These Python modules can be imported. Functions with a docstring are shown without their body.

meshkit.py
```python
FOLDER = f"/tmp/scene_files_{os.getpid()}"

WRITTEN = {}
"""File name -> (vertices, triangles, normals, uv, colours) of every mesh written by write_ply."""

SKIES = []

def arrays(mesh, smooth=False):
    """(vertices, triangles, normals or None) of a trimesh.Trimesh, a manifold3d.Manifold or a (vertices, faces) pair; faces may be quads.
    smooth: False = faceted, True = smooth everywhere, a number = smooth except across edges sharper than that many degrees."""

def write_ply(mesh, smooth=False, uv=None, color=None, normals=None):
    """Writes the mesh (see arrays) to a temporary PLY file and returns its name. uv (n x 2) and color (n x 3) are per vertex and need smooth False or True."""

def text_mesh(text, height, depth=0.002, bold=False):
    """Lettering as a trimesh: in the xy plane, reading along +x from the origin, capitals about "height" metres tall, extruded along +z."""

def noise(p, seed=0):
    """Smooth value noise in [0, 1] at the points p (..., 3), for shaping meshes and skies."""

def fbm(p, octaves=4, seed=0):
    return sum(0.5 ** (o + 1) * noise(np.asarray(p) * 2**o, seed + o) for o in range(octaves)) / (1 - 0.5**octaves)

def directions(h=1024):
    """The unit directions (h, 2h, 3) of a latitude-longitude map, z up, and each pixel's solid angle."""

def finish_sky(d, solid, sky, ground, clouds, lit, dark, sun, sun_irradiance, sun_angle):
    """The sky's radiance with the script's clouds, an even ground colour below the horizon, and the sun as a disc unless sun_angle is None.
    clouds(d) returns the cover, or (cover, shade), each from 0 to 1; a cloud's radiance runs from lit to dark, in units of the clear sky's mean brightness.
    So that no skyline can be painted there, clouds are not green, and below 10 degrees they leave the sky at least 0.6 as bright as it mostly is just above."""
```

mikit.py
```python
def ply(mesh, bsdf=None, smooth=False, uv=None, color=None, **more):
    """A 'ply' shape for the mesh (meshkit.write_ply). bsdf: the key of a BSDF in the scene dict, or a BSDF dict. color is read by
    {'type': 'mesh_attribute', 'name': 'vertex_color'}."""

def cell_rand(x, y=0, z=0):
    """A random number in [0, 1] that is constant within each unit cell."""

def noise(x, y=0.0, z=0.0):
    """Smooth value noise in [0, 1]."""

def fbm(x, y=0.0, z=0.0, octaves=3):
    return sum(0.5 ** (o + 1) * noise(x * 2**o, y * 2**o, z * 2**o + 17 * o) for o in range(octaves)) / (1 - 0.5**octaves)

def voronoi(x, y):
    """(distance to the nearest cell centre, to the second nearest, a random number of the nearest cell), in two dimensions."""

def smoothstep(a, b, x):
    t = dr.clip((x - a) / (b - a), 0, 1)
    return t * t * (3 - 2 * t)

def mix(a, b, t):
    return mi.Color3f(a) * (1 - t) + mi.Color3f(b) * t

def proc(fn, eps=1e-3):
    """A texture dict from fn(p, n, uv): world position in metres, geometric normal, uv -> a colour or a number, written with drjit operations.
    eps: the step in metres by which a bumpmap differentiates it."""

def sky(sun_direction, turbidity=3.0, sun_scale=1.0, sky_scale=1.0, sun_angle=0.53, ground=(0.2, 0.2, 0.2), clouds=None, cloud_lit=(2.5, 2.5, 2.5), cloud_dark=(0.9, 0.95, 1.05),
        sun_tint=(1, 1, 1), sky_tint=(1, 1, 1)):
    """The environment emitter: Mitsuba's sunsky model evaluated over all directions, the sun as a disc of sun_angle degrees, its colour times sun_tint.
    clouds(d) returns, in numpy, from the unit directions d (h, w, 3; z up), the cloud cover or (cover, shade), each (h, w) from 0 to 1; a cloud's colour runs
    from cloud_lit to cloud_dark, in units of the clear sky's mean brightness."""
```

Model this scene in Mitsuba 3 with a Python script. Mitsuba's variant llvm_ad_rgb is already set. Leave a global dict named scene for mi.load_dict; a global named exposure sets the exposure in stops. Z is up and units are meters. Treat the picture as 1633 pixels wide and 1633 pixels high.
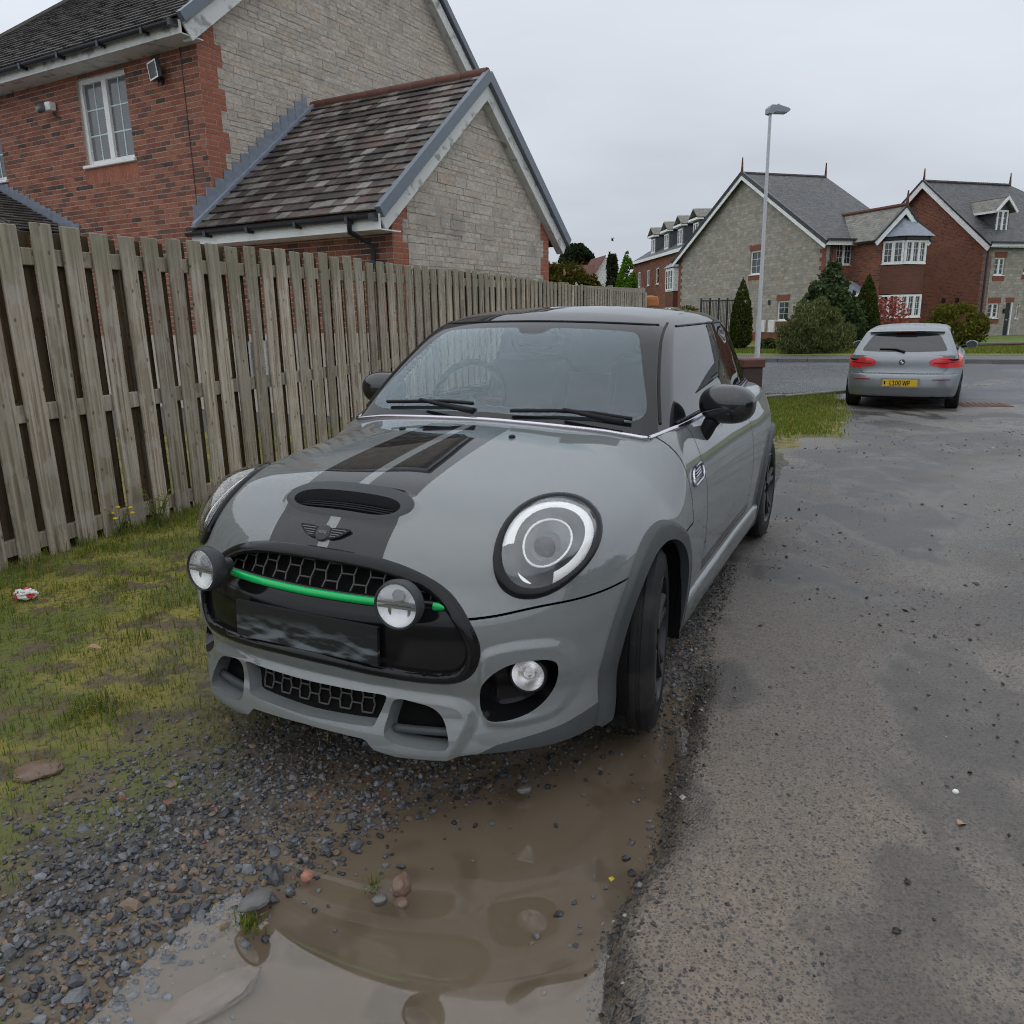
import math, random
import numpy as np
import drjit as dr
import mitsuba as mi
import trimesh
import mikit, meshkit
from mikit import proc, mix, smoothstep, cell_rand
from scipy.interpolate import PchipInterpolator as PC

# ------------------------------------------------------------------ camera, sky, exposure
scene, labels = {}, {}
EYE_H = 1.384
PITCH, ROLLC, FOV = math.radians(14.028), math.radians(-1.205), 66.395
_f0 = np.array([0, math.cos(PITCH), -math.sin(PITCH)]); _r0 = np.array([1., 0, 0]); _u0 = np.array([0, math.sin(PITCH), math.cos(PITCH)])
_rt = _r0 * math.cos(ROLLC) + _u0 * math.sin(ROLLC); _up = -_r0 * math.sin(ROLLC) + _u0 * math.cos(ROLLC)
EYE = np.array([0, 0, EYE_H])
scene['camera'] = {'type': 'perspective', 'fov': FOV, 'fov_axis': 'x', 'near_clip': 0.05, 'far_clip': 2000.0,
                   'to_world': mi.ScalarTransform4f().look_at(origin=EYE.tolist(), target=(EYE + _f0).tolist(), up=_up.tolist())}
def sky_clouds(d):
    # closed overcast: the zenith about three times the horizon, soft grey folds
    z = np.clip(d[..., 2], 0, 1)
    q = d / (0.25 + z[..., None])
    n = meshkit.fbm(np.stack([q[..., 0] * 1.3 + 3, q[..., 1] * 2.2 + 8, z * 0 + 2], -1), 5)
    n2 = meshkit.fbm(np.stack([q[..., 0] * .35 + 13, q[..., 1] * .5 + 4, z * 0 + 7], -1), 3)
    shade = 1 - (z ** 0.8) * 1.0 + (n - .5) * .38 + (n2 - .5) * .42
    return np.ones(z.shape), np.clip(shade, 0, 1)
scene['sky'] = mikit.sky((-0.35, -0.30, 0.75), turbidity=4, sun_scale=0.02, sun_angle=80, clouds=sky_clouds,
                         cloud_lit=(1.72, 1.82, 1.95), cloud_dark=(0.86, 0.935, 1.04), ground=(0.12, 0.12, 0.11))
exposure = 2.62

# ------------------------------------------------------------------ helpers
rng = np.random.default_rng(7)
def ref(k): return {'type': 'ref', 'id': k}
def rgb(c): return {'type': 'rgb', 'value': [float(x) for x in c]}
def lab(key, label=None, category=None, group=None, kind=None):
    d = {}
    if label: d['label'] = label
    if category: d['category'] = category
    if group: d['group'] = group
    if kind: d['kind'] = kind
    labels.setdefault(key, {}).update(d)
def numbered(key):
    if key not in scene and key not in _used: 
        _used.add(key); return key
    i = 1
    i = _count.get(key, 0) + 1
    while f'{key}_{i:03d}' in scene or f'{key}_{i:03d}' in _used: i += 1
    _count[key] = i
    k = f'{key}_{i:03d}'; _used.add(k); return k
_used, _count = set(), {}
def thing(name, label, category, group=None, kind=None):
    k = numbered(name); lab(k, label, category, group, kind); return k
def add(key, mesh, bsdf, smooth=False, normals=None, color=None, label=None, kind=None):
    """one shape entry; mesh (V,F) or trimesh, in world coordinates"""
    key = numbered(key)
    if normals is not None:
        path = meshkit.write_ply(mesh, False, None, color, normals)
        scene[key] = {'type': 'ply', 'filename': path, 'face_normals': False, 'bsdf': ref(bsdf)}
    else:
        scene[key] = mikit.ply(mesh, bsdf, smooth=smooth, color=color)
    if label or kind: lab(key, label, None, None, kind)
    return key
def structure(key, mesh, bsdf, smooth=False, **k):
    key = add(key, mesh, bsdf, smooth, **k); lab(key, kind='structure'); return key
BSDF_TS = set()
def mat(key, d, two=True):
    scene[key] = {'type': 'twosided', 'bsdf': d} if two else d
    return key
def principled(c, rough=.5, metallic=0., spec=.5, **k):
    c = c if isinstance(c, dict) else rgb(c)
    return {'type': 'principled', 'base_color': c, 'roughness': rough, 'metallic': metallic, 'specular': spec, **k}
# --- mesh helpers (V,F)
BOXF = np.array([[0,3,2],[0,2,1],[4,5,6],[4,6,7],[0,1,5],[0,5,4],[1,2,6],[1,6,5],[2,3,7],[2,7,6],[3,0,4],[3,4,7]])
def box(x0, y0, z0, x1, y1, z1):
    v = np.array([[x0,y0,z0],[x1,y0,z0],[x1,y1,z0],[x0,y1,z0],[x0,y0,z1],[x1,y0,z1],[x1,y1,z1],[x0,y1,z1]], float)
    return v, BOXF
def cat(ms):
    vs, fs, n = [], [], 0
    for v, f in ms:
        vs.append(np.asarray(v, float)); fs.append(np.asarray(f) + n); n += len(v)
    return np.vstack(vs), np.vstack(fs)
def tm(m): return np.array(m.vertices, float), np.array(m.faces)
def cbox(x0, y0, z0, x1, y1, z1, c=.004):
    """box with its 12 edges chamfered"""
    pts = []
    for x, sx in ((x0, 1), (x1, -1)):
        for y, sy in ((y0, 1), (y1, -1)):
            for z, sz in ((z0, 1), (z1, -1)):
                pts += [(x, y + sy*c, z + sz*c), (x + sx*c, y, z + sz*c), (x + sx*c, y + sy*c, z)]
    h = trimesh.convex.convex_hull(np.array(pts)); return tm(h)
def tube(pts, r, sides=8, caps=True):
    p = np.asarray(pts, float); r = np.broadcast_to(r, (len(p),))
    t = np.gradient(p, axis=0); t /= np.linalg.norm(t, axis=1, keepdims=True) + 1e-12
    ref_ = np.array([0, 0, 1.]) if abs(t[:, 2]).max() < .9 else np.array([1., 0, .1])
    a = np.cross(t, ref_); a /= np.linalg.norm(a, axis=1, keepdims=True) + 1e-12
    b = np.cross(t, a); an = np.arange(sides) * 2 * np.pi / sides
    v = (p[:, None] + r[:, None, None] * (np.cos(an)[None, :, None] * a[:, None] + np.sin(an)[None, :, None] * b[:, None])).reshape(-1, 3)
    i, j = np.meshgrid(np.arange(len(p) - 1), np.arange(sides), indexing='ij')
    q = np.stack([i*sides+j, i*sides+(j+1) % sides, (i+1)*sides+(j+1) % sides, (i+1)*sides+j], -1).reshape(-1, 4)
    f = np.vstack([q[:, [0, 1, 2]], q[:, [0, 2, 3]]])
    if caps:
        n = len(v); v = np.vstack([v, p[:1], p[-1:]]); k = np.arange(sides); e = (len(p)-1)*sides
        f = np.vstack([f, np.stack([(k+1) % sides, k, k*0+n], 1), np.stack([e+k, e+(k+1) % sides, k*0+n+1], 1)])
    return v, f
def revolve(prof, n=48, axis=2):
    """profile [(r,h)] about z"""
    prof = np.asarray(prof, float); an = np.arange(n) * 2*np.pi/n; m = len(prof)
    v = np.stack([prof[:, None, 0]*np.cos(an), prof[:, None, 0]*np.sin(an), np.repeat(prof[:, 1:2], n, 1)], -1).reshape(-1, 3)
    i, j = np.meshgrid(np.arange(m-1), np.arange(n), indexing='ij')
    q = np.stack([i*n+j, i*n+(j+1) % n, (i+1)*n+(j+1) % n, (i+1)*n+j], -1).reshape(-1, 4)
    return v, np.vstack([q[:, [0, 1, 2]], q[:, [0, 2, 3]]])
def place(m, o, ex, ey, ez):
    v = m[0]; ex, ey, ez = (np.asarray(x, float) for x in (ex, ey, ez))
    w = np.asarray(o, float) + v[:, :1]*ex + v[:, 1:2]*ey + v[:, 2:3]*ez
    f = m[1]
    if np.dot(np.cross(ex, ey), ez) < 0: f = f[:, ::-1]
    return w, f
def prism(poly, h0, h1):
    """polygon (n,2) in xy extruded in z"""
    from shapely.geometry import Polygon
    m = trimesh.creation.extrude_polygon(Polygon(poly), h1 - h0, engine='earcut'); v, f = tm(m); v[:, 2] += h0
    return v, f
def sheet_grid(X, Y, Z):
    n, m = X.shape
    v = np.stack([X, Y, Z], -1).reshape(-1, 3); i, j = np.meshgrid(np.arange(n-1), np.arange(m-1), indexing='ij')
    q = np.stack([i*m+j, (i+1)*m+j, (i+1)*m+j+1, i*m+j+1], -1).reshape(-1, 4)
    return v, np.vstack([q[:, [0, 1, 2]], q[:, [0, 2, 3]]])
def sstep(a, b, x):
    t = np.clip((x-a)/(b-a), 0, 1); return t*t*(3-2*t)
def unit(v):
    v = np.asarray(v, float); return v/np.linalg.norm(v)
# ------------------------------------------------------------------ implicit surfaces -> panels
def sp(xs, ys):
    f = PC(xs, ys); a, b = xs[0], xs[-1]
    return lambda x: f(np.clip(x, a, b))
def smax(a, b, k):
    h = np.maximum(k - np.abs(a - b), 0) / k
    return np.maximum(a, b) + h*h*k*.25
def smin(a, b, k): return -smax(-a, -b, k)
def fgrad(f, P, e=.002):
    g = np.empty_like(P)
    for k in range(3):
        d = np.zeros(3); d[k] = e; a, b = P + d, P - d
        g[:, k] = (f(a[:, 0], a[:, 1], a[:, 2]) - f(b[:, 0], b[:, 1], b[:, 2])) / (2*e)
    return g
def isosurface(f, lo, hi, h, steps=3):
    ax = [np.arange(lo[k], hi[k] + h, h) for k in range(3)]
    g = f(ax[0][:, None, None], ax[1][None, :, None], ax[2][None, None, :])
    g = np.broadcast_to(g, tuple(map(len, ax)))
    n = g.shape; ins = g < 0
    c = [ins[i:n[0]-1+i, j:n[1]-1+j, k:n[2]-1+k] for i in (0, 1) for j in (0, 1) for k in (0, 1)]
    s = sum(x.astype(np.int8) for x in c); act = (s > 0) & (s < 8)
    idx = -np.ones(act.shape, int); idx[act] = np.arange(act.sum())
    I = np.argwhere(act); acc = np.zeros((len(I), 3)); cnt = np.zeros(len(I))
    off = np.array([(i, j, k) for i in (0, 1) for j in (0, 1) for k in (0, 1)])
    vals = np.stack([g[I[:, 0]+o[0], I[:, 1]+o[1], I[:, 2]+o[2]] for o in off], 1)
    for a in range(8):
        for b in range(a+1, 8):
            if np.abs(off[a]-off[b]).sum() != 1: continue
            va, vb = vals[:, a], vals[:, b]; m = (va < 0) != (vb < 0)
            t = va[m]/(va[m]-vb[m]); acc[m] += off[a] + t[:, None]*(off[b]-off[a]); cnt[m] += 1
    V = np.array(lo) + (I + acc/cnt[:, None])*h
    F = []
    for d in range(3):
        e1, e2 = [(1, 2), (2, 0), (0, 1)][d]
        sl = [slice(1, n[k]-1) for k in range(3)]; sl[d] = slice(0, n[d]-1)
        sl2 = list(sl); sl2[d] = slice(1, n[d])
        A, B = ins[tuple(sl)], ins[tuple(sl2)]
        for inv in (0, 1):
            E = np.argwhere((A & ~B) if not inv else (~A & B))
            if not len(E): continue
            E = E + 1; E[:, d] -= 1
            def at(a, b):
                q = E.copy(); q[:, e1] -= a; q[:, e2] -= b; return idx[q[:, 0], q[:, 1], q[:, 2]]
            q = np.stack([at(1, 1), at(0, 1), at(0, 0), at(1, 0)], 1)
            if inv: q = q[:, ::-1]
            F += [q[:, [0, 1, 2]], q[:, [0, 2, 3]]]
    F = np.vstack(F)
    for _ in range(steps):
        gr = fgrad(f, V); v = f(V[:, 0], V[:, 1], V[:, 2])
        st = v[:, None]*gr/np.maximum((gr*gr).sum(1), .05)[:, None]
        V = V - np.clip(st, -.6*h, .6*h)
    return V, F
def compact(V, F, *extra):
    u, inv = np.unique(F, return_inverse=True)
    return (V[u], inv.reshape(-1, 3)) + tuple(e[u] for e in extra)
def split(m, val):
    """cuts the mesh along val == 0 (one number per vertex): returns (val<0 part, val>0 part)"""
    V, F = m; val = np.where(np.abs(val) < 1e-9, 1e-9, val)
    neg = val[F] < 0; k = neg.sum(1)
    out = {True: [F[k == 3]], False: [F[k == 0]]}
    mixed = F[(k == 1) | (k == 2)]; mk = k[(k == 1) | (k == 2)]
    newV, base = [], len(V); cache = {}
    if len(mixed):
        lone_neg = mk == 1
        mneg = val[mixed] < 0
        lone = np.where(lone_neg[:, None], mneg, ~mneg).argmax(1)
        r = np.arange(len(mixed)); a, b, c = mixed[r, lone], mixed[r, (lone+1) % 3], mixed[r, (lone+2) % 3]
        ed = np.sort(np.stack([np.stack([a, b], 1), np.stack([a, c], 1)], 1).reshape(-1, 2), 1)
        ue, inv = np.unique(ed, axis=0, return_inverse=True); inv = inv.reshape(-1, 2)
        t = val[ue[:, 0]]/(val[ue[:, 0]]-val[ue[:, 1]])
        V = np.vstack([V, V[ue[:, 0]]*(1-t[:, None]) + V[ue[:, 1]]*t[:, None]])
        ab, ac = inv[:, 0]+base, inv[:, 1]+base
        for ln in (True, False):
            s = lone_neg == ln
            out[ln].append(np.stack([a[s], ab[s], ac[s]], 1))
            out[not ln].append(np.stack([ab[s], b[s], c[s]], 1)); out[not ln].append(np.stack([ab[s], c[s], ac[s]], 1))
    res = []
    for k_ in (True, False):
        f = np.vstack(out[k_])
        if len(f) == 0: res.append((np.zeros((0, 3)), np.zeros((0, 3), int))); continue
        v, f = compact(V, f); ar = np.linalg.norm(np.cross(v[f[:, 1]]-v[f[:, 0]], v[f[:, 2]]-v[f[:, 0]]), axis=1)
        res.append((v, f[ar > 1e-12]))
    return res
def smooth_poly(pts, n=3):
    p = np.asarray(pts, float)
    for _ in range(n):
        q = np.roll(p, -1, 0); p = np.stack([.75*p+.25*q, .25*p+.75*q], 1).reshape(-1, 2)
    return p
def poly_dist(poly, x, y):
    """signed distance to a closed polygon, negative inside"""
    P = np.stack([x, y], 1); out = np.full(len(P), 9.); lo, hi = poly.min(0)-.25, poly.max(0)+.25
    m = ((P > lo) & (P < hi)).all(1); Q = P[m]
    a, b = poly, np.roll(poly, -1, 0); e = b-a
    best = np.full(len(Q), 9.); ins = np.zeros(len(Q), bool)
    for i in range(len(a)):
        w = Q-a[i]; t = np.clip((w@e[i])/max(e[i]@e[i], 1e-12), 0, 1)
        best = np.minimum(best, np.linalg.norm(w-t[:, None]*e[i], axis=1))
        c = ((a[i, 1] <= Q[:, 1]) & (b[i, 1] > Q[:, 1])) | ((b[i, 1] <= Q[:, 1]) & (a[i, 1] > Q[:, 1]))
        if c.any():
            xx = a[i, 0] + (Q[:, 1]-a[i, 1])/(e[i, 1] if abs(e[i, 1]) > 1e-12 else 1e-12)*e[i, 0]
            ins ^= c & (Q[:, 0] < xx)
    out[m] = np.where(ins, -best, best); return out
def finer(m, f=None):
    v, fc = trimesh.remesh.subdivide(m[0], m[1]); return (ontosurf_(f, v), fc) if f is not None else (v, fc)
def ontosurf_(f, P):
    P = P.copy()
    for _ in range(2):
        g = fgrad(f, P); v = f(P[:, 0], P[:, 1], P[:, 2]); P -= v[:, None]*g/np.maximum((g*g).sum(1), .05)[:, None]
    return P
def boundary_loops(F):
    e = np.vstack([F[:, [0, 1]], F[:, [1, 2]], F[:, [2, 0]]]); s = np.sort(e, 1)
    u, i, c = np.unique(s, axis=0, return_index=True, return_counts=True)
    b = e[i[c == 1]]; nxt = dict(zip(b[:, 0].tolist(), b[:, 1].tolist())); loops = []
    while nxt:
        st = next(iter(nxt)); l = [st]; k = nxt.pop(st)
        while k != st and k in nxt: l.append(k); k = nxt.pop(k)
        if len(l) > 5: loops.append(np.array(l))
    return loops
def skirt(m, off):
    """walls from the mesh's open edges to the same edges moved by off (vector or function of points)"""
    V, F = m; ms = []
    for l in boundary_loops(F):
        a = V[l]; b = a + (off(a) if callable(off) else np.asarray(off)); n = len(l); i = np.arange(n); j = (i+1) % n
        ms.append((np.vstack([a, b]), np.vstack([np.stack([j, i, i+n], 1), np.stack([j, i+n, j+n], 1)])))
    return cat(ms)
# ------------------------------------------------------------------ materials
mat('m_black', principled((.009, .009, .010), .5, spec=.25))
mat('m_gloss_black', {'type': 'roughplastic', 'diffuse_reflectance': rgb((.008, .008, .009)), 'alpha': .015, 'int_ior': 1.38})
mat('m_rubber', principled(proc(lambda p, n, uv: mix((.012, .012, .013), (.028, .027, .025), smoothstep(.45, .8, mikit.fbm(p.x*9, p.y*9, p.z*9)))), .65, spec=.2))
mat('m_chrome', {'type': 'roughconductor', 'material': 'Cr', 'alpha': .06})
mat('m_mirror_metal', {'type': 'roughconductor', 'material': 'Al', 'alpha': .09})
mat('m_white', principled((.72, .72, .70), .4))
mat('m_tail_red', principled((.45, .01, .015), .15))
mat('m_white_lens', principled((.90, .90, .88), .25))
# ------------------------------------------------------------------ ground
FA = np.array([-2.954, 4.355]); FD = np.array([.3616, .9323]); FN = np.array([.9323, -.3616])   # foot of the fence, its direction, towards the drive
EDGE = np.array([(-.05, -3), (.02, .4), (.06, .8), (.165, 1.32), (.205, 1.55), (.36, 1.80), (.52, 2.24), (.64, 2.62), (.80, 3.2), (1.2, 4.2), (1.9, 5.6), (2.7, 7.6), (3.2, 8.9), (4.1, 9.6), (5.1, 12.0), (5.75, 13.6), (6.4, 15.1)])
PUD = smooth_poly(np.array([(-1.15, .45), (-.98, .95), (-.80, 1.33), (-.745, 1.56), (-.60, 1.70), (-.42, 1.90), (-.2, 2.06), (.1, 2.22), (.36, 2.46), (.50, 2.50), (.53, 2.28), (.37, 1.81), (.21, 1.56), (.17, 1.32), (.07, .8), (.0, .4)]), 2)
WATER_Z = -.036
def side_of(line, x, y):
    """signed distance to an open polyline, positive on its right (walking along it)"""
    P = np.stack([x, y], 1); best = np.full(len(P), 1e9); sg = np.ones(len(P))
    for a, b in zip(line[:-1], line[1:]):
        e = b-a; t = np.clip((P-a)@e/(e@e), 0, 1); q = P-a-t[:, None]*e; d = np.hypot(q[:, 0], q[:, 1])
        s = np.sign(e[1]*q[:, 0]-e[0]*q[:, 1]); m = d < best-1e-9; best = np.where(m, d, best); sg = np.where(m, s, sg)
    return best*sg
def fb(x, y, f, o=3, seed=0): return meshkit.fbm(np.stack([x*f, y*f, x*0+seed*3.7], -1), o, seed)
def ground_z(x, y, fine=True):
    x, y = np.asarray(x, float).ravel(), np.asarray(y, float).ravel()
    z = -.17*sstep(5, 12.5, y)*sstep(-1, 3, x) - .03*sstep(13, 24, y) - .10*sstep(24, 42, y)
    near = (y < 8) & (np.abs(x) < 6)
    t = np.full(x.shape, 9.); d = np.full(x.shape, 9.)
    if near.any():
        xn, yn = x[near], y[near]
        wob = (fb(xn, yn, 6, 3, 1)-.5)*.07
        t[near] = side_of(EDGE[:12], xn, yn)+wob
        far = poly_dist(PUD, xn, yn); d[near] = np.where(far > 8, .5, far) + (fb(xn, yn, 4, 4, 2)-.5)*.12
    u = (x-FA[0])*FN[0]+(y-FA[1])*FN[1]
    left = sstep(.05, -.02, t)
    bed = WATER_Z + np.where(d < 0, -.012-.055*sstep(-.02, .30, -d), .051*sstep(0, .45, d)-.012)
    lf = np.where(near, bed, 0) + .02*sstep(2.0, .4, u)*near
    rt = .004 + .016*sstep(.0, .10, t) * np.where(near, 1, 0)*sstep(4.5, 2.5, y) - .01*sstep(.3, 1.4, t)*sstep(4.5, 2.5, y)
    z = z + np.where(near, lf*left + rt*(1-left), 0)
    if fine: z = z + np.where(near, ((fb(x, y, 14, 3, 5)-.5)*.014*np.where(t < 0, 1, .35) + (fb(x, y, 2.2, 2, 6)-.5)*.02)*(.25+.75*sstep(-.05, .15, d)), 0)
    # hollow under the front tyre
    z -= .02*np.exp(-(((x-.40)/.16)**2+((y-2.60)/.2)**2))
    return z
def axis(parts):
    out = [np.array([parts[0][0]])]
    for a, b, n in parts: out.append(np.linspace(a, b, n+1)[1:])
    return np.concatenate(out)
gx = axis([(-400, -60, 8), (-60, -8, 18), (-8, -3.3, 40), (-3.3, 2.6, 270), (2.6, 8, 80), (8, 24, 40), (24, 60, 12), (60, 400, 8)])
gy = axis([(-60, -2, 8), (-2, .9, 20), (.9, 4.2, 170), (4.2, 9, 110), (9, 16, 60), (16, 32, 60), (32, 60, 14), (60, 600, 10)])
GX, GY = np.meshgrid(gx, gy, indexing='ij'); GZ = ground_z(GX, GY).reshape(GX.shape)
sheet = sheet_grid(GX, GY, GZ)
if True:
    v = sheet[0]; t = np.where(v[:, 1] < 16, side_of(EDGE, v[:, 0], v[:, 1]), -9)
    wob = (fb(v[:, 0], v[:, 1], 6, 3, 1)-.5)*.10
    NEARK = np.array([(-30, -8.), (-6, 9.5), (1.5, 12.6), (4.84, 14.27), (5.75, 14.75), (6.5, 15.15), (7.1, 13.1), (7.53, 12.86), (8.34, 12.70), (40, 6.)])
    FARK = np.array([(-40, 50.), (2, 29.0), (8.61, 25.45), (11.87, 23.9), (14.5, 22.31), (60, -3.)])
    nk = side_of(NEARK, v[:, 0], v[:, 1]); fk_ = side_of(FARK, v[:, 0], v[:, 1])
    road_f = np.maximum(nk, -fk_)
    _ = None
rest, road = None, None
far_m, near_m = split(sheet, nk)          # nk<0: beyond the near kerb line
def refield(m, line): return side_of(line, m[0][:, 0], m[0][:, 1])
lawn_far, road = split(far_m, refield(far_m, FARK))
foot = np.array([FARK[i]+np.array([.45, .9])*2.0*1.2 for i in range(len(FARK))])
lawn, pavement = split(lawn_far, refield(lawn_far, foot))
tt = refield(near_m, EDGE) + (fb(near_m[0][:, 0], near_m[0][:, 1], 6, 3, 1)-.5)*.07*(near_m[0][:, 1] < 8) + (fb(near_m[0][:, 0], near_m[0][:, 1], 1.5, 3, 9)-.5)*.9*sstep(6.5, 8.5, near_m[0][:, 1])
verge, drive = split(near_m, tt)
road = (road[0]-[0, 0, .004], road[1]); pavement = (pavement[0]+[0, 0, .09], pavement[1]); lawn = (lawn[0]+[0, 0, .10], lawn[1])

def c_verge(p, n, uv):
    u = (p.x-FA[0])*FN[0] + (p.y-FA[1])*FN[1]
    a = mikit.fbm(p.x*2.3, p.y*2.3, 1., 4); b = mikit.fbm(p.x*9, p.y*9, 5., 3); c = mikit.fbm(p.x*55, p.y*55, 3., 2)
    moss = mix((.10, .115, .024), (.20, .175, .034), smoothstep(.40, .62, a))
    moss = mix(moss, (.105, .080, .046), smoothstep(.52, .68, b))
    moss = mix(moss, (.045, .036, .025), smoothstep(.60, .78, c)*.7)
    grv = mix((.036, .034, .033), (.09, .085, .08), smoothstep(.3, .75, c))
    grv = mix(grv, (.060, .045, .030), smoothstep(.55, .75, b)*.7)
    k = smoothstep(1.95, 2.85, u + (a-.5)*1.6 + (b-.5)*.5)*smoothstep(9.5, 7.0, p.y)
    col = mix(moss, grv, k)
    wet = smoothstep(.012, -.022, p.z)*smoothstep(4, 3, p.y)
    mud = mix((.115, .085, .056), (.145, .112, .078), b)
    return mix(col, mud, wet)
mat('m_verge', {'type': 'bumpmap', 'arbitrary': proc(lambda p, n, uv: mikit.fbm(p.x*60, p.y*60, p.z*60, 3), eps=.004), 'scale': .012,
                'bsdf': {'type': 'principled', 'base_color': proc(c_verge), 'specular': .4,
                         'roughness': proc(lambda p, n, uv: .75 - .4*smoothstep(.012, -.025, p.z)*smoothstep(4, 3, p.y))}})
def c_drive(p, n, uv):
    a = mikit.fbm(p.x*.9, p.y*.9, 2., 4); b = mikit.fbm(p.x*5, p.y*5, 7., 3); d1_, s1_, w1_ = mikit.voronoi(p.x*150, p.y*150); d2_, s2_, w2_ = mikit.voronoi(p.x*74+9, p.y*74)
    mud = smoothstep(6.5, 1.6, p.y + (a-.5)*4)*smoothstep(3.4, .3, p.x+(b-.5)*1.5)
    e = mikit.fbm(p.x*2.6+3, p.y*1.5, 4., 4)
    base = mix((.122, .115, .106), (.078, .076, .075), smoothstep(.40, .62, a))
    base = mix(base, (.158, .124, .094), mud*.95)
    base = base*(1.18 - .62*smoothstep(.46, .62, e))
    base = mix(base, (.15, .120, .094), smoothstep(.52, .68, b)*.35)
    k = smoothstep(.60, .66, w1_)*smoothstep(.46, .26, d1_)*.9 + smoothstep(.80, .82, w2_)*smoothstep(.44, .30, d2_)*.9
    base = base*(.80 + .42*mikit.cell_rand(dr.floor(w1_*977), 3, 1))
    return mix(base, (.03, .03, .032), dr.clip(k*smoothstep(14, 3, p.y)*.80, 0, 1))
mat('m_drive', {'type': 'bumpmap', 'arbitrary': proc(lambda p, n, uv: (1-mikit.voronoi(p.x*150, p.y*150)[0])*.6 + mikit.noise(p.x*300, p.y*300, 4.)*.25 + mikit.fbm(p.x*22, p.y*22, 1., 2)*1.2, eps=.0015), 'scale': .0034,
                'bsdf': {'type': 'principled', 'base_color': proc(c_drive), 'specular': .55,
                         'roughness': proc(lambda p, n, uv: .22 + .42*smoothstep(.62, .42, mikit.fbm(p.x*2.6+3, p.y*1.5, 4., 4)))}})
mat('m_mud', principled(proc(lambda p, n, uv: mix(mix((.125, .092, .060), (.165, .128, .090), mikit.fbm(p.x*2.2, p.y*2.2, 0., 4)), (.09, .066, .042), smoothstep(.55, .7, mikit.fbm(p.x*7, p.y*7, 4., 3))*.6)), .8, spec=.2))
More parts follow.
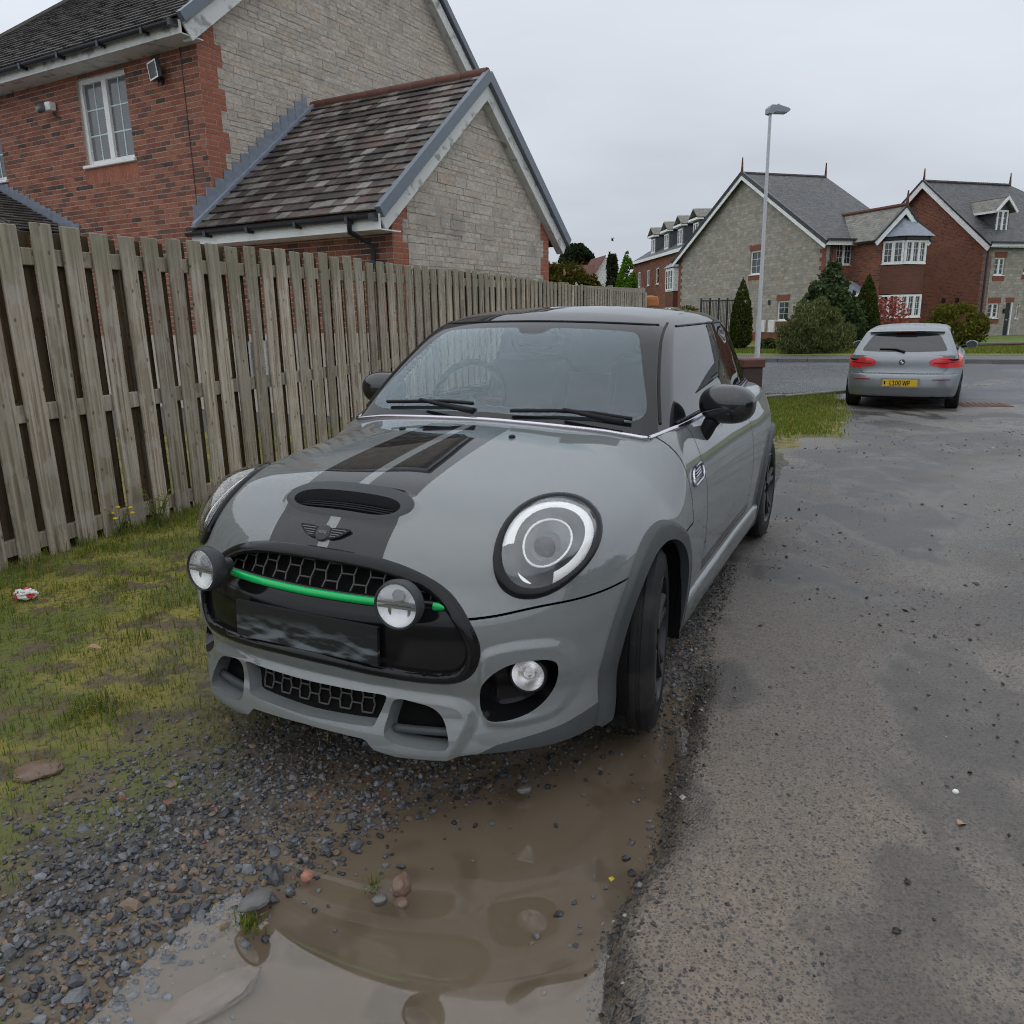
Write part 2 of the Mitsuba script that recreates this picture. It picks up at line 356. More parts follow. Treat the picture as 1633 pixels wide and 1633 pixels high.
mat('m_road', principled(proc(lambda p, n, uv: mix(mix((.075, .080, .088), (.055, .058, .064), smoothstep(.4, .6, mikit.fbm(p.x*.7, p.y*.7, 0., 4))), (.03, .03, .032), smoothstep(.6, .75, mikit.noise(p.x*40, p.y*40, 0.))*.5)),
                         proc(lambda p, n, uv: .28 + .3*mikit.fbm(p.x*.8, p.y*.8, 4., 3)), spec=.5))
mat('m_pavement', principled(proc(lambda p, n, uv: mix((.06, .062, .066), (.085, .085, .085), mikit.fbm(p.x*1.5, p.y*1.5, 0., 3))), .5))
mat('m_lawn', principled(proc(lambda p, n, uv: mix((.065, .105, .018), (.10, .105, .025), smoothstep(.4, .65, mikit.fbm(p.x*1.2, p.y*1.2, 0., 4)))), .8))
mat('m_kerb', principled(proc(lambda p, n, uv: mix((.16, .155, .145), (.10, .098, .092), mikit.fbm(p.x*4, p.y*4, p.z*4, 3))), .6))
_wet = poly_dist(PUD, verge[0][:, 0], verge[0][:, 1]); _wet = np.where((_wet < .3), verge[0][:, 2]-WATER_Z-.003, 1.)
pbed, verge = split(verge, _wet)
structure('verge', verge, 'm_verge', smooth=True)
structure('puddle_bed', pbed, 'm_mud', smooth=True)
structure('driveway', drive, 'm_drive', smooth=True)
structure('road', road, 'm_road', smooth=True)
structure('pavement', pavement, 'm_pavement', smooth=True)
structure('lawn', lawn, 'm_lawn', smooth=True)
# kerb stones, one by one along the far side
def kerb_run(a, b, name, n, h=.12, w=.14, gap=.01):
    a, b = np.asarray(a, float), np.asarray(b, float); L = np.linalg.norm(b-a); e = (b-a)/L; nn = np.array([e[1], -e[0]])
    for i in range(n):
        p = a+e*(L*(i+.5)/n); z = ground_z([p[0]], [p[1]], False)[0]
        m = cbox(-L/n/2+gap/2, -w/2, -.15, L/n/2-gap/2, w/2, h, .015)
        add('pavement__kerb_stone', place(m, [p[0], p[1], z], [e[0], e[1], 0], [-e[1], e[0], 0], [0, 0, 1]), 'm_kerb')
kerb_run((6.6, 26.55), (8.61, 25.47), 'far', 3); kerb_run((8.61, 25.47), (11.87, 23.92), 'far', 4); kerb_run((11.87, 23.92), (14.5, 22.33), 'far', 4); kerb_run((14.5, 22.33), (19, 19.8), 'far', 5)
kerb_run((3.1, 13.40), (5.0, 14.38), 'near', 3, .08); kerb_run((5.0, 14.38), (6.45, 15.15), 'near', 2, .06)
# ---- puddle: a water sheet over the muddy hollow
mat('m_water', {'type': 'thindielectric', 'int_ior': 1.45}, two=False)
wv_, wf_ = tm(trimesh.creation.triangulate_polygon and trimesh.creation.extrude_polygon(__import__('shapely').geometry.Polygon(PUD).buffer(.10), .001, engine='earcut'))
top = np.abs(wv_[wf_][:, :, 2]-.001).max(1) < 1e-6; wv_[:, 2] = WATER_Z
wv_, wf_ = compact(wv_, wf_[top]); key = structure('puddle_water', (wv_, wf_), 'm_water')
# ---- loose stones
ICO = tm(trimesh.creation.icosphere(subdivisions=0)); OCT = (np.array([[1,0,0],[-1,0,0],[0,1,0],[0,-1,0],[0,0,1],[0,0,-1]], float), np.array([[0,2,4],[2,1,4],[1,3,4],[3,0,4],[2,0,5],[1,2,5],[3,1,5],[0,3,5]]))
def rot_z(n, r): 
    a = r.uniform(0, 2*np.pi, n); c, s = np.cos(a), np.sin(a); M = np.zeros((n, 3, 3)); M[:, 0, 0] = c; M[:, 0, 1] = -s; M[:, 1, 0] = s; M[:, 1, 1] = c; M[:, 2, 2] = 1; return M
def rand_rot(n, r, tilt=.6):
    A = rot_z(n, r); b = r.normal(0, tilt, n); c, s = np.cos(b), np.sin(b); B = np.zeros((n, 3, 3)); B[:, 0, 0] = 1; B[:, 1, 1] = c; B[:, 1, 2] = -s; B[:, 2, 1] = s; B[:, 2, 2] = c
    return np.einsum('nij,njk->nik', np.einsum('nij,njk->nik', A, B), rot_z(n, r))
def scatter(base, P, size, r, flat=.6, jit=.22, tilt=.5, tones=None):
    n = len(P); k = len(base[0]); B = base[0][None]*(1+r.uniform(-jit, jit, (n, k, 1))) + r.uniform(-jit, jit, (n, k, 3))*.5
    S = size[:, None]*np.stack([r.uniform(.8, 1.25, n), r.uniform(.65, 1.0, n), r.uniform(flat*.7, flat*1.2, n)], 1)
    V = np.einsum('nij,nkj->nki', rand_rot(n, r, tilt), B*S[:, None]) + P[:, None]
    F = base[1][None] + (np.arange(n)*k)[:, None, None]
    uv = np.repeat(np.stack([r.uniform(0, 1, n), r.uniform(0, 1, n)], 1), k, 0)
    return (V.reshape(-1, 3), F.reshape(-1, 3)), uv
def add_uv(key, m, bsdf, uv, smooth=False, kind=None, label=None):
    key = numbered(key); scene[key] = mikit.ply(m, bsdf, smooth=smooth, uv=uv)
    if kind or label: lab(key, label, None, None, kind)
    return key
def c_stone(p, n, uv):
    g = mix((.035, .036, .040), (.165, .17, .18), uv.x*uv.x)
    g = mix(g, (.17, .12, .085), smoothstep(.86, .90, uv.y)); g = mix(g, (.19, .075, .05), smoothstep(.992, .995, uv.y))
    return g * (.75 + .5*mikit.noise(p.x*140, p.y*140, p.z*140))
mat('m_stone', principled(proc(c_stone), proc(lambda p, n, uv: .25+.4*uv.y), spec=.5))
r = np.random.default_rng(11)
def sample(n, x0, x1, y0, y1, dens):
    x, y = r.uniform(x0, x1, n), r.uniform(y0, y1, n); k = r.uniform(0, 1, n) < dens(x, y); return x[k], y[k]
def uof(x, y): return (x-FA[0])*FN[0]+(y-FA[1])*FN[1]
def gravel_d(x, y):
    u = uof(x, y); t = side_of(EDGE[:12], x, y); d = poly_dist(PUD, x, y); d = np.where(d > 8, .5, d)
    g = sstep(2.0, 2.8, u+(fb(x, y, 2.3, 3, 3)-.5)*1.6)*sstep(.02, -.06, t)
    return g*np.where(d < 0, .07*sstep(-.32, 0, d)**2, .35+.65*sstep(0, .10, d)*1)
x, y = sample(66000, -2.5, .9, 1.0, 4.4, lambda x, y: gravel_d(x, y)*sstep(4.5, 2.6, y))
s = .0046*np.exp(r.normal(0, .42, len(x)))*(.85+.5*sstep(3, 1.4, y)); s = np.clip(s, .003, .024)
m, uv = scatter(ICO, np.stack([x, y, ground_z(x, y)+s*.25], 1), s*1.15, r)
k = add_uv('gravel', m, 'm_stone', uv); lab(k, 'loose grey crushed stone between the puddle and the grass verge', 'gravel', None, 'stuff')
def grit_d(x, y):
    t = side_of(EDGE, x, y); return sstep(.02, .12, t)*(.15+.85*sstep(.40, .66, fb(x, y, 1.1, 3, 4)))*np.clip(2.4/np.hypot(x, y), .1, 1)
x, y = sample(26000, .1, 7, 1.2, 11.5, grit_d)
s = np.clip(.0036*np.exp(r.normal(0, .5, len(x))), .0018, .011)*(1+.10*np.hypot(x, y)*.6)
xe, ye = sample(60000, -.1, 1.4, .9, 4.2, lambda x, y: (lambda t: sstep(-.05, .0, t)*sstep(.10, .02, t)*.8)(side_of(EDGE[:12], x, y)+(fb(x, y, 6, 3, 1)-.5)*.07))
x, y, s = np.r_[x, xe], np.r_[y, ye], np.r_[s, np.clip(.0042*np.exp(r.normal(0, .45, len(xe))), .002, .012)]
mat('m_grit', principled(proc(lambda p, n, uv: mix(mix((.016, .015, .014), (.075, .068, .06), uv.x), (.32, .30, .27), smoothstep(.965, .98, uv.y))), .4))
m, uv = scatter(OCT, np.stack([x, y, ground_z(x, y)+s*.3], 1), s, r)
k = add_uv('grit', m, 'm_grit', uv); lab(k, 'fine dark grit scattered over the worn driveway', 'grit', None, 'stuff')
# ---- single stones one can point to
def stone(name, label, cat, x, y, z, sx, sy, sz, yaw, bs, seed, sub=2):
    b = tm(trimesh.creation.icosphere(subdivisions=sub)); rr = np.random.default_rng(seed)
    v = b[0]*(1+ (meshkit.fbm(b[0]*1.6+seed, 3)[:, None]-.5)*.7); v = np.sign(v)*np.abs(v)**.85*[sx, sy, sz]; c, s_ = math.cos(yaw), math.sin(yaw)
    v = np.stack([v[:, 0]*c-v[:, 1]*s_, v[:, 0]*s_+v[:, 1]*c, v[:, 2]], 1)+[x, y, z]
    k = add(name, (v, b[1]), bs, smooth=25); lab(k, label, cat, {'rock': 'stones in and around the puddle', 'pebble': 'pebbles on the ground'}.get(name)); return k
mat('m_brownstone', principled(proc(lambda p, n, uv: mix((.10, .06, .04), (.19, .125, .09), mikit.fbm(p.x*30, p.y*30, p.z*30, 4))), .4))
mat('m_sunkrock', principled(proc(lambda p, n, uv: mix((.13, .095, .068), (.18, .135, .10), mikit.fbm(p.x*40, p.y*40, p.z*40, 4))), .4))
mat('m_redstone', principled(proc(lambda p, n, uv: mix((.26, .10, .06), (.36, .18, .12), mikit.fbm(p.x*60, p.y*60, p.z*60, 3))), .55))
mat('m_greystone', principled(proc(lambda p, n, uv: mix((.07, .07, .07), (.16, .15, .14), mikit.fbm(p.x*40, p.y*40, p.z*40, 3))), .4))
stone('rock', 'long flat reddish rock half sunk at the near edge of the puddle', 'rock', -.70, 1.405, -.060, .125, .045, .020, .75, 'm_sunkrock', 3, 3)
stone('rock', 'small brown rock standing out of the middle of the puddle', 'rock', -.305, 1.72, -.030, .030, .022, .028, 1.2, 'm_brownstone', 8, 3)
stone('rock', 'dark pebble left of the brown rock in the puddle', 'rock', -.355, 1.685, -.042, .020, .016, .012, .3, 'm_greystone', 5)
stone('rock', 'rounded tan pebble in front of the brown rock in the puddle', 'rock', -.298, 1.672, -.042, .020, .016, .012, 2, 'm_brownstone', 15)
stone('brick_fragment', 'pale orange brick fragment at the edge of the puddle', 'brick fragment', -.555, 1.755, -.022, .017, .014, .012, .4, 'm_redstone', 4)
stone('rock', 'grey slab of stone on the gravel by the puddle corner', 'rock', -.66, 1.66, -.014, .045, .03, .012, .9, 'm_greystone', 9)
stone('rock', 'large flat mauve stone among the moss on the left', 'rock', -1.53, 2.23, .010, .07, .055, .018, .5, 'm_brownstone', 21, 3)
stone('pebble', 'white pebble on the tarmac at the right', 'pebble', 1.27, 2.0, .02, .009, .008, .007, .5, 'm_white', 31)
stone('pebble', 'grey-pink stone lying on the gravel under the bumper', 'pebble', .02, 2.10, -.01, .022, .013, .010, .2, 'm_greystone', 33)
# fallen leaves
def leaf(label, x, y, z, L, yaw, bs):
    t = np.linspace(0, 1, 9); w = .32*L*np.sin(np.pi*t**.8)
    top = np.stack([t*L-L/2, w, .12*L*np.sin(t*5)+.06*L], 1); mid = np.stack([t*L-L/2, t*0, .12*L*np.sin(t*5)], 1); bot = np.stack([t*L-L/2, -w, .12*L*np.sin(t*5)+.06*L], 1)
    G = np.stack([top, mid, bot], 1); m = sheet_grid(G[:, :, 0], G[:, :, 1], G[:, :, 2]); c, s_ = math.cos(yaw), math.sin(yaw)
    k = add('leaf', place(m, [x, y, z], [c, s_, 0], [-s_, c, 0], [0, 0, 1]), bs, smooth=True); lab(k, label, 'leaf', 'fallen leaves')
mat('m_leaf_yellow', principled((.42, .33, .01), .5)); mat('m_leaf_tan', principled((.34, .21, .12), .6)); mat('m_leaf_brown', principled((.16, .075, .045), .6))
leaf('bright yellow leaf floating on the puddle near the tarmac edge', .238, 1.735, WATER_Z+.002, .024, 1.3, 'm_leaf_yellow')
leaf('tan leaf on the dark driveway at the right', 1.21, 1.86, .018, .035, .4, 'm_leaf_tan')
leaf('pinkish dry leaf on the mossy grass left of the car', -1.80, 3.12, .045, .06, .2, 'm_leaf_tan')
leaf('dark red leaf on the stony moss at lower left', -1.02, 2.02, .03, .05, 1.8, 'm_leaf_brown')
# ---- litter
def crumple():
    b = tm(trimesh.creation.icosphere(subdivisions=3)); v = b[0]*(1+(meshkit.fbm(b[0]*3, 3)[:, None]-.5)*.9)*[.055, .035, .03]; return v+[-2.50, 3.80, .055], b[1]
mat('m_wrapper', principled(proc(lambda p, n, uv: mix((.70, .70, .70), (.55, .06, .05), smoothstep(.50, .53, mikit.fbm(p.x*26, p.y*26, p.z*26, 2)))), .35))
k = add('litter', crumple(), 'm_wrapper', smooth=20); lab(k, 'crumpled white and red wrapper lying in the grass at the left edge', 'litter')
# ---- grass
def blades(P, h, r, w=.0028, lean=.5):
    n = len(P); a = r.uniform(0, 2*np.pi, n); d = np.stack([np.cos(a), np.sin(a), a*0], 1); sd = np.stack([-np.sin(a), np.cos(a), a*0], 1)
    L = (r.uniform(.1, 1, n)*lean)[:, None]; hh = h[:, None]; ww = (w*(h/.06)**.5)[:, None] if np.ndim(w) == 0 else w[:, None]
    b0, b1 = P-sd*ww, P+sd*ww; mz = np.array([0, 0, 1.])
    m0 = P+d*hh*L*.35+mz*hh*.6; c0, c1 = m0-sd*ww*.75, m0+sd*ww*.75; tip = P+d*hh*L*1.1+mz*hh*(1-.35*L)
    V = np.stack([b0, b1, c0, c1, tip], 1).reshape(-1, 3); f = np.array([[0, 1, 3], [0, 3, 2], [2, 3, 4]])
    F = (f[None]+(np.arange(n)*5)[:, None, None]).reshape(-1, 3)
    uv = np.repeat(np.stack([r.uniform(0, 1, n), r.uniform(0, 1, n)], 1), 5, 0); return (V, F), uv
def c_grass(p, n, uv):
    c = mix((.085, .15, .022), (.22, .25, .045), uv.x); return mix(c, (.33, .25, .09), smoothstep(.80, .9, uv.y))
mat('m_grass', {'type': 'principledthin', 'base_color': proc(c_grass), 'roughness': .6, 'diff_trans': .6, 'spec_trans': 0.0}, two=False)
def grass_d(x, y):
    u = uof(x, y); g = sstep(2.9, 1.5, u+(fb(x, y, 2.3, 3, 3)-.5)*1.6)*(u > .02); d = np.where(sstep(.42, .56, fb(x, y, 5, 3, 8)) > .3, 1, .22)
    return g*d*np.where(u < .35, 1, .75)
x, y = sample(90000, -3.6, -.3, 1.3, 6.6, grass_d); u = uof(x, y)
h = .022+.03*r.uniform(0, 1, len(x))**2 + .065*np.exp(-u/.25)*r.uniform(.3, 1, len(x)) + .02*sstep(.55, .7, fb(x, y, 3, 2, 12))
m, uv = blades(np.stack([x, y, ground_z(x, y)-.004], 1), h, r, .0021); k = add_uv('grass', m, 'm_grass', uv); lab(k, 'short mossy grass along the foot of the wooden fence', 'grass', None, 'stuff')
x, y = sample(30000, -.6, 2.6, 6.0, 16, lambda x, y: (uof(x, y) > .02)*1.*(side_of(EDGE, x, y) < -.4))
m, uv = blades(np.stack([x, y, ground_z(x, y)-.004], 1), .06+.08*r.uniform(0, 1, len(x)), r, .006); k = add_uv('grass', m, 'm_grass', uv); lab(k, 'grass strip behind the parked hatchback', 'grass', None, 'stuff')
x, y = sample(42000, 2.2, 6.4, 8.4, 15, lambda x, y: sstep(.15, -.5, side_of(EDGE, x, y)+(fb(x, y, 1.5, 3, 9)-.5)*.9)*sstep(8.6, 10.2, y))
m, uv = blades(np.stack([x, y, ground_z(x, y)-.004], 1), .035+.05*r.uniform(0, 1, len(x)), r, .005); k = add_uv('grass', m, 'm_grass', uv); lab(k, 'bright grass corner between the hatchback and the silver car', 'grass', None, 'stuff')
def tuft(x0, y0, n, rad, h, label, seed, w=.002):
    rr = np.random.default_rng(seed); a = rr.normal(0, rad, (n, 2)); P = np.stack([x0+a[:, 0], y0+a[:, 1], ground_z(x0+a[:, 0], y0+a[:, 1])-.003], 1)
    m, uv = blades(P, h*rr.uniform(.5, 1.2, n), rr, w, .8); k = add_uv('grass_tuft', m, 'm_grass', uv); lab(k, label, 'grass tuft', 'grass tufts on the stones')
tuft(-.66, 1.615, 70, .016, .045, 'small grass tuft at the near corner of the puddle', 1)
tuft(-.385, 1.755, 26, .010, .05, 'thin green shoots standing in the puddle', 2)
tuft(-.75, 2.66, 220, .028, .06, 'green grass tuft on the stones below the front bumper', 3)
tuft(-1.55, 2.62, 300, .07, .06, 'bushy grass tuft on the moss left of the bumper', 4)
tuft(-.98, 3.05, 200, .05, .07, 'grass tuft by the corner of the bumper', 6)
# ------------------------------------------------------------------ the wooden fence
def c_wood(p, n, uv):
    a = (p.x*FD[0]+p.y*FD[1]); v = uv.x*37.0
    g = mikit.fbm(a*95+v*13, p.z*2.2+v, v, 3); k = mikit.fbm(a*16+v*5, p.z*9+v*3, 2., 3)
    base = mix((.41, .345, .268), (.24, .195, .148), smoothstep(.38, .66, g))
    base = mix(base, (.43, .395, .34), smoothstep(.50, .66, k)*.5)
    base = base*(.72+.5*uv.y)
    al = smoothstep(.44, .66, mikit.fbm(a*3+v, p.z*1.6, 4., 3)); base = mix(base, (.20, .175, .115), al*.25)
    top = smoothstep(1.55, 1.95, p.z + (mikit.fbm(a*6+v, p.z*3, 8., 2)-.5)*.6); base = mix(base, (.22, .205, .14), top*.6)
    kn, _, _ = mikit.voronoi(a*5.5+v*3.1, p.z*3.6+v*7.7); base = mix(base, (.12, .085, .06), smoothstep(.06, .03, kn)*.8)
    return base
mat('m_pale', {'type': 'bumpmap', 'arbitrary': proc(lambda p, n, uv: mikit.fbm((p.x*FD[0]+p.y*FD[1])*95+uv.x*481, p.z*2.2, 0., 3), eps=.002), 'scale': .003, 'bsdf': principled(proc(c_wood), .75, spec=.3)})
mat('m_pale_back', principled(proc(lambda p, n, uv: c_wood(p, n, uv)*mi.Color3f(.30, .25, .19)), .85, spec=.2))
FENCE = thing('wooden_fence', 'weathered hit-and-miss timber fence along the left of the verge', 'fence')
F3 = np.array([FD[0], FD[1], 0]); N3 = np.array([FN[0], FN[1], 0]); r = np.random.default_rng(5)
def fence_top(t): return 1.925 + .006*t + .0003*t*t*.9
PITCHF, PW = .205, .132
def pale(t, w, off, top, key, lean, bs='m_pale'):
    g = ground_z([FA[0]+FD[0]*t], [FA[1]+FD[1]*t], False)[0]
    m = cbox(-w/2, -.0095, 0, w/2, .0095, top, .004); v = m[0].copy()
    v[:, 0] += lean*v[:, 2]; v[:, 1] += .006*np.sin(v[:, 2]*1.3+t*7)
    # cupped face: finer across
    o = np.array([FA[0], FA[1], g])+F3*t+N3*off
    mm = place((v, m[1]), o, F3, N3, [0, 0, 1])
    uvv = np.tile([r.uniform(0, 1), r.uniform(0, 1)], (len(v), 1))
    return add_uv(key, mm, bs, uvv)
n = 0
for i in range(-9, 89):
    t = .135+i*PITCHF; w = PW+r.normal(0, .004)
    pale(t+r.normal(0, .004), w, .032+r.normal(0, .0025), fence_top(max(t, 0))+r.normal(0, .010)-.0, FENCE+'__pale', r.normal(0, .0035))
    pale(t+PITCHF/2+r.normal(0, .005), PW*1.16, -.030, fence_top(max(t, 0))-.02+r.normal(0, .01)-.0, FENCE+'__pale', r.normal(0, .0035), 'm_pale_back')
for z0, z1 in ((1.725, 1.822), (.830, .932), (.075, .170)):
    for a in np.arange(-2.2, 18.2, 3.4):
        b = min(a+3.39, 18.1); za = (fence_top(max(a, 0))-1.925); zb = (fence_top(b)-1.925)
        m = cbox(0, -.020, z0, b-a, .020, z1, .004); v = m[0]; v[:, 2] += np.interp(v[:, 0], [0, b-a], [za, zb])
        mm = place(m, [FA[0]+FD[0]*a-FN[0]*.001, FA[1]+FD[1]*a-FN[1]*.001, 0], F3, N3, [0, 0, 1]); add_uv(FENCE+'__rail', mm, 'm_pale', np.tile([r.uniform(), r.uniform(.2, .6)], (len(v), 1)))
for a in np.arange(-2.2, 18.3, 3.4):
    m = cbox(-.05, -.05, -.2, .05, .05, fence_top(max(a, 0))-.06, .006); mm = place(m, [FA[0]+FD[0]*a-FN[0]*.10, FA[1]+FD[1]*a-FN[1]*.10, 0], F3, N3, [0, 0, 1]); add_uv(FENCE+'__post', mm, 'm_pale', np.tile([r.uniform(), .3], (len(m[0]), 1)))
# white reflective strips seen through the fence gaps: a white board leaning behind the fence
m = cbox(-.135, -.005, 0, .135, .005, .285, .002); k = add('white_board', place(m, [FA[0]+FD[0]*2.45, FA[1]+FD[1]*2.45, .945], F3, N3, [0, 0, 1]), 'm_white'); lab(k, 'narrow white board showing through the gaps of the fence', 'board')
# weeds at its foot
def weed(x, y, h, n, label, seed, fl=False):
    rr = np.random.default_rng(seed); ms = []; key = thing('weed', label, 'plant', 'weeds along the fence'); g = ground_z([x], [y])[0]
    lv = []
    for i in range(n):
        a = rr.uniform(0, 6.28); L = h*rr.uniform(.5, 1); tip = np.array([x+math.cos(a)*L*.35, y+math.sin(a)*L*.35, g+L]); b = np.array([x+rr.normal(0, .02), y+rr.normal(0, .02), g])
        mid = (b+tip)/2+[0, 0, .02]; P = np.array([b, mid, tip]); ms.append(tube(P, [.003, .0025, .0015], 4))
        for q in np.linspace(.3, 1, 6):
            c = b*(1-q)+tip*q; aa = rr.uniform(0, 6.28); d = np.array([math.cos(aa), math.sin(aa), .35]); s = np.array([-math.sin(aa), math.cos(aa), 0]); l = h*.16*rr.uniform(.6, 1.2)
            lv.append((np.array([c, c+d*l*.5+s*l*.28, c+d*l, c+d*l*.5-s*l*.28]), np.array([[0, 1, 2], [0, 2, 3]])))
    add(key+'__stem', cat(ms), 'm_weed'); m = cat(lv); add_uv(key+'__foliage', m, 'm_grass', np.repeat(np.stack([rr.uniform(.4, 1, len(lv)), rr.uniform(0, .7, len(lv))], 1), 4, 0), kind='stuff')
    if fl:
        for i in range(6):
            c = np.array([x+rr.normal(0, .06), y+rr.normal(0, .06), g+h*rr.uniform(.7, 1.05)]); q = tm(trimesh.creation.icosphere(subdivisions=1)); add(key+'__flower', (q[0]*[.016, .016, .009]+c, q[1]), 'm_flower')
mat('m_weed', principled((.08, .10, .025), .6)); mat('m_flower', principled((.55, .36, .01), .5))
weed(-2.60, 5.03, .20, 7, 'yellow-flowered weed at the foot of the fence', 1, True)
weed(-2.42, 5.22, .30, 12, 'leafy weed against the fence right of the yellow flowers', 2)
weed(-1.98, 6.2, .22, 6, 'small weed by the fence next to the right headlamp', 4, True)
# ------------------------------------------------------------------ building kit
from shapely.geometry import Polygon, box as sbox
from shapely import affinity
def c_brick(p, n, uv):
    c = mix((.235, .085, .056), (.31, .125, .082), smoothstep(.15, .5, uv.x)); c = mix(c, (.155, .078, .062), smoothstep(.74, .80, uv.x)); c = mix(c, (.085, .055, .05), smoothstep(.93, .95, uv.x))
    return c*(.70+.55*mikit.fbm(p.x*28, p.y*28, p.z*28, 3))
mat('m_brick', principled(proc(c_brick), .85, spec=.3))
def c_red(p, n, uv): return mix((.32, .11, .066), (.38, .14, .09), uv.x)*(.75+.4*mikit.fbm(p.x*28, p.y*28, p.z*28, 3))
mat('m_brick_red', principled(proc(c_red), .85, spec=.3))
mat('m_mortar', principled(proc(lambda p, n, uv: mix((.40, .35, .29), (.52, .46, .39), mikit.fbm(p.x*12, p.y*12, p.z*12, 3))), .95, spec=.2))
def c_ashlar(p, n, uv):
    c = mix((.42, .375, .32), (.53, .475, .41), uv.x); c = mix(c, (.50, .40, .30), smoothstep(.80, .95, uv.y)*.5)
    c = c*(.68+.6*mikit.fbm(p.x*22, p.y*22, p.z*22, 4)); return mix(c, (.20, .19, .165), smoothstep(.56, .76, mikit.fbm(p.x*2.1, p.y*2.1, p.z*1.1, 4))*.45)
mat('m_ashlar', {'type': 'bumpmap', 'arbitrary': proc(lambda p, n, uv: mikit.fbm(p.x*45, p.y*45, p.z*45, 3), eps=.004), 'scale': .02, 'bsdf': principled(proc(c_ashlar), .9, spec=.25)})
mat('m_mortar_grey', principled((.33, .30, .26), .95, spec=.2))
def c_tile(p, n, uv):
    c = mix((.062, .050, .045), (.23, .21, .195), smoothstep(.35, .95, uv.x)); c = mix(c, (.115, .078, .064), smoothstep(.70, .9, uv.y)*.8)
    m = mikit.fbm(p.x*1.6, p.y*1.6, p.z*1.6, 3); c = mix(c, c*.55, smoothstep(.42, .6, m)); return c*(.7+.55*mikit.fbm(p.x*24, p.y*24, p.z*24, 3))
mat('m_tile', principled(proc(c_tile), .55, spec=.4))
mat('m_tile_dark', principled(proc(lambda p, n, uv: mix((.052, .047, .045), (.12, .11, .10), uv.x*smoothstep(.3, .7, mikit.fbm(p.x*3, p.y*3, p.z*3, 3)))*(.7+.5*mikit.fbm(p.x*20, p.y*20, p.z*20, 3))), .6, spec=.4))
mat('m_ridge', principled(proc(lambda p, n, uv: mix((.155, .05, .035), (.085, .05, .04), mikit.fbm(p.x*9, p.y*9, p.z*9, 3))), .8))
mat('m_lead', principled(proc(lambda p, n, uv: mix((.15, .18, .225), (.26, .285, .33), mikit.fbm(p.x*14, p.y*14, p.z*14, 3))), .45, spec=.5))
mat('m_verge_trim', principled((.13, .155, .19), .4))
mat('m_upvc', principled((.78, .79, .78), .3))
mat('m_board', principled(proc(lambda p, n, uv: mix((.62, .62, .60), (.20, .20, .17), smoothstep(.54, .76, mikit.fbm(p.x*7, p.y*7, p.z*7, 4))*.8)), .5))
mat('m_gutter', principled((.022, .023, .027), .3))
mat('m_pane', {'type': 'roughplastic', 'diffuse_reflectance': rgb((.035, .04, .045)), 'alpha': .01, 'int_ior': 1.7})
mat('m_pane_grey', {'type': 'roughplastic', 'diffuse_reflectance': rgb((.13, .14, .15)), 'alpha': .01, 'int_ior': 1.7})
mat('m_gbar', principled((.60, .72, .74), .4))
def brick_uv(p, n, uv):
    v = uv.y/.075; row = dr.floor(v); u = uv.x/.225 + .5*(row - 2*dr.floor(row/2)); fx, fy = u-dr.floor(u), v-row
    t = cell_rand(dr.floor(u), row, 3); return fx, fy, t
def c_brick_far(p, n, uv):
    fx, fy, t = brick_uv(p, n, uv); c = mix((.185, .062, .038), (.235, .090, .055), t); c = mix(c, (.115, .055, .042), smoothstep(.78, .82, t))
    j = dr.select((fx < .05) | (fy < .14), 1.0, 0.0); c = mix(c, (.27, .22, .18), j*.75); return c*(.8+.35*mikit.fbm(p.x*1.2, p.y*1.2, p.z*1.2, 3))
mat('m_brick_far', principled(proc(c_brick_far), .9, spec=.25))
def c_brick_dk(p, n, uv):
    fx, fy, t = brick_uv(p, n, uv); c = mix((.125, .052, .036), (.155, .062, .044), t); j = dr.select((fx < .05) | (fy < .14), 1.0, 0.0); c = mix(c, (.16, .12, .10), j*.6); return c*(.8+.35*mikit.fbm(p.x*1.2, p.y*1.2, p.z*1.2, 3))
mat('m_brick_brown', principled(proc(c_brick_dk), .9, spec=.25))
def c_stone_far(p, n, uv):
    v = uv.y/.15; row = dr.floor(v); u = uv.x/.34 + cell_rand(row, 1, 5); cu = dr.floor(u); fx, fy = u-cu, v-row; t = cell_rand(cu, row, 9)
    c = mix((.29, .268, .232), (.41, .385, .335), t); c = mix(c, (.40, .31, .23), smoothstep(.88, .9, cell_rand(cu, row, 2))*.6); j = dr.select((fx < .05) | (fy < .09), 1.0, 0.0)
    c = mix(c, (.22, .205, .175), j*.8); return c*(.7+.55*mikit.fbm(p.x*5, p.y*5, p.z*5, 4))
mat('m_stone_far', principled(proc(c_stone_far), .9, spec=.25))
def c_roof_far(p, n, uv):
    v = uv.y/.16; row = dr.floor(v); u = uv.x/.18 + .5*(row-2*dr.floor(row/2)); t = cell_rand(dr.floor(u), row, 3); c = mix((.040, .042, .046), (.085, .083, .080), t)
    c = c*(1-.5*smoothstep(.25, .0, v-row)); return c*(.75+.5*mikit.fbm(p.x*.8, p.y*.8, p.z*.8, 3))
mat('m_roof_far', principled(proc(c_roof_far), .5, spec=.45))
def c_roof_pale(p, n, uv):
    v = uv.y/.16; row = dr.floor(v); u = uv.x/.18 + .5*(row-2*dr.floor(row/2)); t = cell_rand(dr.floor(u), row, 3); c = mix((.13, .125, .105), (.23, .22, .185), t)
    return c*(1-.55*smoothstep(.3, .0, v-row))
mat('m_roof_pale', principled(proc(c_roof_pale), .55, spec=.4))

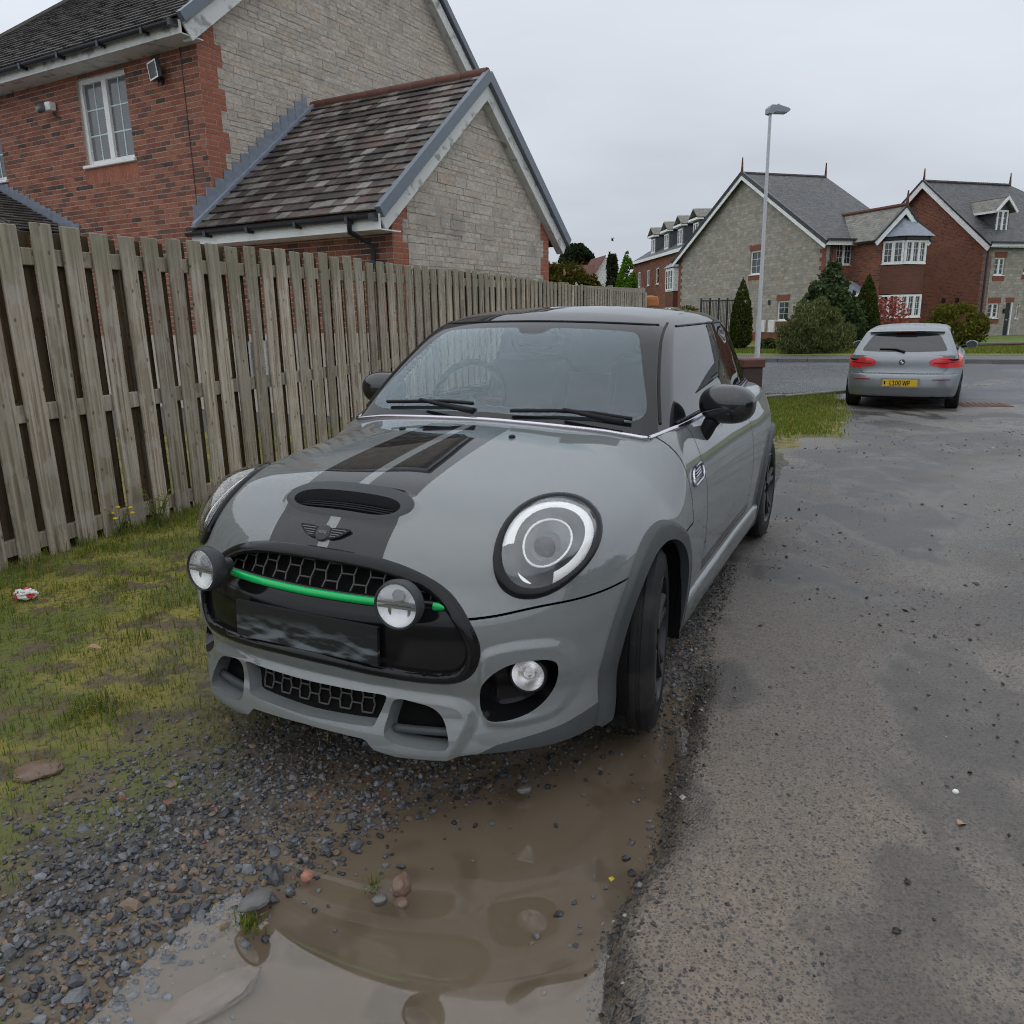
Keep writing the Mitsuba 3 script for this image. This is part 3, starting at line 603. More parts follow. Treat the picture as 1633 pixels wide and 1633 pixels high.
class Face:
    """a plane with origin O, axes ex (along), ez (up) and outward normal n"""
    def __init__(s, O, ex, n, ez=(0, 0, 1)):
        s.O, s.ex, s.n, s.ez = np.asarray(O, float), unit(ex), unit(n), unit(ez)
    def put(s, m): return place(m, s.O, s.ex, s.ez, s.n)
    def box(s, u0, v0, d0, u1, v1, d1, c=0): return s.put(cbox(u0, v0, d0, u1, v1, d1, c) if c else box(u0, v0, d0, u1, v1, d1))
def wall_mesh(face, poly, holes, thick=.2):
    P = Polygon(poly)
    for h in holes: P = P.difference(sbox(*h))
    ms, uvs = [], []
    for g in getattr(P, 'geoms', [P]):
        m = trimesh.creation.extrude_polygon(g, thick, engine='earcut'); v, f = tm(m); v[:, 2] -= thick; v, f = v[f.ravel()], np.arange(3*len(f)).reshape(-1, 3)
        ms.append(face.put((v, f))); uvs.append(v[:, :2] + (v[:, 2:3]*[1, 0]))
    return cat(ms), np.vstack(uvs)
def add_wall(key, face, poly, holes, bs, thick=.2, label=None):
    m, uv = wall_mesh(face, poly, holes, thick); return add_uv(key, m, bs, uv, label=label)
def window(parent, face, r, cas=2, bars=(1, 2), pane='m_pane', sill=True, deep=.09, name='window', f=.07, gb='m_gbar', split=False):
    """a window with frame, casements and glazing bars in the rectangle r = (u0, v0, u1, v1)"""
    u0, v0, u1, v1 = r; d = -deep
    ms = [face.box(u0, v0, d-.05, u1, v0+f, d+.03), face.box(u0, v1-f, d-.05, u1, v1, d+.03), face.box(u0, v0+f, d-.05, u0+f, v1-f, d+.03), face.box(u1-f, v0+f, d-.05, u1, v1-f, d+.03)]
    w = (u1-u0)/cas
    for i in range(1, cas): ms.append(face.box(u0+i*w-f*.8, v0+f, d-.05, u0+i*w+f*.8, v1-f, d+.034))
    k = add(parent+'__'+name, cat(ms), 'm_upvc')
    bm = []
    for i in range(cas):
        a, b = u0+i*w+(f if i == 0 else f*.8), u0+(i+1)*w-(f if i == cas-1 else f*.8)
        if split:
            for ii in range(bars[0]+1):
                for jj in range(bars[1]+1):
                    add(k+'__pane', face.box(a+(b-a)*ii/(bars[0]+1)+.004, v0+f+(v1-v0-2*f)*jj/(bars[1]+1)+.004, d-.02, a+(b-a)*(ii+1)/(bars[0]+1)-.004, v0+f+(v1-v0-2*f)*(jj+1)/(bars[1]+1)-.004, d-.012), pane)
        else: add(k+'__pane', face.box(a, v0+f, d-.02, b, v1-f, d-.012), pane)
        for j in range(1, bars[0]+1): bm.append(face.box(a+(b-a)*j/(bars[0]+1)-.009, v0+f, d-.016, a+(b-a)*j/(bars[0]+1)+.009, v1-f, d-.004))
        for j in range(1, bars[1]+1): bm.append(face.box(a, v0+f+(v1-v0-2*f)*j/(bars[1]+1)-.009, d-.0165, b, v0+f+(v1-v0-2*f)*j/(bars[1]+1)+.009, d-.0045))
    if bm: add(k+'__glazing_bars', cat(bm), gb, kind='stuff')
    if sill: add(k+'__sill', face.box(u0-.04, v0-.05, d-.02, u1+.04, v0-.003, .055, .008), 'm_upvc')
    return k
def box_uv(us): return np.repeat(us, 8, 0)
def masonry(face, region, holes, rows, lens, key, bs, rr, proud=.006, joint=.012, limit=300, jit=.002, off=None):
    """separate blocks in courses over region (shapely, in face coordinates); the nearest ones are parts, the rest one mesh"""
    blocks = []; z = rows[0]; minx, _, maxx, maxy = region.bounds
    hol = [sbox(*h) for h in holes]; R = region
    for h in hol: R = R.difference(h)
    from shapely.prepared import prep
    PR = prep(R); j = 0
    for (z0, z1) in rows[1]:
        x = minx - (off(j) if off else rr.uniform(0, lens(rr)))
        while x < maxx:
            L = lens(rr); b = sbox(x+joint/2, z0+joint/2, x+L-joint/2, z1-joint/2)
            if PR.contains(b): blocks.append((b.bounds, None))
            elif PR.intersects(b):
                g = b.intersection(R)
                for q in getattr(g, 'geoms', [g]):
                    if q.geom_type == 'Polygon' and q.area > .0006: blocks.append((q.bounds, q if abs(q.area - sbox(*q.bounds).area) > 1e-5 else None))
            x += L
        j += 1
    out = []
    for bnd, poly in blocks:
        d = proud + rr.uniform(-jit, jit); 
        m = face.box(bnd[0], bnd[1], -.03, bnd[2], bnd[3], d) if poly is None else face.put(prism(np.array(poly.exterior.coords)[:-1], -.03, d))
        c = m[0].mean(0); area = (bnd[2]-bnd[0])*(bnd[3]-bnd[1]); d_ = c-EYE; size = area/np.dot(d_, d_)*abs(np.dot(face.n, d_))/np.linalg.norm(d_)
        out.append((size, m, [rr.uniform(), rr.uniform()], c))
    def inview(c):
        d = c-EYE; kx, ky, kz = d@_rt, d@_up, d@_f0; return kz > 0 and abs(kx/kz) < .655 and abs(ky/kz) < .655 and not (c[2] < 1.9 and uof(c[0], c[1]) < 0)
    vis = [inview(o[3]) for o in out]; order = sorted(range(len(out)), key=lambda i: (not vis[i], -out[i][0]))
    for i in order[:limit]:
        if not vis[i]: break
        m = out[i][1]; add_uv(key, m, bs, np.tile(out[i][2], (len(m[0]), 1)))
    restl = [i for i in order if not (i in set(order[:limit]) and vis[i])]
    if restl:
        add_uv(key, cat([out[i][1] for i in restl]), bs, np.vstack([np.tile(out[i][2], (len(out[i][1][0]), 1)) for i in restl]), kind='stuff')
def courses(z0, z1, h): 
    n = int((z1-z0)/h); return (z0, [(z0+i*h, z0+(i+1)*h) for i in range(n)])
def tiles(face, poly, gauge, width, key, bs, rr, limit=300, thick=.020, over=.05):
    """overlapping roof tiles on a slope; face.ez runs up the slope"""
    P = Polygon(poly); x0, y0, x1, y1 = P.bounds; out = []
    n = int(np.ceil((y1-y0)/gauge))
    from shapely.prepared import prep
    PR = prep(P.buffer(.01))
    for j in range(n):
        v0 = y0+j*gauge
        for i in range(-1, int((x1-x0)/width)+2):
            u0 = x0+i*width+(j % 2)*width/2; b = sbox(u0+.002, v0, u0+width-.002, min(v0+gauge+over, y1+.02)).intersection(P)
            if b.is_empty or b.geom_type != 'Polygon' or b.area < .002: continue
            a = b.bounds; tl = rr.normal(0, .0025)
            full = abs(b.area-(a[2]-a[0])*(a[3]-a[1])) < 1e-4
            if full: m = box(a[0], a[1], 0, a[2], a[3], thick)
            else: m = prism(np.array(b.exterior.coords)[:-1], 0, thick)
            v = m[0]; v[:, 2] += .030*np.clip(1-(v[:, 1]-v0)/(gauge+over), 0, 1)+tl
            m = face.put(m); c = m[0].mean(0); d = c-EYE; out.append((abs(np.dot(face.n, d))/np.linalg.norm(d)**3, m, [rr.uniform(), rr.uniform()], c))
    def inview(c):
        d = c-EYE; kz = d@_f0; return kz > 0 and abs(d@_rt/kz) < .655 and abs(d@_up/kz) < .655
    order = sorted(range(len(out)), key=lambda i: (not inview(out[i][3]), -out[i][0]))
    for i in order[:limit]: add_uv(key, out[i][1], bs, np.tile(out[i][2], (len(out[i][1][0]), 1)))
    if len(order) > limit: add_uv(key, cat([out[i][1] for i in order[limit:]]), bs, np.vstack([np.tile(out[i][2], (len(out[i][1][0]), 1)) for i in order[limit:]]), kind='stuff')

# ------------------------------------------------------------------ the brick and stone house beyond the fence, with its garage
a1, a2 = math.radians(-60.8), math.radians(29.2)
D1 = np.array([math.sin(a1), math.cos(a1), 0]); D2 = np.array([math.sin(a2), math.cos(a2), 0]); HQ = np.array([-4.445, 12.70, -.30])
UP = np.array([0, 0, 1.])
HOUSE = thing('brick_house', 'tall house with red brick front and pale stone gable behind the fence', 'house')
r = np.random.default_rng(21)
front = Face(HQ, D1, -D2); gable = Face(HQ, D2, -D1)
ZB = 1.5    # what lies lower is hidden by the fence
W1 = (1.65, 4.26, 2.90, 5.56); W2 = (5.23, 4.27, 6.41, 5.58)
EAVE = 6.04; S = .80; APU = 4.31; APZ = EAVE+.06+S*(APU+.0)
fw_ = add_wall(HOUSE+'__front_wall', front, [(0, 0), (7.9, 0), (7.9, EAVE), (0, EAVE)], [W1, W2], 'm_mortar', .25)
reg = Polygon([(.0, ZB), (7.9, ZB), (7.9, EAVE), (0, EAVE)])
red_zone = [sbox(W1[0]-.05, W1[1]-.29, W1[2]+.05, W1[1]-.05), sbox(W2[0]-.05, W2[1]-.29, W2[2]+.05, W2[1]-.05)]
pat = lambda j: 0 if j % 2 else .1125
reg_w = reg
for z in red_zone: reg_w = reg_w.difference(z)
masonry(front, reg_w, [(W[0]-.0, W[1]-.0, W[2]+.0, W[3]) for W in (W1, W2)], courses(ZB, EAVE, .075), lambda q: .225, fw_+'__brick', 'm_brick', r, off=pat)
for z in red_zone: masonry(front, z, [], (z.bounds[1], [(z.bounds[1], z.bounds[3])]), lambda q: .075, fw_+'__sill_brick', 'm_brick_red', r, off=lambda j: 0)
# gable wall: stone blocks, brick quoins in steps
gp = [(0, 0), (2*APU, 0), (2*APU, EAVE), (APU, APZ), (0, EAVE)]
gw = add_wall(HOUSE+'__gable_wall', gable, gp, [], 'm_mortar_grey', .25)
quoin, zc, q_i = [], ZB, 0
while zc < EAVE-.02:
    quoin.append(sbox(0, zc, .45 if q_i % 2 else .3375, min(zc+.30, EAVE))); zc += .30; q_i += 1
from shapely import union_all
Q_ = union_all(quoin); stone_reg = Polygon([(0, ZB), (2*APU, ZB), (2*APU, EAVE), (APU, APZ), (0, EAVE)]).difference(Q_.buffer(.001))
masonry(gable, Q_, [], courses(ZB, EAVE, .075), lambda q: .225, gw+'__quoin_brick', 'm_brick_red', r, off=lambda j: 0 if j % 2 else .1125, limit=120)
def rough_courses(z0, z1, rr):
    rows, z = [], z0
    while z < z1: h = rr.choice([.075, .075, .075, .10, .145]); rows.append((z, z+h)); z += h
    return (z0, rows)
masonry(gable, stone_reg, [], rough_courses(ZB, APZ, r), lambda q: q.choice([.19, .25, .32, .40, .47]), gw+'__stone', 'm_ashlar', r, joint=.009, jit=.005)
# roof: front slope with a hip at its far end, back slope
sl = math.hypot(1, S); up_f = unit(D2+UP*S); nf = unit(-D2*S+UP)
OV = .40; HIP = 7.81
O = HQ + UP*(EAVE+.10-S*OV) - D2*OV - D1*.18
rf = Face(O, D1, nf, up_f); Lr = (APU+OV)*sl
hipx = lambda v: HIP+.18+OV - v/sl
fpoly = [(0, 0), (HIP+.18+OV, 0), (hipx(Lr), Lr), (0, Lr)]
rk = add(HOUSE+'__roof', cat([rf.put(prism(fpoly, -.10, -.004)), Face(HQ + UP*(EAVE+.10-S*OV) + D2*(2*APU+OV) - D1*.18, D1, unit(D2*S+UP), unit(-D2+UP*S)).put(prism(fpoly, -.10, .02)),
     Face(HQ + D1*(HIP+OV) + UP*(EAVE+.10-S*OV) - D2*OV, D2, unit(D1*S+UP), unit(-D1+UP*S)).put(prism([(0, 0), (2*(APU+OV), 0), (APU+OV, Lr)], -.10, .02))]), 'm_tile_dark')
tiles(rf, fpoly, .147, .165, rk+'__tile', 'm_tile_dark', r, limit=260)
hipA = O+D1*(HIP+.18+OV)+UP*.03; hipB = O+D1*hipx(Lr)+up_f*Lr+UP*.03
add(HOUSE+'__hip_ridge', tube(np.linspace(hipA, hipB, 12), .075, 8), 'm_tile_dark', smooth=40)
# eaves: soffit, fascia, gutter on brackets
ez0 = EAVE+.10-S*OV
fo = Face(HQ+UP*0, D1, -D2)
add(HOUSE+'__fascia', fo.box(-.16, ez0-.19, OV-.03, HIP+.3, ez0-.02, OV-.005), 'm_board'); add(HOUSE+'__soffit', fo.box(-.16, ez0-.19, .0, HIP+.3, ez0-.175, OV-.035), 'm_board')
def gutter(parent, face, u0, u1, z, d, brackets):
    t = np.linspace(np.pi, 2*np.pi, 9); prof = np.concatenate([np.stack([.058*np.cos(t), .058*np.sin(t)], 1), np.stack([.050*np.cos(t[::-1]), .050*np.sin(t[::-1])], 1)])
    m = prism(prof, u0, u1); v = m[0]; k = add(parent+'__gutter', face.put((np.stack([v[:, 2], v[:, 1]+z, v[:, 0]+d], 1), m[1])), 'm_gutter')
    for b in brackets: add(k+'__bracket', face.box(b-.025, z-.085, d-.06, b+.025, z-.0, d+.066), 'm_gutter')
    add(k+'__stop_end', face.box(u0-.03, z-.075, d-.07, u0+.03, z+.012, d+.07), 'm_gutter'); return k
gutter(HOUSE, fo, -.10, HIP+.3, ez0-.035, OV+.065, [.5, 1.5, 2.5, 3.5, 4.5, 5.5, 6.5, 7.5])
# barge boards and slate-blue verge trim on both gable slopes
def barge(parent, face, p0, p1, wdt, d0, d1, m, drop=0, nm='barge_board'):
    p0, p1 = np.asarray(p0, float), np.asarray(p1, float); e = (p1-p0)/np.linalg.norm(p1-p0); q = np.array([e[1], -e[0]])
    if q[1] > 0: q = -q
    poly = np.array([p0+q*drop, p1+q*drop, p1+q*(drop+wdt), p0+q*(drop+wdt)])
    if Polygon(poly).exterior.is_ccw is False: poly = poly[::-1]
    return add(parent+'__'+nm, face.put(prism(poly, d0, d1)), m)
za = EAVE+.10
for sg, (u0, u1) in ((1, (-OV, APU)), (-1, (2*APU+OV, APU))):
    pa, pb = (u0, ez0), (u1, za+S*APU)
    barge(HOUSE, gable, pa, pb, .25, .15, .18, 'm_board', .06)
    barge(HOUSE, gable, pa, pb, .13, .16, .25, 'm_verge_trim', -.07, 'verge_trim')
    barge(HOUSE, gable, pa, pb, .03, .0, .148, 'm_board', .27, 'verge_soffit')
window(HOUSE, front, W1, 2, (1, 2), 'm_pane_grey', split=True); window(HOUSE, front, W2, 2, (1, 2), split=True)
add(HOUSE+'__alarm_cable', tube(np.array([front.O+D1*.34-D2*.014+UP*z for z in (2.1, 3, 4, EAVE-.05)]), .006, 5), 'm_gutter')
# porch roof at the left with stepped lead
pf = Face(HQ+D1*3.43+UP*3.20-D2*.02, -D2, unit(-D1*.43+UP), unit(D1+UP*.43))
PK = add(HOUSE+'__porch_roof', pf.put(prism([(0, 0), (.95, 0), (.95, 2.7), (0, 2.7)], -.06, 0)), 'm_tile_dark')
tiles(pf, [(.06, 0), (.95, 0), (.95, 2.7), (.06, 2.7)], .147, .165, PK+'__tile', 'm_tile_dark', r, limit=80)
for i in range(17):
    u = 3.33+i*.145; z = 3.22+(u-3.33)*.43; add(PK+'__flashing', front.box(u, z-.06, .006, u+.15, z+.17, .016+.002*(i % 2)), 'm_lead')
# ---- garage
GAR = thing('garage', 'lower garage with patchy tiled roof and stone gable, joined to the brick house', 'garage')
GL, GU, GS = 3.35, 2.375, .78; GE = 3.01
gfront = Face(HQ-D1*GL, D1, -D2); ggab = Face(HQ-D1*GL, D2, -D1)
gO = HQ+UP*(GE)-D2*.47-D1*(GL+.16); up_g = unit(D2+UP*GS); gsl = math.hypot(1, GS)
garf = Face(gO, D1, unit(-D2*GS+UP), up_g); Lg = (GU+.47)*gsl
gk = add_wall(GAR+'__front_wall', gfront, [(0, 0), (GL-.02, 0), (GL-.02, GE+.09), (0, GE+.05)], [], 'm_mortar', .2)
masonry(gfront, Polygon([(0, 1.5), (GL-.02, 1.5), (GL-.02, GE+.09), (0, GE+.05)]), [], courses(1.5, GE+.1, .075), lambda q: .225, gk+'__brick', 'm_brick', r, off=pat, limit=140)
ap = GE+GS*(GU+.47)-.08
ggp = [(0, 0), (2*GU-.05, 0), (2*GU-.05, GE+.2), (GU, ap), (0, GE+.2)]
gg = add_wall(GAR+'__gable_wall', ggab, ggp, [], 'm_mortar_grey', .2)
qn = union_all([sbox(0, 1.5+i*.30, .3375 if i % 2 else .225, 1.5+(i+1)*.30) for i in range(6)]+[sbox(2*GU-.05-(.3375 if i % 2 else .225), 1.5+i*.30, 2*GU-.05, 1.5+(i+1)*.30) for i in range(6)])
gpoly = Polygon([(0, 1.5), (2*GU-.05, 1.5), (2*GU-.05, GE+.2), (GU, ap), (0, GE+.2)])
masonry(ggab, gpoly.intersection(qn), [], courses(1.5, 3.3, .075), lambda q: .225, gg+'__quoin_brick', 'm_brick_red', r, off=lambda j: 0)
masonry(ggab, gpoly.difference(qn.buffer(.001)), [], rough_courses(1.5, ap, r), lambda q: q.choice([.19, .25, .32, .40, .47]), gg+'__stone', 'm_ashlar', r, joint=.009, jit=.005)
gp2 = [(0, 0), (GL+.15, 0), (GL+.15, Lg), (0, Lg)]
grk = add(GAR+'__roof', cat([garf.put(prism(gp2, -.08, -.004)), Face(HQ+UP*GE+D2*(2*GU+.47)-D1*(GL+.16), D1, unit(D2*GS+UP), unit(-D2+UP*GS)).put(prism(gp2, -.08, .015))]), 'm_tile_dark')
tiles(garf, [(.02, 0), (GL+.15, 0), (GL+.15, Lg), (.02, Lg)], .19, .195, grk+'__tile', 'm_tile', r, limit=300)
ridge0 = gO+up_g*Lg+UP*.02
for i in range(8):
    t0, t1 = i*.45, min((i+1)*.45-.006, GL+.16); add(grk+'__ridge_tile', tube(np.array([ridge0+D1*t0, ridge0+D1*t1]), .085, 10), 'm_ridge', smooth=40)
gz0 = GE; gfo = Face(HQ-D1*(GL+.16), D1, -D2)
add(GAR+'__fascia', gfo.box(0, gz0-.21, .442, GL+.15, gz0-.02, .465), 'm_upvc'); add(GAR+'__soffit', gfo.box(.02, gz0-.21, .0, GL+.15, gz0-.195, .44), 'm_upvc')
gut = gutter(GAR, gfo, .05, GL+.17, gz0-.035, .525, [.45, 1.35, 2.25, 3.1])
dp = np.array([[.45, gz0-.08, .525], [.45, gz0-.22, .525], [.45, gz0-.36, .07], [.45, 0, .07]]); dpp = np.array([gfo.O+gfo.ex*a+UP*b+gfo.n*c for a, b, c in dp]); add(GAR+'__downpipe', tube(dpp, .036, 10), 'm_gutter', smooth=True)
add(GAR+'__pipe_clip', gfo.box(.40, gz0-.60, .03, .50, gz0-.55, .115), 'm_gutter')
for sg, (u0, u1) in ((1, (-.47, GU)), (-1, (2*GU+.47, GU))):
    pa, pb = (u0, GE), (u1, GE+GS*(GU+.47))
    barge(GAR, ggab, pa, pb, .20, .11, .14, 'm_board', .07); barge(GAR, ggab, pa, pb, .15, .125, .21, 'm_verge_trim', -.07, 'verge_trim'); barge(GAR, ggab, pa, pb, .03, 0, .108, 'm_board', .235, 'verge_soffit')
for i in range(28):
    u = -.40+i*.093; z = GE+.05+(u+.47)*GS; add(GAR+'__flashing', gable.box(u, z-.10, .014, u+.103, z+.27+(.06 if i % 2 else 0), .022+.006*(i % 2)), 'm_lead')
add(GAR+'__lead_gutter', gable.put(prism(np.array([(-.47, GE+.02), (GU, GE+.02+GS*(GU+.47)), (GU, GE+.10+GS*(GU+.47)), (-.47, GE+.10)]), .03, .11)), 'm_lead')
# ---- lamps on the brick wall
FL = thing('floodlight', 'black floodlight tilted on the brick wall beside the quoins', 'floodlight')
o = front.O+D1*.80+UP*5.36; 
add(FL+'__bracket', cat([tube(np.array([o-D2*.0-UP*.12, o-D2*.05-UP*.12]), .05, 12), tube(np.array([o-D2*.03-UP*.12, o-D2*.13-UP*.03]), .014, 6)]), 'm_gutter', smooth=35)
hx, hn = unit(D1+D2*.1), unit(-D2*.9-UP*.10+D1*.28); hx = unit(np.cross(UP, hn)); hy = np.cross(hn, hx)
add(FL+'__lamp_case', place(cbox(-.16, -.12, -.07, .16, .12, .0, .012), o-D2*.16, hx, hy, hn), 'm_gutter'); add(FL+'__lamp_glass', place(box(-.14, -.10, .0, .14, .10, .004), o-D2*.16, hx, hy, hn), 'm_pane_grey')
add(FL+'__rim', place(cat([box(-.16, -.12, .001, .16, -.10, .006), box(-.16, .10, .001, .16, .12, .006), box(-.16, -.10, .001, -.14, .10, .006), box(.14, -.10, .001, .16, .10, .006)]), o-D2*.16, hx, hy, hn), 'm_upvc')
SL = thing('security_lamp', 'small white security lamp on the brick wall left of the window', 'lamp')
o = front.O+D1*3.52+UP*5.24
add(SL+'__lamp_case', place(cbox(-.075, -.07, .03, .065, .06, .15, .01), o, D1, UP, -D2), 'm_upvc'); add(SL+'__lamp_head', place(revolve([(0, .0), (.07, .0), (.078, .07), (.045, .12), (0, .13)], 20), o-D2*.14+D1*.11-UP*.02, UP, D1, unit(-D2-UP*.3)), 'm_lamp_dark', smooth=35)
add(SL+'__cable', tube(np.array([o-UP*.05-D2*.05, o-UP*.13-D2*.03-D1*.0, o-UP*.17-D2*.01-D1*.10]), .012, 6), 'm_gutter', smooth=True)
# ------------------------------------------------------------------ houses across the road
def slope_roof(key, face, poly, bs, thick=.10):
    m = trimesh.creation.extrude_polygon(Polygon(poly), thick, engine='earcut'); v, f = tm(m); v[:, 2] -= thick; v = v[f.ravel()]; uv = v[:, :2]; return add_uv(key, face.put((v, np.arange(len(v)).reshape(-1, 3))), bs, uv)
def dressed_window(parent, face, r, cas=1, head=True, **k):
    u0, v0, u1, v1 = r; 
    if head: add(parent+'__lintel', face.box(u0-.08, v1+.01, -.05, u1+.08, v1+.30, .014), 'm_brick_red2'); add(parent+'__brick_sill', face.box(u0-.08, v0-.30, -.05, u1+.08, v0-.06, .016), 'm_brick_red2')
    return window(parent, face, r, cas, k.pop('bars', (1, 2)), f=.075, deep=.10, gb='m_upvc', **k)
mat('m_brick_red2', principled((.21, .075, .048), .9))
def bargeboards(parent, face, u0, u1, z0, S, d=.30, w=.28, off=0):
    um = (u0+u1)/2
    for a in (u0, u1): barge(parent, face, (a, z0), (um, z0+S*abs(um-a)), w, d, d+.05, 'm_upvc', .0)
    for a in (u0, u1): barge(parent, face, (a, z0), (um, z0+S*abs(um-a)), .09, d-.02, d+.09, 'm_gutter', -.10, 'verge_trim')
def finial(parent, p, h=.5): add(parent+'__finial', tube(np.array([p-UP*.1, p+UP*h*.5, p+UP*h]), [.08, .05, .03], 6), 'm_ridge')
# --- stone gable house: gable wall facing the road, brick front to its right
SH = thing('stone_gable_house', 'stone house across the road with white barge boards and a brick bay', 'house')
GR = np.array([15.39, 39.5, -.35]); gdir = unit([-(15.386-10.937), -(39.5-52.), 0]); gdir = unit(np.array([10.937-15.386, 52-39.5, 0]))  # from right corner to left corner
gnorm = unit(np.array([-gdir[1], gdir[0], 0])); 
if gnorm[1] > 0 or np.dot(gnorm, EYE-GR) < 0: gnorm = -gnorm
HDIR = -gnorm      # the front runs away from the gable
GWd = 13.27; EV = 4.95; SG = .60
gf = Face(GR, gdir, gnorm)
gpts = [(0, 0), (GWd, 0), (GWd, EV), (GWd/2, EV+SG*GWd/2), (0, EV)]
wu = lambda a, b: (GWd-b, GWd-a)
w1, w2 = wu(7.34, 8.27), wu(9.87, 10.75); W1f, W2f = (w1[0], 3.69, w1[1], 4.93), (w2[0], 1.24, w2[1], 2.24)
sw_ = add_wall(SH+'__gable_wall', gf, gpts, [W1f, W2f], 'm_stone_far', .3)
add(SH+'__plinth', gf.box(0, 0, .0, GWd, .62, .05), 'm_brick_red2')
for i in range(22): add(SH+'__quoin', gf.box(0, .62+i*.2, -.02, .42 if i % 2 else .25, .81+i*.2, .02), 'm_brick_red2')
for i in range(22): add(SH+'__quoin', gf.box(GWd-(.42 if i % 2 else .25), .62+i*.2, -.02, GWd, .81+i*.2, .02), 'm_brick_red2')
dressed_window(SH, gf, W1f); dressed_window(SH, gf, W2f)
for u in (wu(8.55, 9.05), wu(9.35, 9.85)): add(SH+'__meter_box', gf.box(u[0], .62, .02, u[1], 1.25, .14, .02), 'm_white')
add(SH+'__vent', gf.box(wu(9.15, 9.3)[0], 2.05, .0, wu(9.15, 9.3)[1], 2.3, .06), 'm_gutter')
bargeboards(SH, gf, -.35, GWd+.35, EV-.35*SG+.1, SG, .28)
LenR = 5.3
sgn = unit(np.cross(gdir, UP)); ridgez = EV+.1+SG*GWd/2
rs = math.hypot(1, SG); LS = (GWd/2+.35)*rs
# right slope of the roof (towards the brick front), with a hip at its far end
O = GR-gdir*.35+UP*(EV+.1-SG*.35)+gnorm*.35
fr_ = Face(O, -gnorm, unit(-gdir+UP*1/SG), unit(gdir+UP*SG)); far_ = 5.0
slope_roof(SH+'__roof', fr_, [(0, 0), (far_+.7, 0), (far_+.7, LS), (0, LS)], 'm_roof_far')
O2 = GR+gdir*(GWd+.35)+UP*(EV+.1-SG*.35)+gnorm*.35
slope_roof(SH+'__roof', Face(O2, -gnorm, unit(gdir+UP*1/SG), unit(-gdir+UP*SG)), [(0, 0), (far_+.7, 0), (far_+.7, LS), (0, LS)], 'm_roof_far')
hipO = GR-gnorm*(far_+.6)-gdir*.35+UP*(EV+.1-SG*.35)
apex_in = fr_.O+fr_.ex*(far_+.65)+fr_.ez*LS
add_wall(SH+'__far_wall', Face(GR-gnorm*far_, gdir, -gnorm), gpts, [], 'm_brick_far', .3)
finial(SH, GR+gdir*GWd/2+UP*(ridgez+.05)+gnorm*.3, .75); finial(SH, apex_in, .75)
add(SH+'__ridge', tube(np.array([GR+gdir*GWd/2+UP*ridgez+gnorm*.3, apex_in]), .09, 6), 'm_tile_dark')
# brick front (right of the gable)
ff = Face(GR, -gnorm, -gdir)
wf = (.62, 3.85, 1.60, 4.86)
add_wall(SH+'__front_wall', ff, [(.3, 0), (far_-.3, 0), (far_-.3, EV), (.3, EV)], [wf], 'm_brick_far', .3)
dressed_window(SH, ff, wf, 2, False)
add(SH+'__downpipe', tube(np.array([ff.O+ff.ex*.25+ff.n*.08+UP*.0, ff.O+ff.ex*.25+ff.n*.08+UP*EV]), .05, 6), 'm_gutter')
add(SH+'__fascia', ff.box(-.3, EV-.22, .30, 1.5, EV+.0, .35), 'm_upvc'); add(SH+'__gutter', ff.box(-.3, EV-.02, .35, 1.5, EV+.08, .46), 'm_gutter')
# projecting brick gable with the two-storey bay
PB, PW_, PE = 1.5, 2.8, 1.5          # start along the front, width, projection
pfce = Face(GR-gnorm*PB-gdir*PE, -gnorm, -gdir)
add_wall(SH+'__bay_wall', pfce, [(0, 0), (PW_, 0), (PW_, EV), (PW_/2, EV+PW_/2*.92), (0, EV)], [], 'm_brick_far', .3)
add_wall(SH+'__bay_side', Face(GR-gnorm*PB, -gdir, gnorm), [(0, 0), (PE-.3, 0), (PE-.3, EV), (0, EV)], [], 'm_brick_far', .3)
bargeboards(SH, pfce, -.3, PW_+.3, EV-.2, .92, .25, .22)
add_wall(SH+'__bay_side', Face(GR-gnorm*(PB+PW_), -gdir, -gnorm), [(0, 0), (PE-.3, 0), (PE-.3, EV), (0, EV)], [], 'm_brick_far', .3)
for sg, o, n_ in ((1, -.3, gnorm), (-1, PW_+.3, -gnorm)):
    O = pfce.O-gnorm*o+UP*(EV-.12)-gdir*.3
    slope_roof(SH+'__bay_roof', Face(O, gdir, unit(n_+UP/.92), unit(-n_+UP*.92)), [(0, 0), (4.6, 0), (4.6, (PW_/2+.3)*1.359), (0, (PW_/2+.3)*1.359)], 'm_roof_pale')
finial(SH, pfce.O+pfce.ex*PW_/2+UP*(EV-.12+.92*(PW_/2+.3)+.05)+pfce.n*.3, .6)
add(SH+'__bay_ridge', tube(np.array([pfce.O+pfce.ex*PW_/2+UP*(EV-.12+.92*(PW_/2+.3)+.03)+pfce.n*.3, pfce.O+pfce.ex*PW_/2+UP*(EV-.12+.92*(PW_/2+.3)+.03)-pfce.n*4.2]), .10, 6), 'm_ridge')
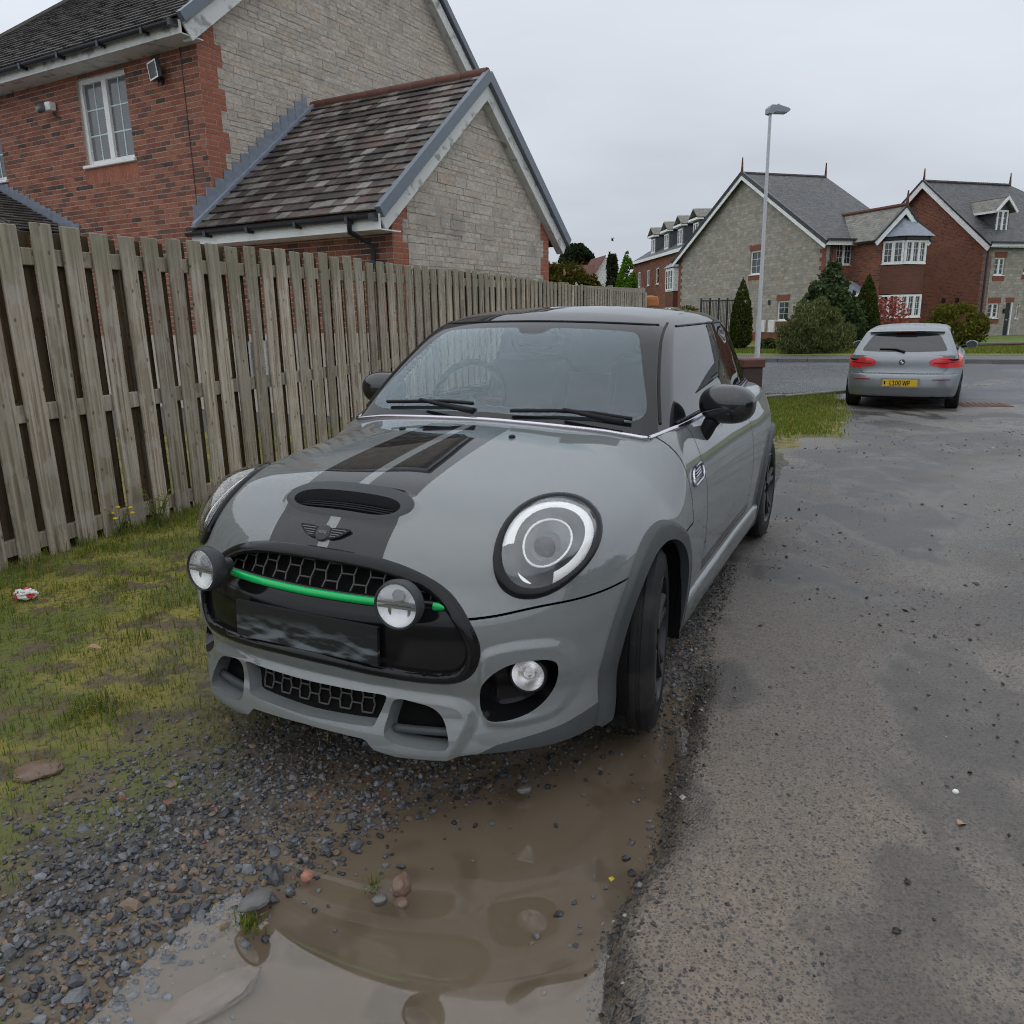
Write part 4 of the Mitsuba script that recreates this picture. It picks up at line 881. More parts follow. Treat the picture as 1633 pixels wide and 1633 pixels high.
# canted bay: three facets, two windows, hung tiles between, lead roof
b0, b1, dp_ = .45, 2.95, .75
pts = [np.array([b0, 0]), np.array([b0+.6, dp_]), np.array([b1-.6, dp_]), np.array([b1, 0])]
for i in range(3):
    A, B = pts[i], pts[i+1]; Lw = np.linalg.norm(B-A); e = (B-A)/Lw; ex = pfce.ex*e[0]+pfce.n*e[1]; nn = np.cross(ex, UP); nn = nn if np.dot(nn, pfce.n) > 0 else -nn
    fc = Face(pfce.O+pfce.ex*A[0]+pfce.n*A[1], ex, nn)
    for z0, z1 in ((1.32, 2.36), (3.78, 4.80)): window(SH, fc, (.03, z0, Lw-.03, z1), 3 if i == 1 else 2, (1, 2), deep=.0, f=.09, gb='m_upvc', name='bay_window')
    add_wall(SH+'__bay_tile_hanging', fc, [(0, 2.40), (Lw, 2.40), (Lw, 3.70), (0, 3.70)], [], 'm_brick_brown', .1)
    add_wall(SH+'__bay_base', fc, [(0, 0), (Lw, 0), (Lw, 1.25), (0, 1.25)], [], 'm_brick_far', .1)
    add(SH+'__bay_head', fc.box(-.0, 4.82, -.1, Lw, 4.98, .06), 'm_gutter')
lp = [pfce.O+pfce.ex*(p[0]+(-.3 if i < 2 else .3)*(1 if i in (0, 3) else .6))+pfce.n*(p[1]+(.3 if i in (1, 2) else 0))+UP*4.98 for i, p in enumerate(pts)]
tp = pfce.O+pfce.ex*(b0+b1)/2+UP*5.95; tp1, tp2 = tp-pfce.ex*.25, tp+pfce.ex*.25
add(SH+'__bay_lead_roof', (np.array(lp+[tp1, tp2]), np.array([[0, 1, 4], [1, 2, 5], [1, 5, 4], [2, 3, 5]])), 'm_lead')
# porch canopy
cf = Face(GR-gnorm*.85, -gnorm, -gdir)
add(SH+'__porch_canopy', cat([cf.put((np.array([[-.5, 2.45, 0], [1.1, 2.45, 0], [1.1, 2.45, 1.1], [-.5, 2.45, 1.1], [.3, 3.15, 0.0], [.3, 3.05, .6]]), np.array([[0, 3, 4], [3, 5, 4], [3, 2, 5], [2, 1, 4], [2, 4, 5], [0, 1, 2], [0, 2, 3]])))]), 'm_lead')
add(SH+'__porch_fascia', cf.box(-.5, 2.32, 1.05, 1.1, 2.46, 1.12), 'm_upvc')
# --- right-hand house: brick gable, stone front with black door, dormer
mat('m_roof_far_plain', principled((.05, .052, .055), .5)); mat('m_door_black', principled((.015, .015, .017), .35)); mat('m_slate', principled((.075, .08, .085), .5))
RH = thing('brick_gable_house', 'house at the right edge with brick gable, stone front and black door', 'house')
RC = np.array([25.86, 44.0, -.5]); g2 = np.array([-.3353, .9421, 0]); n2 = np.array([.9421, .3353, 0])
WR, ER, SR = 9.08, 5.16, .81
rg = Face(RC, g2, -n2); rfnt = Face(RC, n2, -g2)
add_wall(RH+'__gable_wall', rg, [(0, 0), (WR, 0), (WR, ER), (WR/2, ER+SR*WR/2), (0, ER)], [], 'm_brick_far', .3)
for u in (1.5, 2.4): add(RH+'__vent', rg.box(u, 2.15, 0, u+.2, 2.4, .05), 'm_gutter')
RW = {'a': (.58, 3.52, 1.32, 4.43), 'b': (.48, 1.26, 1.28, 2.05), 'c': (2.75, 3.6, 3.5, 4.5)}
DR = (1.78, .30, 2.28, 2.06); SL_ = (2.56, 1.2, 2.76, 1.98)
add_wall(RH+'__front_wall', rfnt, [(0, 0), (9, 0), (9, ER), (0, ER)], list(RW.values())+[DR, SL_], 'm_stone_far', .3)
for k_, w_ in RW.items(): dressed_window(RH, rfnt, w_, 2, bars=(0, 2))
window(RH, rfnt, SL_, 1, (0, 1), f=.05, gb='m_upvc'); add(RH+'__lintel', rfnt.box(1.7, 2.08, -.05, 2.36, 2.34, .014), 'm_brick_red2')
dk = add(RH+'__door', rfnt.box(DR[0], DR[1], -.12, DR[2]-.08, DR[3], -.06), 'm_door_black', label='black panelled front door'); add(RH+'__door_frame', rfnt.box(DR[2]-.08, DR[1], -.14, DR[2], DR[3], .0), 'm_upvc')
for v in (.45, 1.25): add(dk+'__panel', rfnt.box(DR[0]+.07, v, -.06, DR[2]-.15, v+.6, -.045), 'm_door_black')
add(dk+'__letter_plate', rfnt.box(DR[0]+.12, 1.12, -.06, DR[2]-.2, 1.17, -.04), 'm_chrome')
add(RH+'__wall_lantern', rfnt.box(1.58, 1.50, .0, 1.70, 1.75, .14, .02), 'm_gutter')
add(RH+'__corner_pipe', tube(np.array([RC+rfnt.n*.05-n2*.06, RC+rfnt.n*.05-n2*.06+UP*ER]), .06, 6), 'm_gutter')
bargeboards(RH, rg, -.35, WR+.35, ER-.18, SR, .28)
rs2 = math.hypot(1, SR); LR2 = (WR/2+.35)*rs2
for o, s_ in ((-.35, 1), (WR+.35, -1)):
    O = RC+g2*o+UP*(ER+.1-SR*.35)-n2*.33
    slope_roof(RH+'__roof', Face(O, n2, unit(-g2*s_+UP/SR), unit(g2*s_+UP*SR)), [(0, 0), (12.5, 0), (6.9, LR2), (0, LR2)], 'm_roof_far')
RZ = ER+.1+SR*WR/2
finial(RH, RC+g2*WR/2-n2*.25+UP*RZ, .7); finial(RH, RC+g2*WR/2+n2*6.5+UP*RZ, .7)
add(RH+'__ridge', tube(np.array([RC+g2*WR/2-n2*.3+UP*(RZ+.02), RC+g2*WR/2+n2*6.5+UP*(RZ+.02)]), .09, 6), 'm_tile_dark')
add(RH+'__fascia', rfnt.box(-.3, ER-.22, .30, 9, ER-.02, .34), 'm_upvc'); add(RH+'__gutter', rfnt.box(-.3, ER-.03, .34, 9, ER+.07, .44), 'm_gutter')
# dormer
dq = RC+g2*.9; dfc = Face(dq, n2, -g2)
dk = add(RH+'__dormer', cat([dfc.put(prism([(1.28, 5.75), (2.25, 5.75), (2.25, 7.05), (1.765, 7.65), (1.28, 7.05)], -.15, 0)),
   Face(dq+n2*1.28, g2, -n2).put(prism([(0, 5.75), (0, 7.05), (2.2, 7.05)][::-1], -.05, 0)), Face(dq+n2*2.25, g2, n2).put(prism([(0, 5.75), (2.2, 7.05), (0, 7.05)][::-1], 0, .05))]), 'm_slate')
window(dk.rsplit('__', 1)[0], dfc, (1.36, 5.85, 2.17, 6.98), 2, (0, 2), deep=-.02, f=.09, gb='m_upvc', name='dormer_window')
for s_, u in ((1, .95), (-1, 2.58)):
    O = dq+n2*u+UP*6.92-g2*.3; slope_roof(RH+'__dormer_roof', Face(O, g2, unit(-n2*s_+UP*.8), unit(n2*s_+UP*.95)), [(0, 0), (2.4, 0), (4.3, 1.14), (0, 1.14)], 'm_roof_pale')
add(RH+'__dormer_fascia', Face(dq+n2*.95, g2, -n2).box(-.3, 6.80, .0, 2.2, 6.92, .04), 'm_upvc')
barge(RH, dfc, (.95, 6.92), (1.765, 7.70), .14, .27, .31, 'm_upvc'); barge(RH, dfc, (2.58, 6.92), (1.765, 7.70), .14, .27, .31, 'm_upvc')
# low wall and steps before it
LW = thing('garden_wall', 'low brick-edged wall in front of the house with the black door', 'wall')
wl = Face(np.array([18.3, 31.2, -.35]), unit([.95, .12, 0]), unit([.12, -.95, 0])); add_wall(LW+'__wall', wl, [(0, 0), (14, 0), (14, .28), (0, .28)], [], 'm_brick_brown', .2); add(LW+'__coping', wl.box(-.03, .283, -.23, 14, .34, .03), 'm_kerb')
# --- red terrace further off
TH = thing('red_terrace', 'row of red brick houses with grey dormers, behind the stone gable house', 'house')
TA, TB = np.array([13.35, 62., -.6]), np.array([12.17, 78., -.6]); td = unit(TB-TA); tn = np.array([-td[1], td[0], 0]); tn = tn if tn[0] < 0 else -tn
tf = Face(TA-td*6, td, tn); TL = 22.5; TE = 6.75
hol = [(u, z, u+.9, z+1.35) for u in (10, 13, 16.2, 19.6) for z in (4.4, 1.2)]
add_wall(TH+'__front_wall', tf, [(0, 0), (TL, 0), (TL, TE), (0, TE)], hol, 'm_brick_far', .3)
for h in hol: window(TH, tf, h, 1, (0, 1), f=.10, gb='m_upvc', deep=.06)
add(TH+'__fascia', tf.box(-.2, TE-.25, .25, TL+.2, TE, .3), 'm_upvc')
Sx = .62; slope_roof(TH+'__roof', Face(TA-td*6+tn*.3+UP*(TE-.05), td, unit(tn*Sx+UP), unit(-tn+UP*Sx)), [(0, 0), (TL, 0), (TL-3.2, 6.2), (0, 6.2)], 'm_roof_far')
add_wall(TH+'__end_wall', Face(TA+td*(TL-6), -tn, td), [(0, 0), (9.5, 0), (9.5, TE), (4.75, TE+2.9), (0, TE)], [], 'm_brick_far', .3)
for i, u in enumerate((4.6, 8.6, 12.6, 17.0)):
    b = TA-td*6+td*u-tn*.5; df_ = Face(b, td, tn)
    add(TH+'__dormer', cat([df_.box(-.85, TE+.25, -2.2, .85, TE+1.75, 0)]), 'm_slate'); window(TH, df_, (-.6, TE+.45, .6, TE+1.6), 2, (0, 1), deep=-.03, f=.09, gb='m_upvc', name='dormer_window')
    add(TH+'__dormer_fascia', df_.box(-1.1, TE+1.75, -.2, 1.1, TE+1.9, .3), 'm_upvc')
    for s_ in (1, -1): slope_roof(TH+'__dormer_roof', Face(b+td*(-1.15*s_)+UP*(TE+1.9)+tn*.3, -tn, unit(-td*s_+UP), unit(td*s_+UP*.6)), [(0, 0), (3.4, 0), (3.4, 1.35), (0, 1.35)], 'm_roof_pale', .06)
for u in (1.2, 5.4):   # white bays
    for z in (.7, 3.6):
        bf = Face(TA-td*6+td*u+tn*.9, td, tn); k = add(TH+'__bay', bf.box(0, z-.0, -.9, 2.2, z+1.7, -.02), 'm_upvc'); window(TH, bf, (.1, z+.1, 2.1, z+1.6), 3, (0, 2), deep=-.0, f=.1, gb='m_upvc', name='bay_window', sill=False)
        sf = Face(TA-td*6+td*(u+2.2)+tn*.9, -tn, td); add(TH+'__bay_glass', sf.box(.1, z+.1, -.0, .8, z+1.6, .01), 'm_pane')
    bf = Face(TA-td*6+td*u+tn*.88, td, tn); add_wall(TH+'__bay_tile_hanging', bf, [(0, 2.4), (2.2, 2.4), (2.2, 3.55), (0, 3.55)], [], 'm_brick_brown', .85)
    add(TH+'__bay_roof', bf.put((np.array([[-.2, 5.35, .15], [2.4, 5.35, .15], [2.4, 5.35, -.9], [-.2, 5.35, -.9], [1.1, 6.2, -.9]]), np.array([[0, 1, 4], [1, 2, 4], [3, 0, 4], [0, 3, 2], [0, 2, 1]]))), 'm_lead')
# taller red gable behind
gA = TA+td*1.0-tn*2.2; ge = Face(gA, -tn, -td)
add_wall(TH+'__cross_gable', ge, [(0, 4), (7.4, 4), (7.4, 7.4), (3.7, 10.0), (0, 7.4)], [], 'm_brick_far', .3)
barge(TH, ge, (-.3, 7.15), (3.7, 10.05), .25, .2, .26, 'm_upvc'); barge(TH, ge, (7.7, 7.15), (3.7, 10.05), .25, .2, .26, 'm_upvc')
for o, s_ in ((-.3, 1), (7.7, -1)): slope_roof(TH+'__roof', Face(gA-tn*o+UP*7.25-td*.3, td, unit(tn*s_+UP*1.3), unit(-tn*s_+UP*.71)), [(0, 0), (14, 0), (14, 4.95), (0, 4.95)], 'm_roof_far')
finial(TH, gA-tn*3.7+UP*10.05, .6)
# --- white bungalow far off
WH = thing('white_house', 'small white house with brown roof seen above the far end of the fence', 'house')
wfc = Face(np.array([7.35, 70., -.5]), unit([1, .15, 0]), unit([.15, -1, 0]))
add_wall(WH+'__gable_wall', wfc, [(0, 0), (2.3, 0), (2.3, 4.9), (1.1, 6.75), (0, 5.05)], [], 'm_white', .3)
slope_roof(WH+'__roof', Face(wfc.O+wfc.ex*-2.6+UP*5.0+wfc.n*.2, wfc.ex, unit(wfc.n*.6+UP), unit(-wfc.n+UP*.6)), [(0, 0), (2.6, 0), (3.7, 2.2), (.4, 2.2)], 'm_ridge')
slope_roof(WH+'__roof', Face(wfc.O+wfc.ex*1.1+UP*6.8+wfc.n*.3, -wfc.n, unit(wfc.ex*1.5+UP), unit(-wfc.ex+UP*-1.55)), [(0, 0), (5, 0), (5, 2.2), (0, 2.2)], 'm_ridge')
add(WH+'__side_wall', wfc.box(-2.4, 0, -3, 0, 5.0, .0), 'm_white')

# ------------------------------------------------------------------ street furniture
LP = thing('street_lamp', 'white steel street lamp post standing by the far kerb', 'street lamp')
lb = np.array([8.05, 25.8, -.2]); hgt = 7.42
add(LP+'__post', tube(np.array([lb, lb+UP*1.3, lb+UP*1.35, lb+UP*hgt]), [.085, .085, .062, .045], 16), 'm_lamp_post', smooth=35)
add(LP+'__access_door', place(box(-.045, 0, 0, .045, .5, .006), lb+UP*.5+np.array([-.02, -.084, 0]), [1, 0, 0], UP, [0, -1, 0]), 'm_lamp_post')
hd = Face(lb+UP*(hgt), unit([.93, .2, 0]), unit([.2, -.93, 0]))
add(LP+'__lamp_head', hd.put(prism([(-.10, -.06), (.02, -.09), (.10, -.02), (.52, -.02), (.60, .04), (.56, .09), (.24, .17), (-.02, .17), (-.10, .08)], -.13, .13)), 'm_lamp_post_head')
add(LP+'__lamp_glass', hd.box(.12, -.045, -.10, .50, -.022, .10), 'm_pane_grey'); add(LP+'__photocell', tube(np.array([hd.O+hd.ex*.26+UP*.165, hd.O+hd.ex*.26+UP*.22]), .035, 8), 'm_lamp_post_head')
mat('m_lamp_post', principled((.50, .51, .53), .4)); mat('m_lamp_post_head', principled((.26, .28, .31), .4))
BP = thing('brick_pier', 'short red-topped brick pier at the end of the fence, behind the hatchback roof line', 'pier')
pb = np.array([5.15, 16.9, -.15]); add(BP+'__shaft', (lambda q: (q[0]+pb, q[1]))(cbox(-.20, -.20, -.1, .20, .20, .38, .01)), 'm_brick_brown_plain'); add(BP+'__coping', (lambda q: (q[0]+pb, q[1]))(cbox(-.24, -.24, .382, .24, .24, .56, .02)), 'm_ridge')
mat('m_brick_brown_plain', principled((.07, .045, .04), .8))
# iron railing by the stone gable
RL = thing('metal_railing', 'black iron railing panel left of the columnar conifer', 'railing')
ra, rb_ = np.array([7.9, 33.0, -.2]), np.array([9.6, 34.0, -.2]); e = unit(rb_-ra); Lr_ = np.linalg.norm(rb_-ra)
for z in (.3, 2.05): add(RL+'__rail', tube(np.array([ra+UP*z, rb_+UP*z]), .03, 5), 'm_gutter')
for i in range(5): add(RL+'__post', tube(np.array([ra+e*Lr_*i/4, ra+e*Lr_*i/4+UP*2.15]), .045, 5), 'm_gutter')
add(RL+'__bars', cat([tube(np.array([ra+e*Lr_*(i+.5)/24+UP*.3, ra+e*Lr_*(i+.5)/24+UP*2.05]), .012, 4) for i in range(24)]), 'm_gutter', kind='stuff')
# low far fence past the end of the tall one, and the orange post box shape on it
LF = thing('low_fence', 'low weathered fence between the tall fence and the red terrace', 'fence')
fa = np.array([3.6, 21.5, -.1]); fe = unit([.42, .9, 0]); fnn = np.cross(fe, UP)
for i in range(40): m = cbox(-.06, -.01, 0, .06, .01, 1.62+.02*math.sin(i*2.3), .003); add_uv(LF+'__pale', place(m, fa+fe*i*.16, fe, fnn, UP), 'm_pale', np.tile([(i*.37) % 1, (i*.61) % 1], (len(m[0]), 1)))
add_uv(LF+'__rail', place(box(-.1, -.03, 1.2, 6.4, -.011, 1.3), fa, fe, fnn, UP), 'm_pale', np.tile([.3, .4], (8, 1)))
OB = thing('orange_tank', 'small orange-brown barrel standing behind the far end of the tall fence', 'barrel')
ob = np.array([4.02, 22.9, .0]); mat('m_orange', principled((.38, .12, .025), .5))
add(OB+'__barrel', (lambda q: (q[0]+ob, q[1]))(revolve([(0, 0), (.20, 0), (.24, .5), (.26, 1.3), (.26, 1.75), (.22, 1.85), (0, 1.88)], 24)), 'm_orange', smooth=35)
for z in (1.2, 1.55): add(OB+'__hoop', (lambda q: (q[0]+ob, q[1]))(revolve([(.25, z), (.272, z), (.272, z+.05), (.25, z+.05)], 24)), 'm_brown_hoop', smooth=35)
mat('m_brown_hoop', principled((.13, .05, .02), .6))

DC = thing('drain_cover', 'rusty drain cover in the tarmac right of the silver car', 'drain cover')
dz = ground_z([7.72], [12.75], False)[0]; mat('m_rust', principled((.13, .065, .045), .7))
add(DC+'__frame', place(cbox(-.36, -.26, -.05, .36, .26, .012, .005), [7.72, 12.75, dz], [.95, -.3, 0], [.3, .95, 0], [0, 0, 1]), 'm_rust')
for i in range(7): add(DC+'__bar', place(box(-.31+i*.092, -.21, .0125, -.265+i*.092, .21, .020), [7.72, 12.75, dz], [.95, -.3, 0], [.3, .95, 0], [0, 0, 1]), 'm_rust')
# ------------------------------------------------------------------ trees and shrubs
def leafmat(key, a, b, c=None, t=.9):
    def f(p, n, uv):
        q = mix(a, b, uv.x)
        return mix(q, c, smoothstep(t, t+.05, uv.y)) if c else q
    mat(key, {'type': 'principledthin', 'base_color': proc(f), 'roughness': .5, 'diff_trans': .5, 'spec_trans': 0.0}, two=False)
leafmat('m_leaf_dark', (.034, .062, .022), (.10, .135, .055), (.16, .20, .14), .90)
leafmat('m_leaf_cypress', (.035, .055, .014), (.085, .095, .025)); leafmat('m_leaf_conifer', (.020, .045, .012), (.045, .075, .020))
leafmat('m_leaf_bright', (.05, .13, .010), (.13, .22, .02)); leafmat('m_leaf_olive', (.08, .095, .035), (.17, .19, .07), (.30, .29, .15), .90)
leafmat('m_leaf_red', (.26, .06, .05), (.42, .14, .11), (.5, .22, .16), .85); leafmat('m_leaf_hedge', (.06, .08, .012), (.16, .15, .03), (.22, .17, .04), .85)
leafmat('m_leaf_autumn', (.06, .055, .012), (.16, .10, .02), (.05, .08, .02), .6); leafmat('m_leaf_far', (.020, .032, .018), (.05, .06, .03))
mat('m_bark', principled((.06, .045, .032), .9))
def leafcloud(pts, size, rr, elong=1.6, droop=0.):
    n = len(pts); d = rr.normal(0, 1, (n, 3)); d[:, 2] += droop; d /= np.linalg.norm(d, axis=1, keepdims=True); q = rr.normal(0, 1, (n, 3)); s = np.cross(d, q); s /= np.linalg.norm(s, axis=1, keepdims=True)
    L = size*rr.uniform(.6, 1.3, (n, 1)); w = L/elong*.5
    V = np.stack([pts-d*L*.5, pts+s*w, pts+d*L*.5, pts-s*w], 1).reshape(-1, 3); f = np.array([[0, 1, 2], [0, 2, 3]]); F = (f[None]+(np.arange(n)*4)[:, None, None]).reshape(-1, 3)
    return (V, F), np.repeat(np.stack([rr.uniform(0, 1, n), rr.uniform(0, 1, n)], 1), 4, 0)
def crown_pts(n, prof, h0, h1, c, rr, lump=.35, freq=1.2, shell=.55):
    """points inside a lumpy solid of revolution: prof(t) radius for t in 0..1 from h0 to h1"""
    out = []
    while sum(map(len, out)) < n:
        t = rr.uniform(0, 1, n); a = rr.uniform(0, 2*np.pi, n); R = prof(t); k = R > 0
        rad = np.sqrt(rr.uniform(shell**2, 1, n))*R
        P = np.stack([np.cos(a)*rad, np.sin(a)*rad, h0+(h1-h0)*t], 1)
        nz = meshkit.fbm(P*freq+c[:3]*1.7, 3); lim = 1+(nz-.5)*2*lump*1.6; keep = k & (rr.uniform(0, R.max(), n) < R) & (rad/np.maximum(R, 1e-3) < lim) & (meshkit.fbm(P*freq*2.3+9+c[:3], 2) > .36)
        out.append(P[keep])
    return np.vstack(out)[:n]+c
def blob_pts(n, blobs, c, rr, shell=.5):
    B = np.asarray(blobs, float); w = B[:, 3]**2; i = rr.choice(len(B), n, p=w/w.sum()); d = rr.normal(0, 1, (n, 3)); d /= np.linalg.norm(d, axis=1, keepdims=True)
    P = B[i, :3] + d*[1, 1, .9]*(B[i, 3]*np.cbrt(rr.uniform(shell**3, 1, n))*(1+rr.normal(0, .10, n)))[:, None]
    k = (P[:, 2] > .02) & (meshkit.fbm(P*1.9+9+c, 2) > .36); return P[k]+c
def plant(name, label, cat_, c, h0, h1, prof, n, size, m, seed, lump=.35, freq=1.2, trunk=.08, elong=1.6, droop=0., group=None, shell=.55, blobs=None):
    rr = np.random.default_rng(seed); c = np.asarray(c, float); k = thing(name, label, cat_, group or {'cypress': 'columnar conifers', 'red_shrub': 'red shrubs by the bay window', 'conifer': 'conifers beyond the fence'}.get(name))
    P = crown_pts(n, prof, h0, h1, c, rr, lump, freq, shell) if blobs is None else blob_pts(n, blobs, c, rr, shell); q, uv = leafcloud(P, size, rr, elong, droop); add_uv(k+'__crown', q, m, uv, kind='stuff')
    ms = [tube(np.array([c, c+UP*(h0+(h1-h0)*.5), c+UP*(h0+(h1-h0)*.78)]), [trunk, trunk*.6, trunk*.2], 7)]
    for i in range(7):
        t = rr.uniform(.15, .7); a = rr.uniform(0, 6.28); r0 = float(prof(np.array([t]))[0])*.75; b = c+UP*(h0+(h1-h0)*t*.7); ms.append(tube(np.array([b, b+np.array([math.cos(a)*r0*.5, math.sin(a)*r0*.5, .15]), b+np.array([math.cos(a)*r0, math.sin(a)*r0, .4])]), [trunk*.4, trunk*.25, trunk*.1], 5))
    add(k+'__trunk', cat(ms), 'm_bark', smooth=40); return k
cone = lambda R: (lambda t: R*(1-t)**.75*sstep(-.05, .12, t)); egg = lambda R: (lambda t: R*np.sqrt(np.clip(1-((t-.42)/.6)**2, 0, 1))); col = lambda R: (lambda t: R*np.clip(sstep(-.06, .15, t)*(1-t**3.2), 0, 1))
plant('holly_tree', 'dark broad evergreen tree in front of the brick house', 'tree', (12.5, 31.5, -.25), .1, 4.75, lambda t: 1.62*np.interp(t, [0, .1, .3, .5, .7, .85, .95, 1], [.8, 1.0, 1.0, .86, .60, .38, .2, 0]), 22000, .17, 'm_leaf_dark', 1, .75, .9, shell=.45, blobs=[(0,0,.8,1.05),(-.75,.1,.9,.75),(.75,0,.85,.8),(-.5,0,1.5,.75),(.55,0,1.45,.75),(0,-.2,1.9,.75),(-.3,0,2.3,.5),(.3,.1,2.4,.55),(.05,0,2.85,.42),(.1,0,3.2,.28),(-1.0,0,1.35,.35),(1.05,0,1.6,.4),(-.75,0,1.95,.3),(.75,0,2.1,.3)])
plant('shrub', 'feathery olive green shrub beside the road, left of the silver car', 'shrub', (10.95, 28.6, -.2), .0, 2.05, lambda t: 1.4*np.interp(t, [0, .1, .4, .7, .9, 1], [.75, .95, 1.0, .8, .45, 0]), 20000, .17, 'm_leaf_olive', 2, .85, 1.1, .04, 6, 1.3, shell=.3, blobs=[(0,0,.6,.85),(-.75,0,.55,.6),(.75,0,.5,.65),(-.35,-.2,1.15,.6),(.35,0,1.1,.6),(0,0,1.5,.45),(-.5,0,1.6,.25),(.15,0,1.85,.22),(.6,.1,1.45,.28),(-1.1,0,.9,.3),(1.15,0,.85,.3)])
plant('cypress', 'narrow dark columnar conifer left of the lamp post', 'tree', (9.75, 33.6, -.2), .0, 2.95, col(.48), 7000, .12, 'm_leaf_cypress', 3, .25, 2., .05, 2.5, 1.2)
plant('cypress', 'narrow brownish columnar conifer beside the brick bay', 'tree', (14.15, 31.8, -.25), .0, 2.95, col(.55), 7000, .12, 'm_leaf_cypress', 4, .25, 2., .05, 2.5, 1.2)
plant('red_shrub', 'red-leaved shrub under the bay window behind the silver car', 'shrub', (15.75, 33.0, -.3), .2, 2.15, egg(.75), 1100, .12, 'm_leaf_red', 5, .5, 1.6, .04, 1.5, shell=.2)
plant('red_shrub', 'orange-red shrub between the brown conifer and the bay', 'shrub', (14.75, 32.4, -.3), .2, 2.4, egg(.45), 900, .12, 'm_leaf_red', 15, .5, 1.6, .04, 1.5, shell=.2)
plant('hedge', 'rounded yellow-green hedge right of the silver car roof', 'hedge', (17.7, 32.0, -.25), .0, 1.9, egg(1.25), 10000, .12, 'm_leaf_hedge', 6, .5, 1.5, .04, blobs=[(0,0,.7,.9),(-.8,0,.6,.6),(.75,0,.7,.65),(-.3,0,1.3,.55),(.4,0,1.35,.5),(1.1,0,1.0,.4)])
plant('shrub', 'autumn-coloured bush behind the garage end of the fence', 'shrub', (2.45, 33., -.2), .5, 3.95, egg(1.25), 9000, .17, 'm_leaf_autumn', 7, .4, .9, .06, blobs=[(0,0,2.4,1.1),(-.7,0,2.8,.9),(.8,0,2.2,.9),(.1,0,3.0,.7),(-.6,0,3.2,.5),(.9,0,2.7,.5)])
0 and plant('shrub', 'green bush right of the autumn bush behind the fence', 'shrub', (3.75, 36., -.2), .5, 3.7, egg(1.1), 5000, .16, 'm_leaf_conifer', 8, .4, .9, .06)
plant('conifer', 'bright green conical conifer above the far fence', 'tree', (6.02, 41., -.2), .5, 4.65, cone(1.15), 9000, .15, 'm_leaf_bright', 9, .3, 1.2, .07, 2.4, .4)
plant('conifer', 'thin dark spiky conifer left of the bright green one', 'tree', (6.06, 47., -.2), .5, 5.8, col(.50), 6500, .24, 'm_leaf_far', 10, .55, 1.2, .07, 3, .6)
plant('pine_tree', 'dark round-topped pine far behind the white house', 'tree', (6.95, 82., -.5), 2.5, 8.7, egg(2.3), 12000, .45, 'm_leaf_far', 11, .5, .45, .2, shell=.2)
plant('tree', 'bushy tree far behind the garage roof edge', 'tree', (4.6, 75., -.5), 1., 6.4, egg(2.2), 8000, .38, 'm_leaf_autumn', 13, .5, .5, .2)
plant('low_hedge', 'low clipped hedge at the foot of the lamp post', 'hedge', (10.6, 32.6, -.15), .0, .45, egg(.45), 1500, .09, 'm_leaf_dark', 14, .2, 2, .03)
r = np.random.default_rng(31)
t = r.uniform(0, 1, 26000); s_ = r.uniform(.0, 6.5, 26000); px = 7.0+t*15; py = 29.6-(px-8.6)*.55+s_
gm, uv = blades(np.stack([px, py, ground_z(px, py, False)+.10], 1), .05+.05*r.uniform(0, 1, len(px)), r, .012); k = add_uv('lawn_grass', gm, 'm_grass', uv); lab(k, 'mown lawn in front of the stone house', 'grass', None, 'stuff')
# ivy-ish plants on the low far fence
plant('climber', 'scrubby climber along the low far fence', 'plant', (5.6, 25.6, -.1), .3, 1.7, egg(.8), 2500, .10, 'm_leaf_autumn', 16, .5, 1.5, .03, shell=.2)

# the hedge across the drive, seen in the hatchback's windows and flank
plant('hedge', 'tall brown-green hedge across the drive, mirrored in the side windows of the hatchback', 'hedge', (8.2, .2, .0), .0, 2.3, egg(1.), 14000, .16, 'm_leaf_autumn', 41, .4, 1., .06, blobs=[(k*.25-.4*(k % 2), k*1.0-3.5, .9+.12*((k*7) % 3), 1.15) for k in range(9)]+[(k*.25, k*1.0-3.5, 1.75+.15*((k*5) % 3), .6) for k in range(9)])
# ------------------------------------------------------------------ the grey hatchback in the foreground
# car frame: s back from the nose, w towards the car's left, z up
CAR_X, CAR_Y, CAR_A, CAR_T, CAR_R = -.604, 2.169, math.radians(25.95), .0068, -.020
def car_w(P, M=(CAR_X, CAR_Y, CAR_A, CAR_T, CAR_R, 0.)):
    P = np.atleast_2d(P); s, w, z = P.T; x, y, a, t, r, dz = M
    return np.stack([x + s*math.sin(a) + w*math.cos(a), y + s*math.cos(a) - w*math.sin(a), z + t*s + r*w + dz], -1)
def car_n(N, M=(CAR_X, CAR_Y, CAR_A, CAR_T, CAR_R, 0.)):
    s, w, z = N.T; a, t, r = M[2:5]
    return np.stack([(s-t*z)*math.sin(a) + (w-r*z)*math.cos(a), (s-t*z)*math.cos(a) - (w-r*z)*math.sin(a), z], -1)

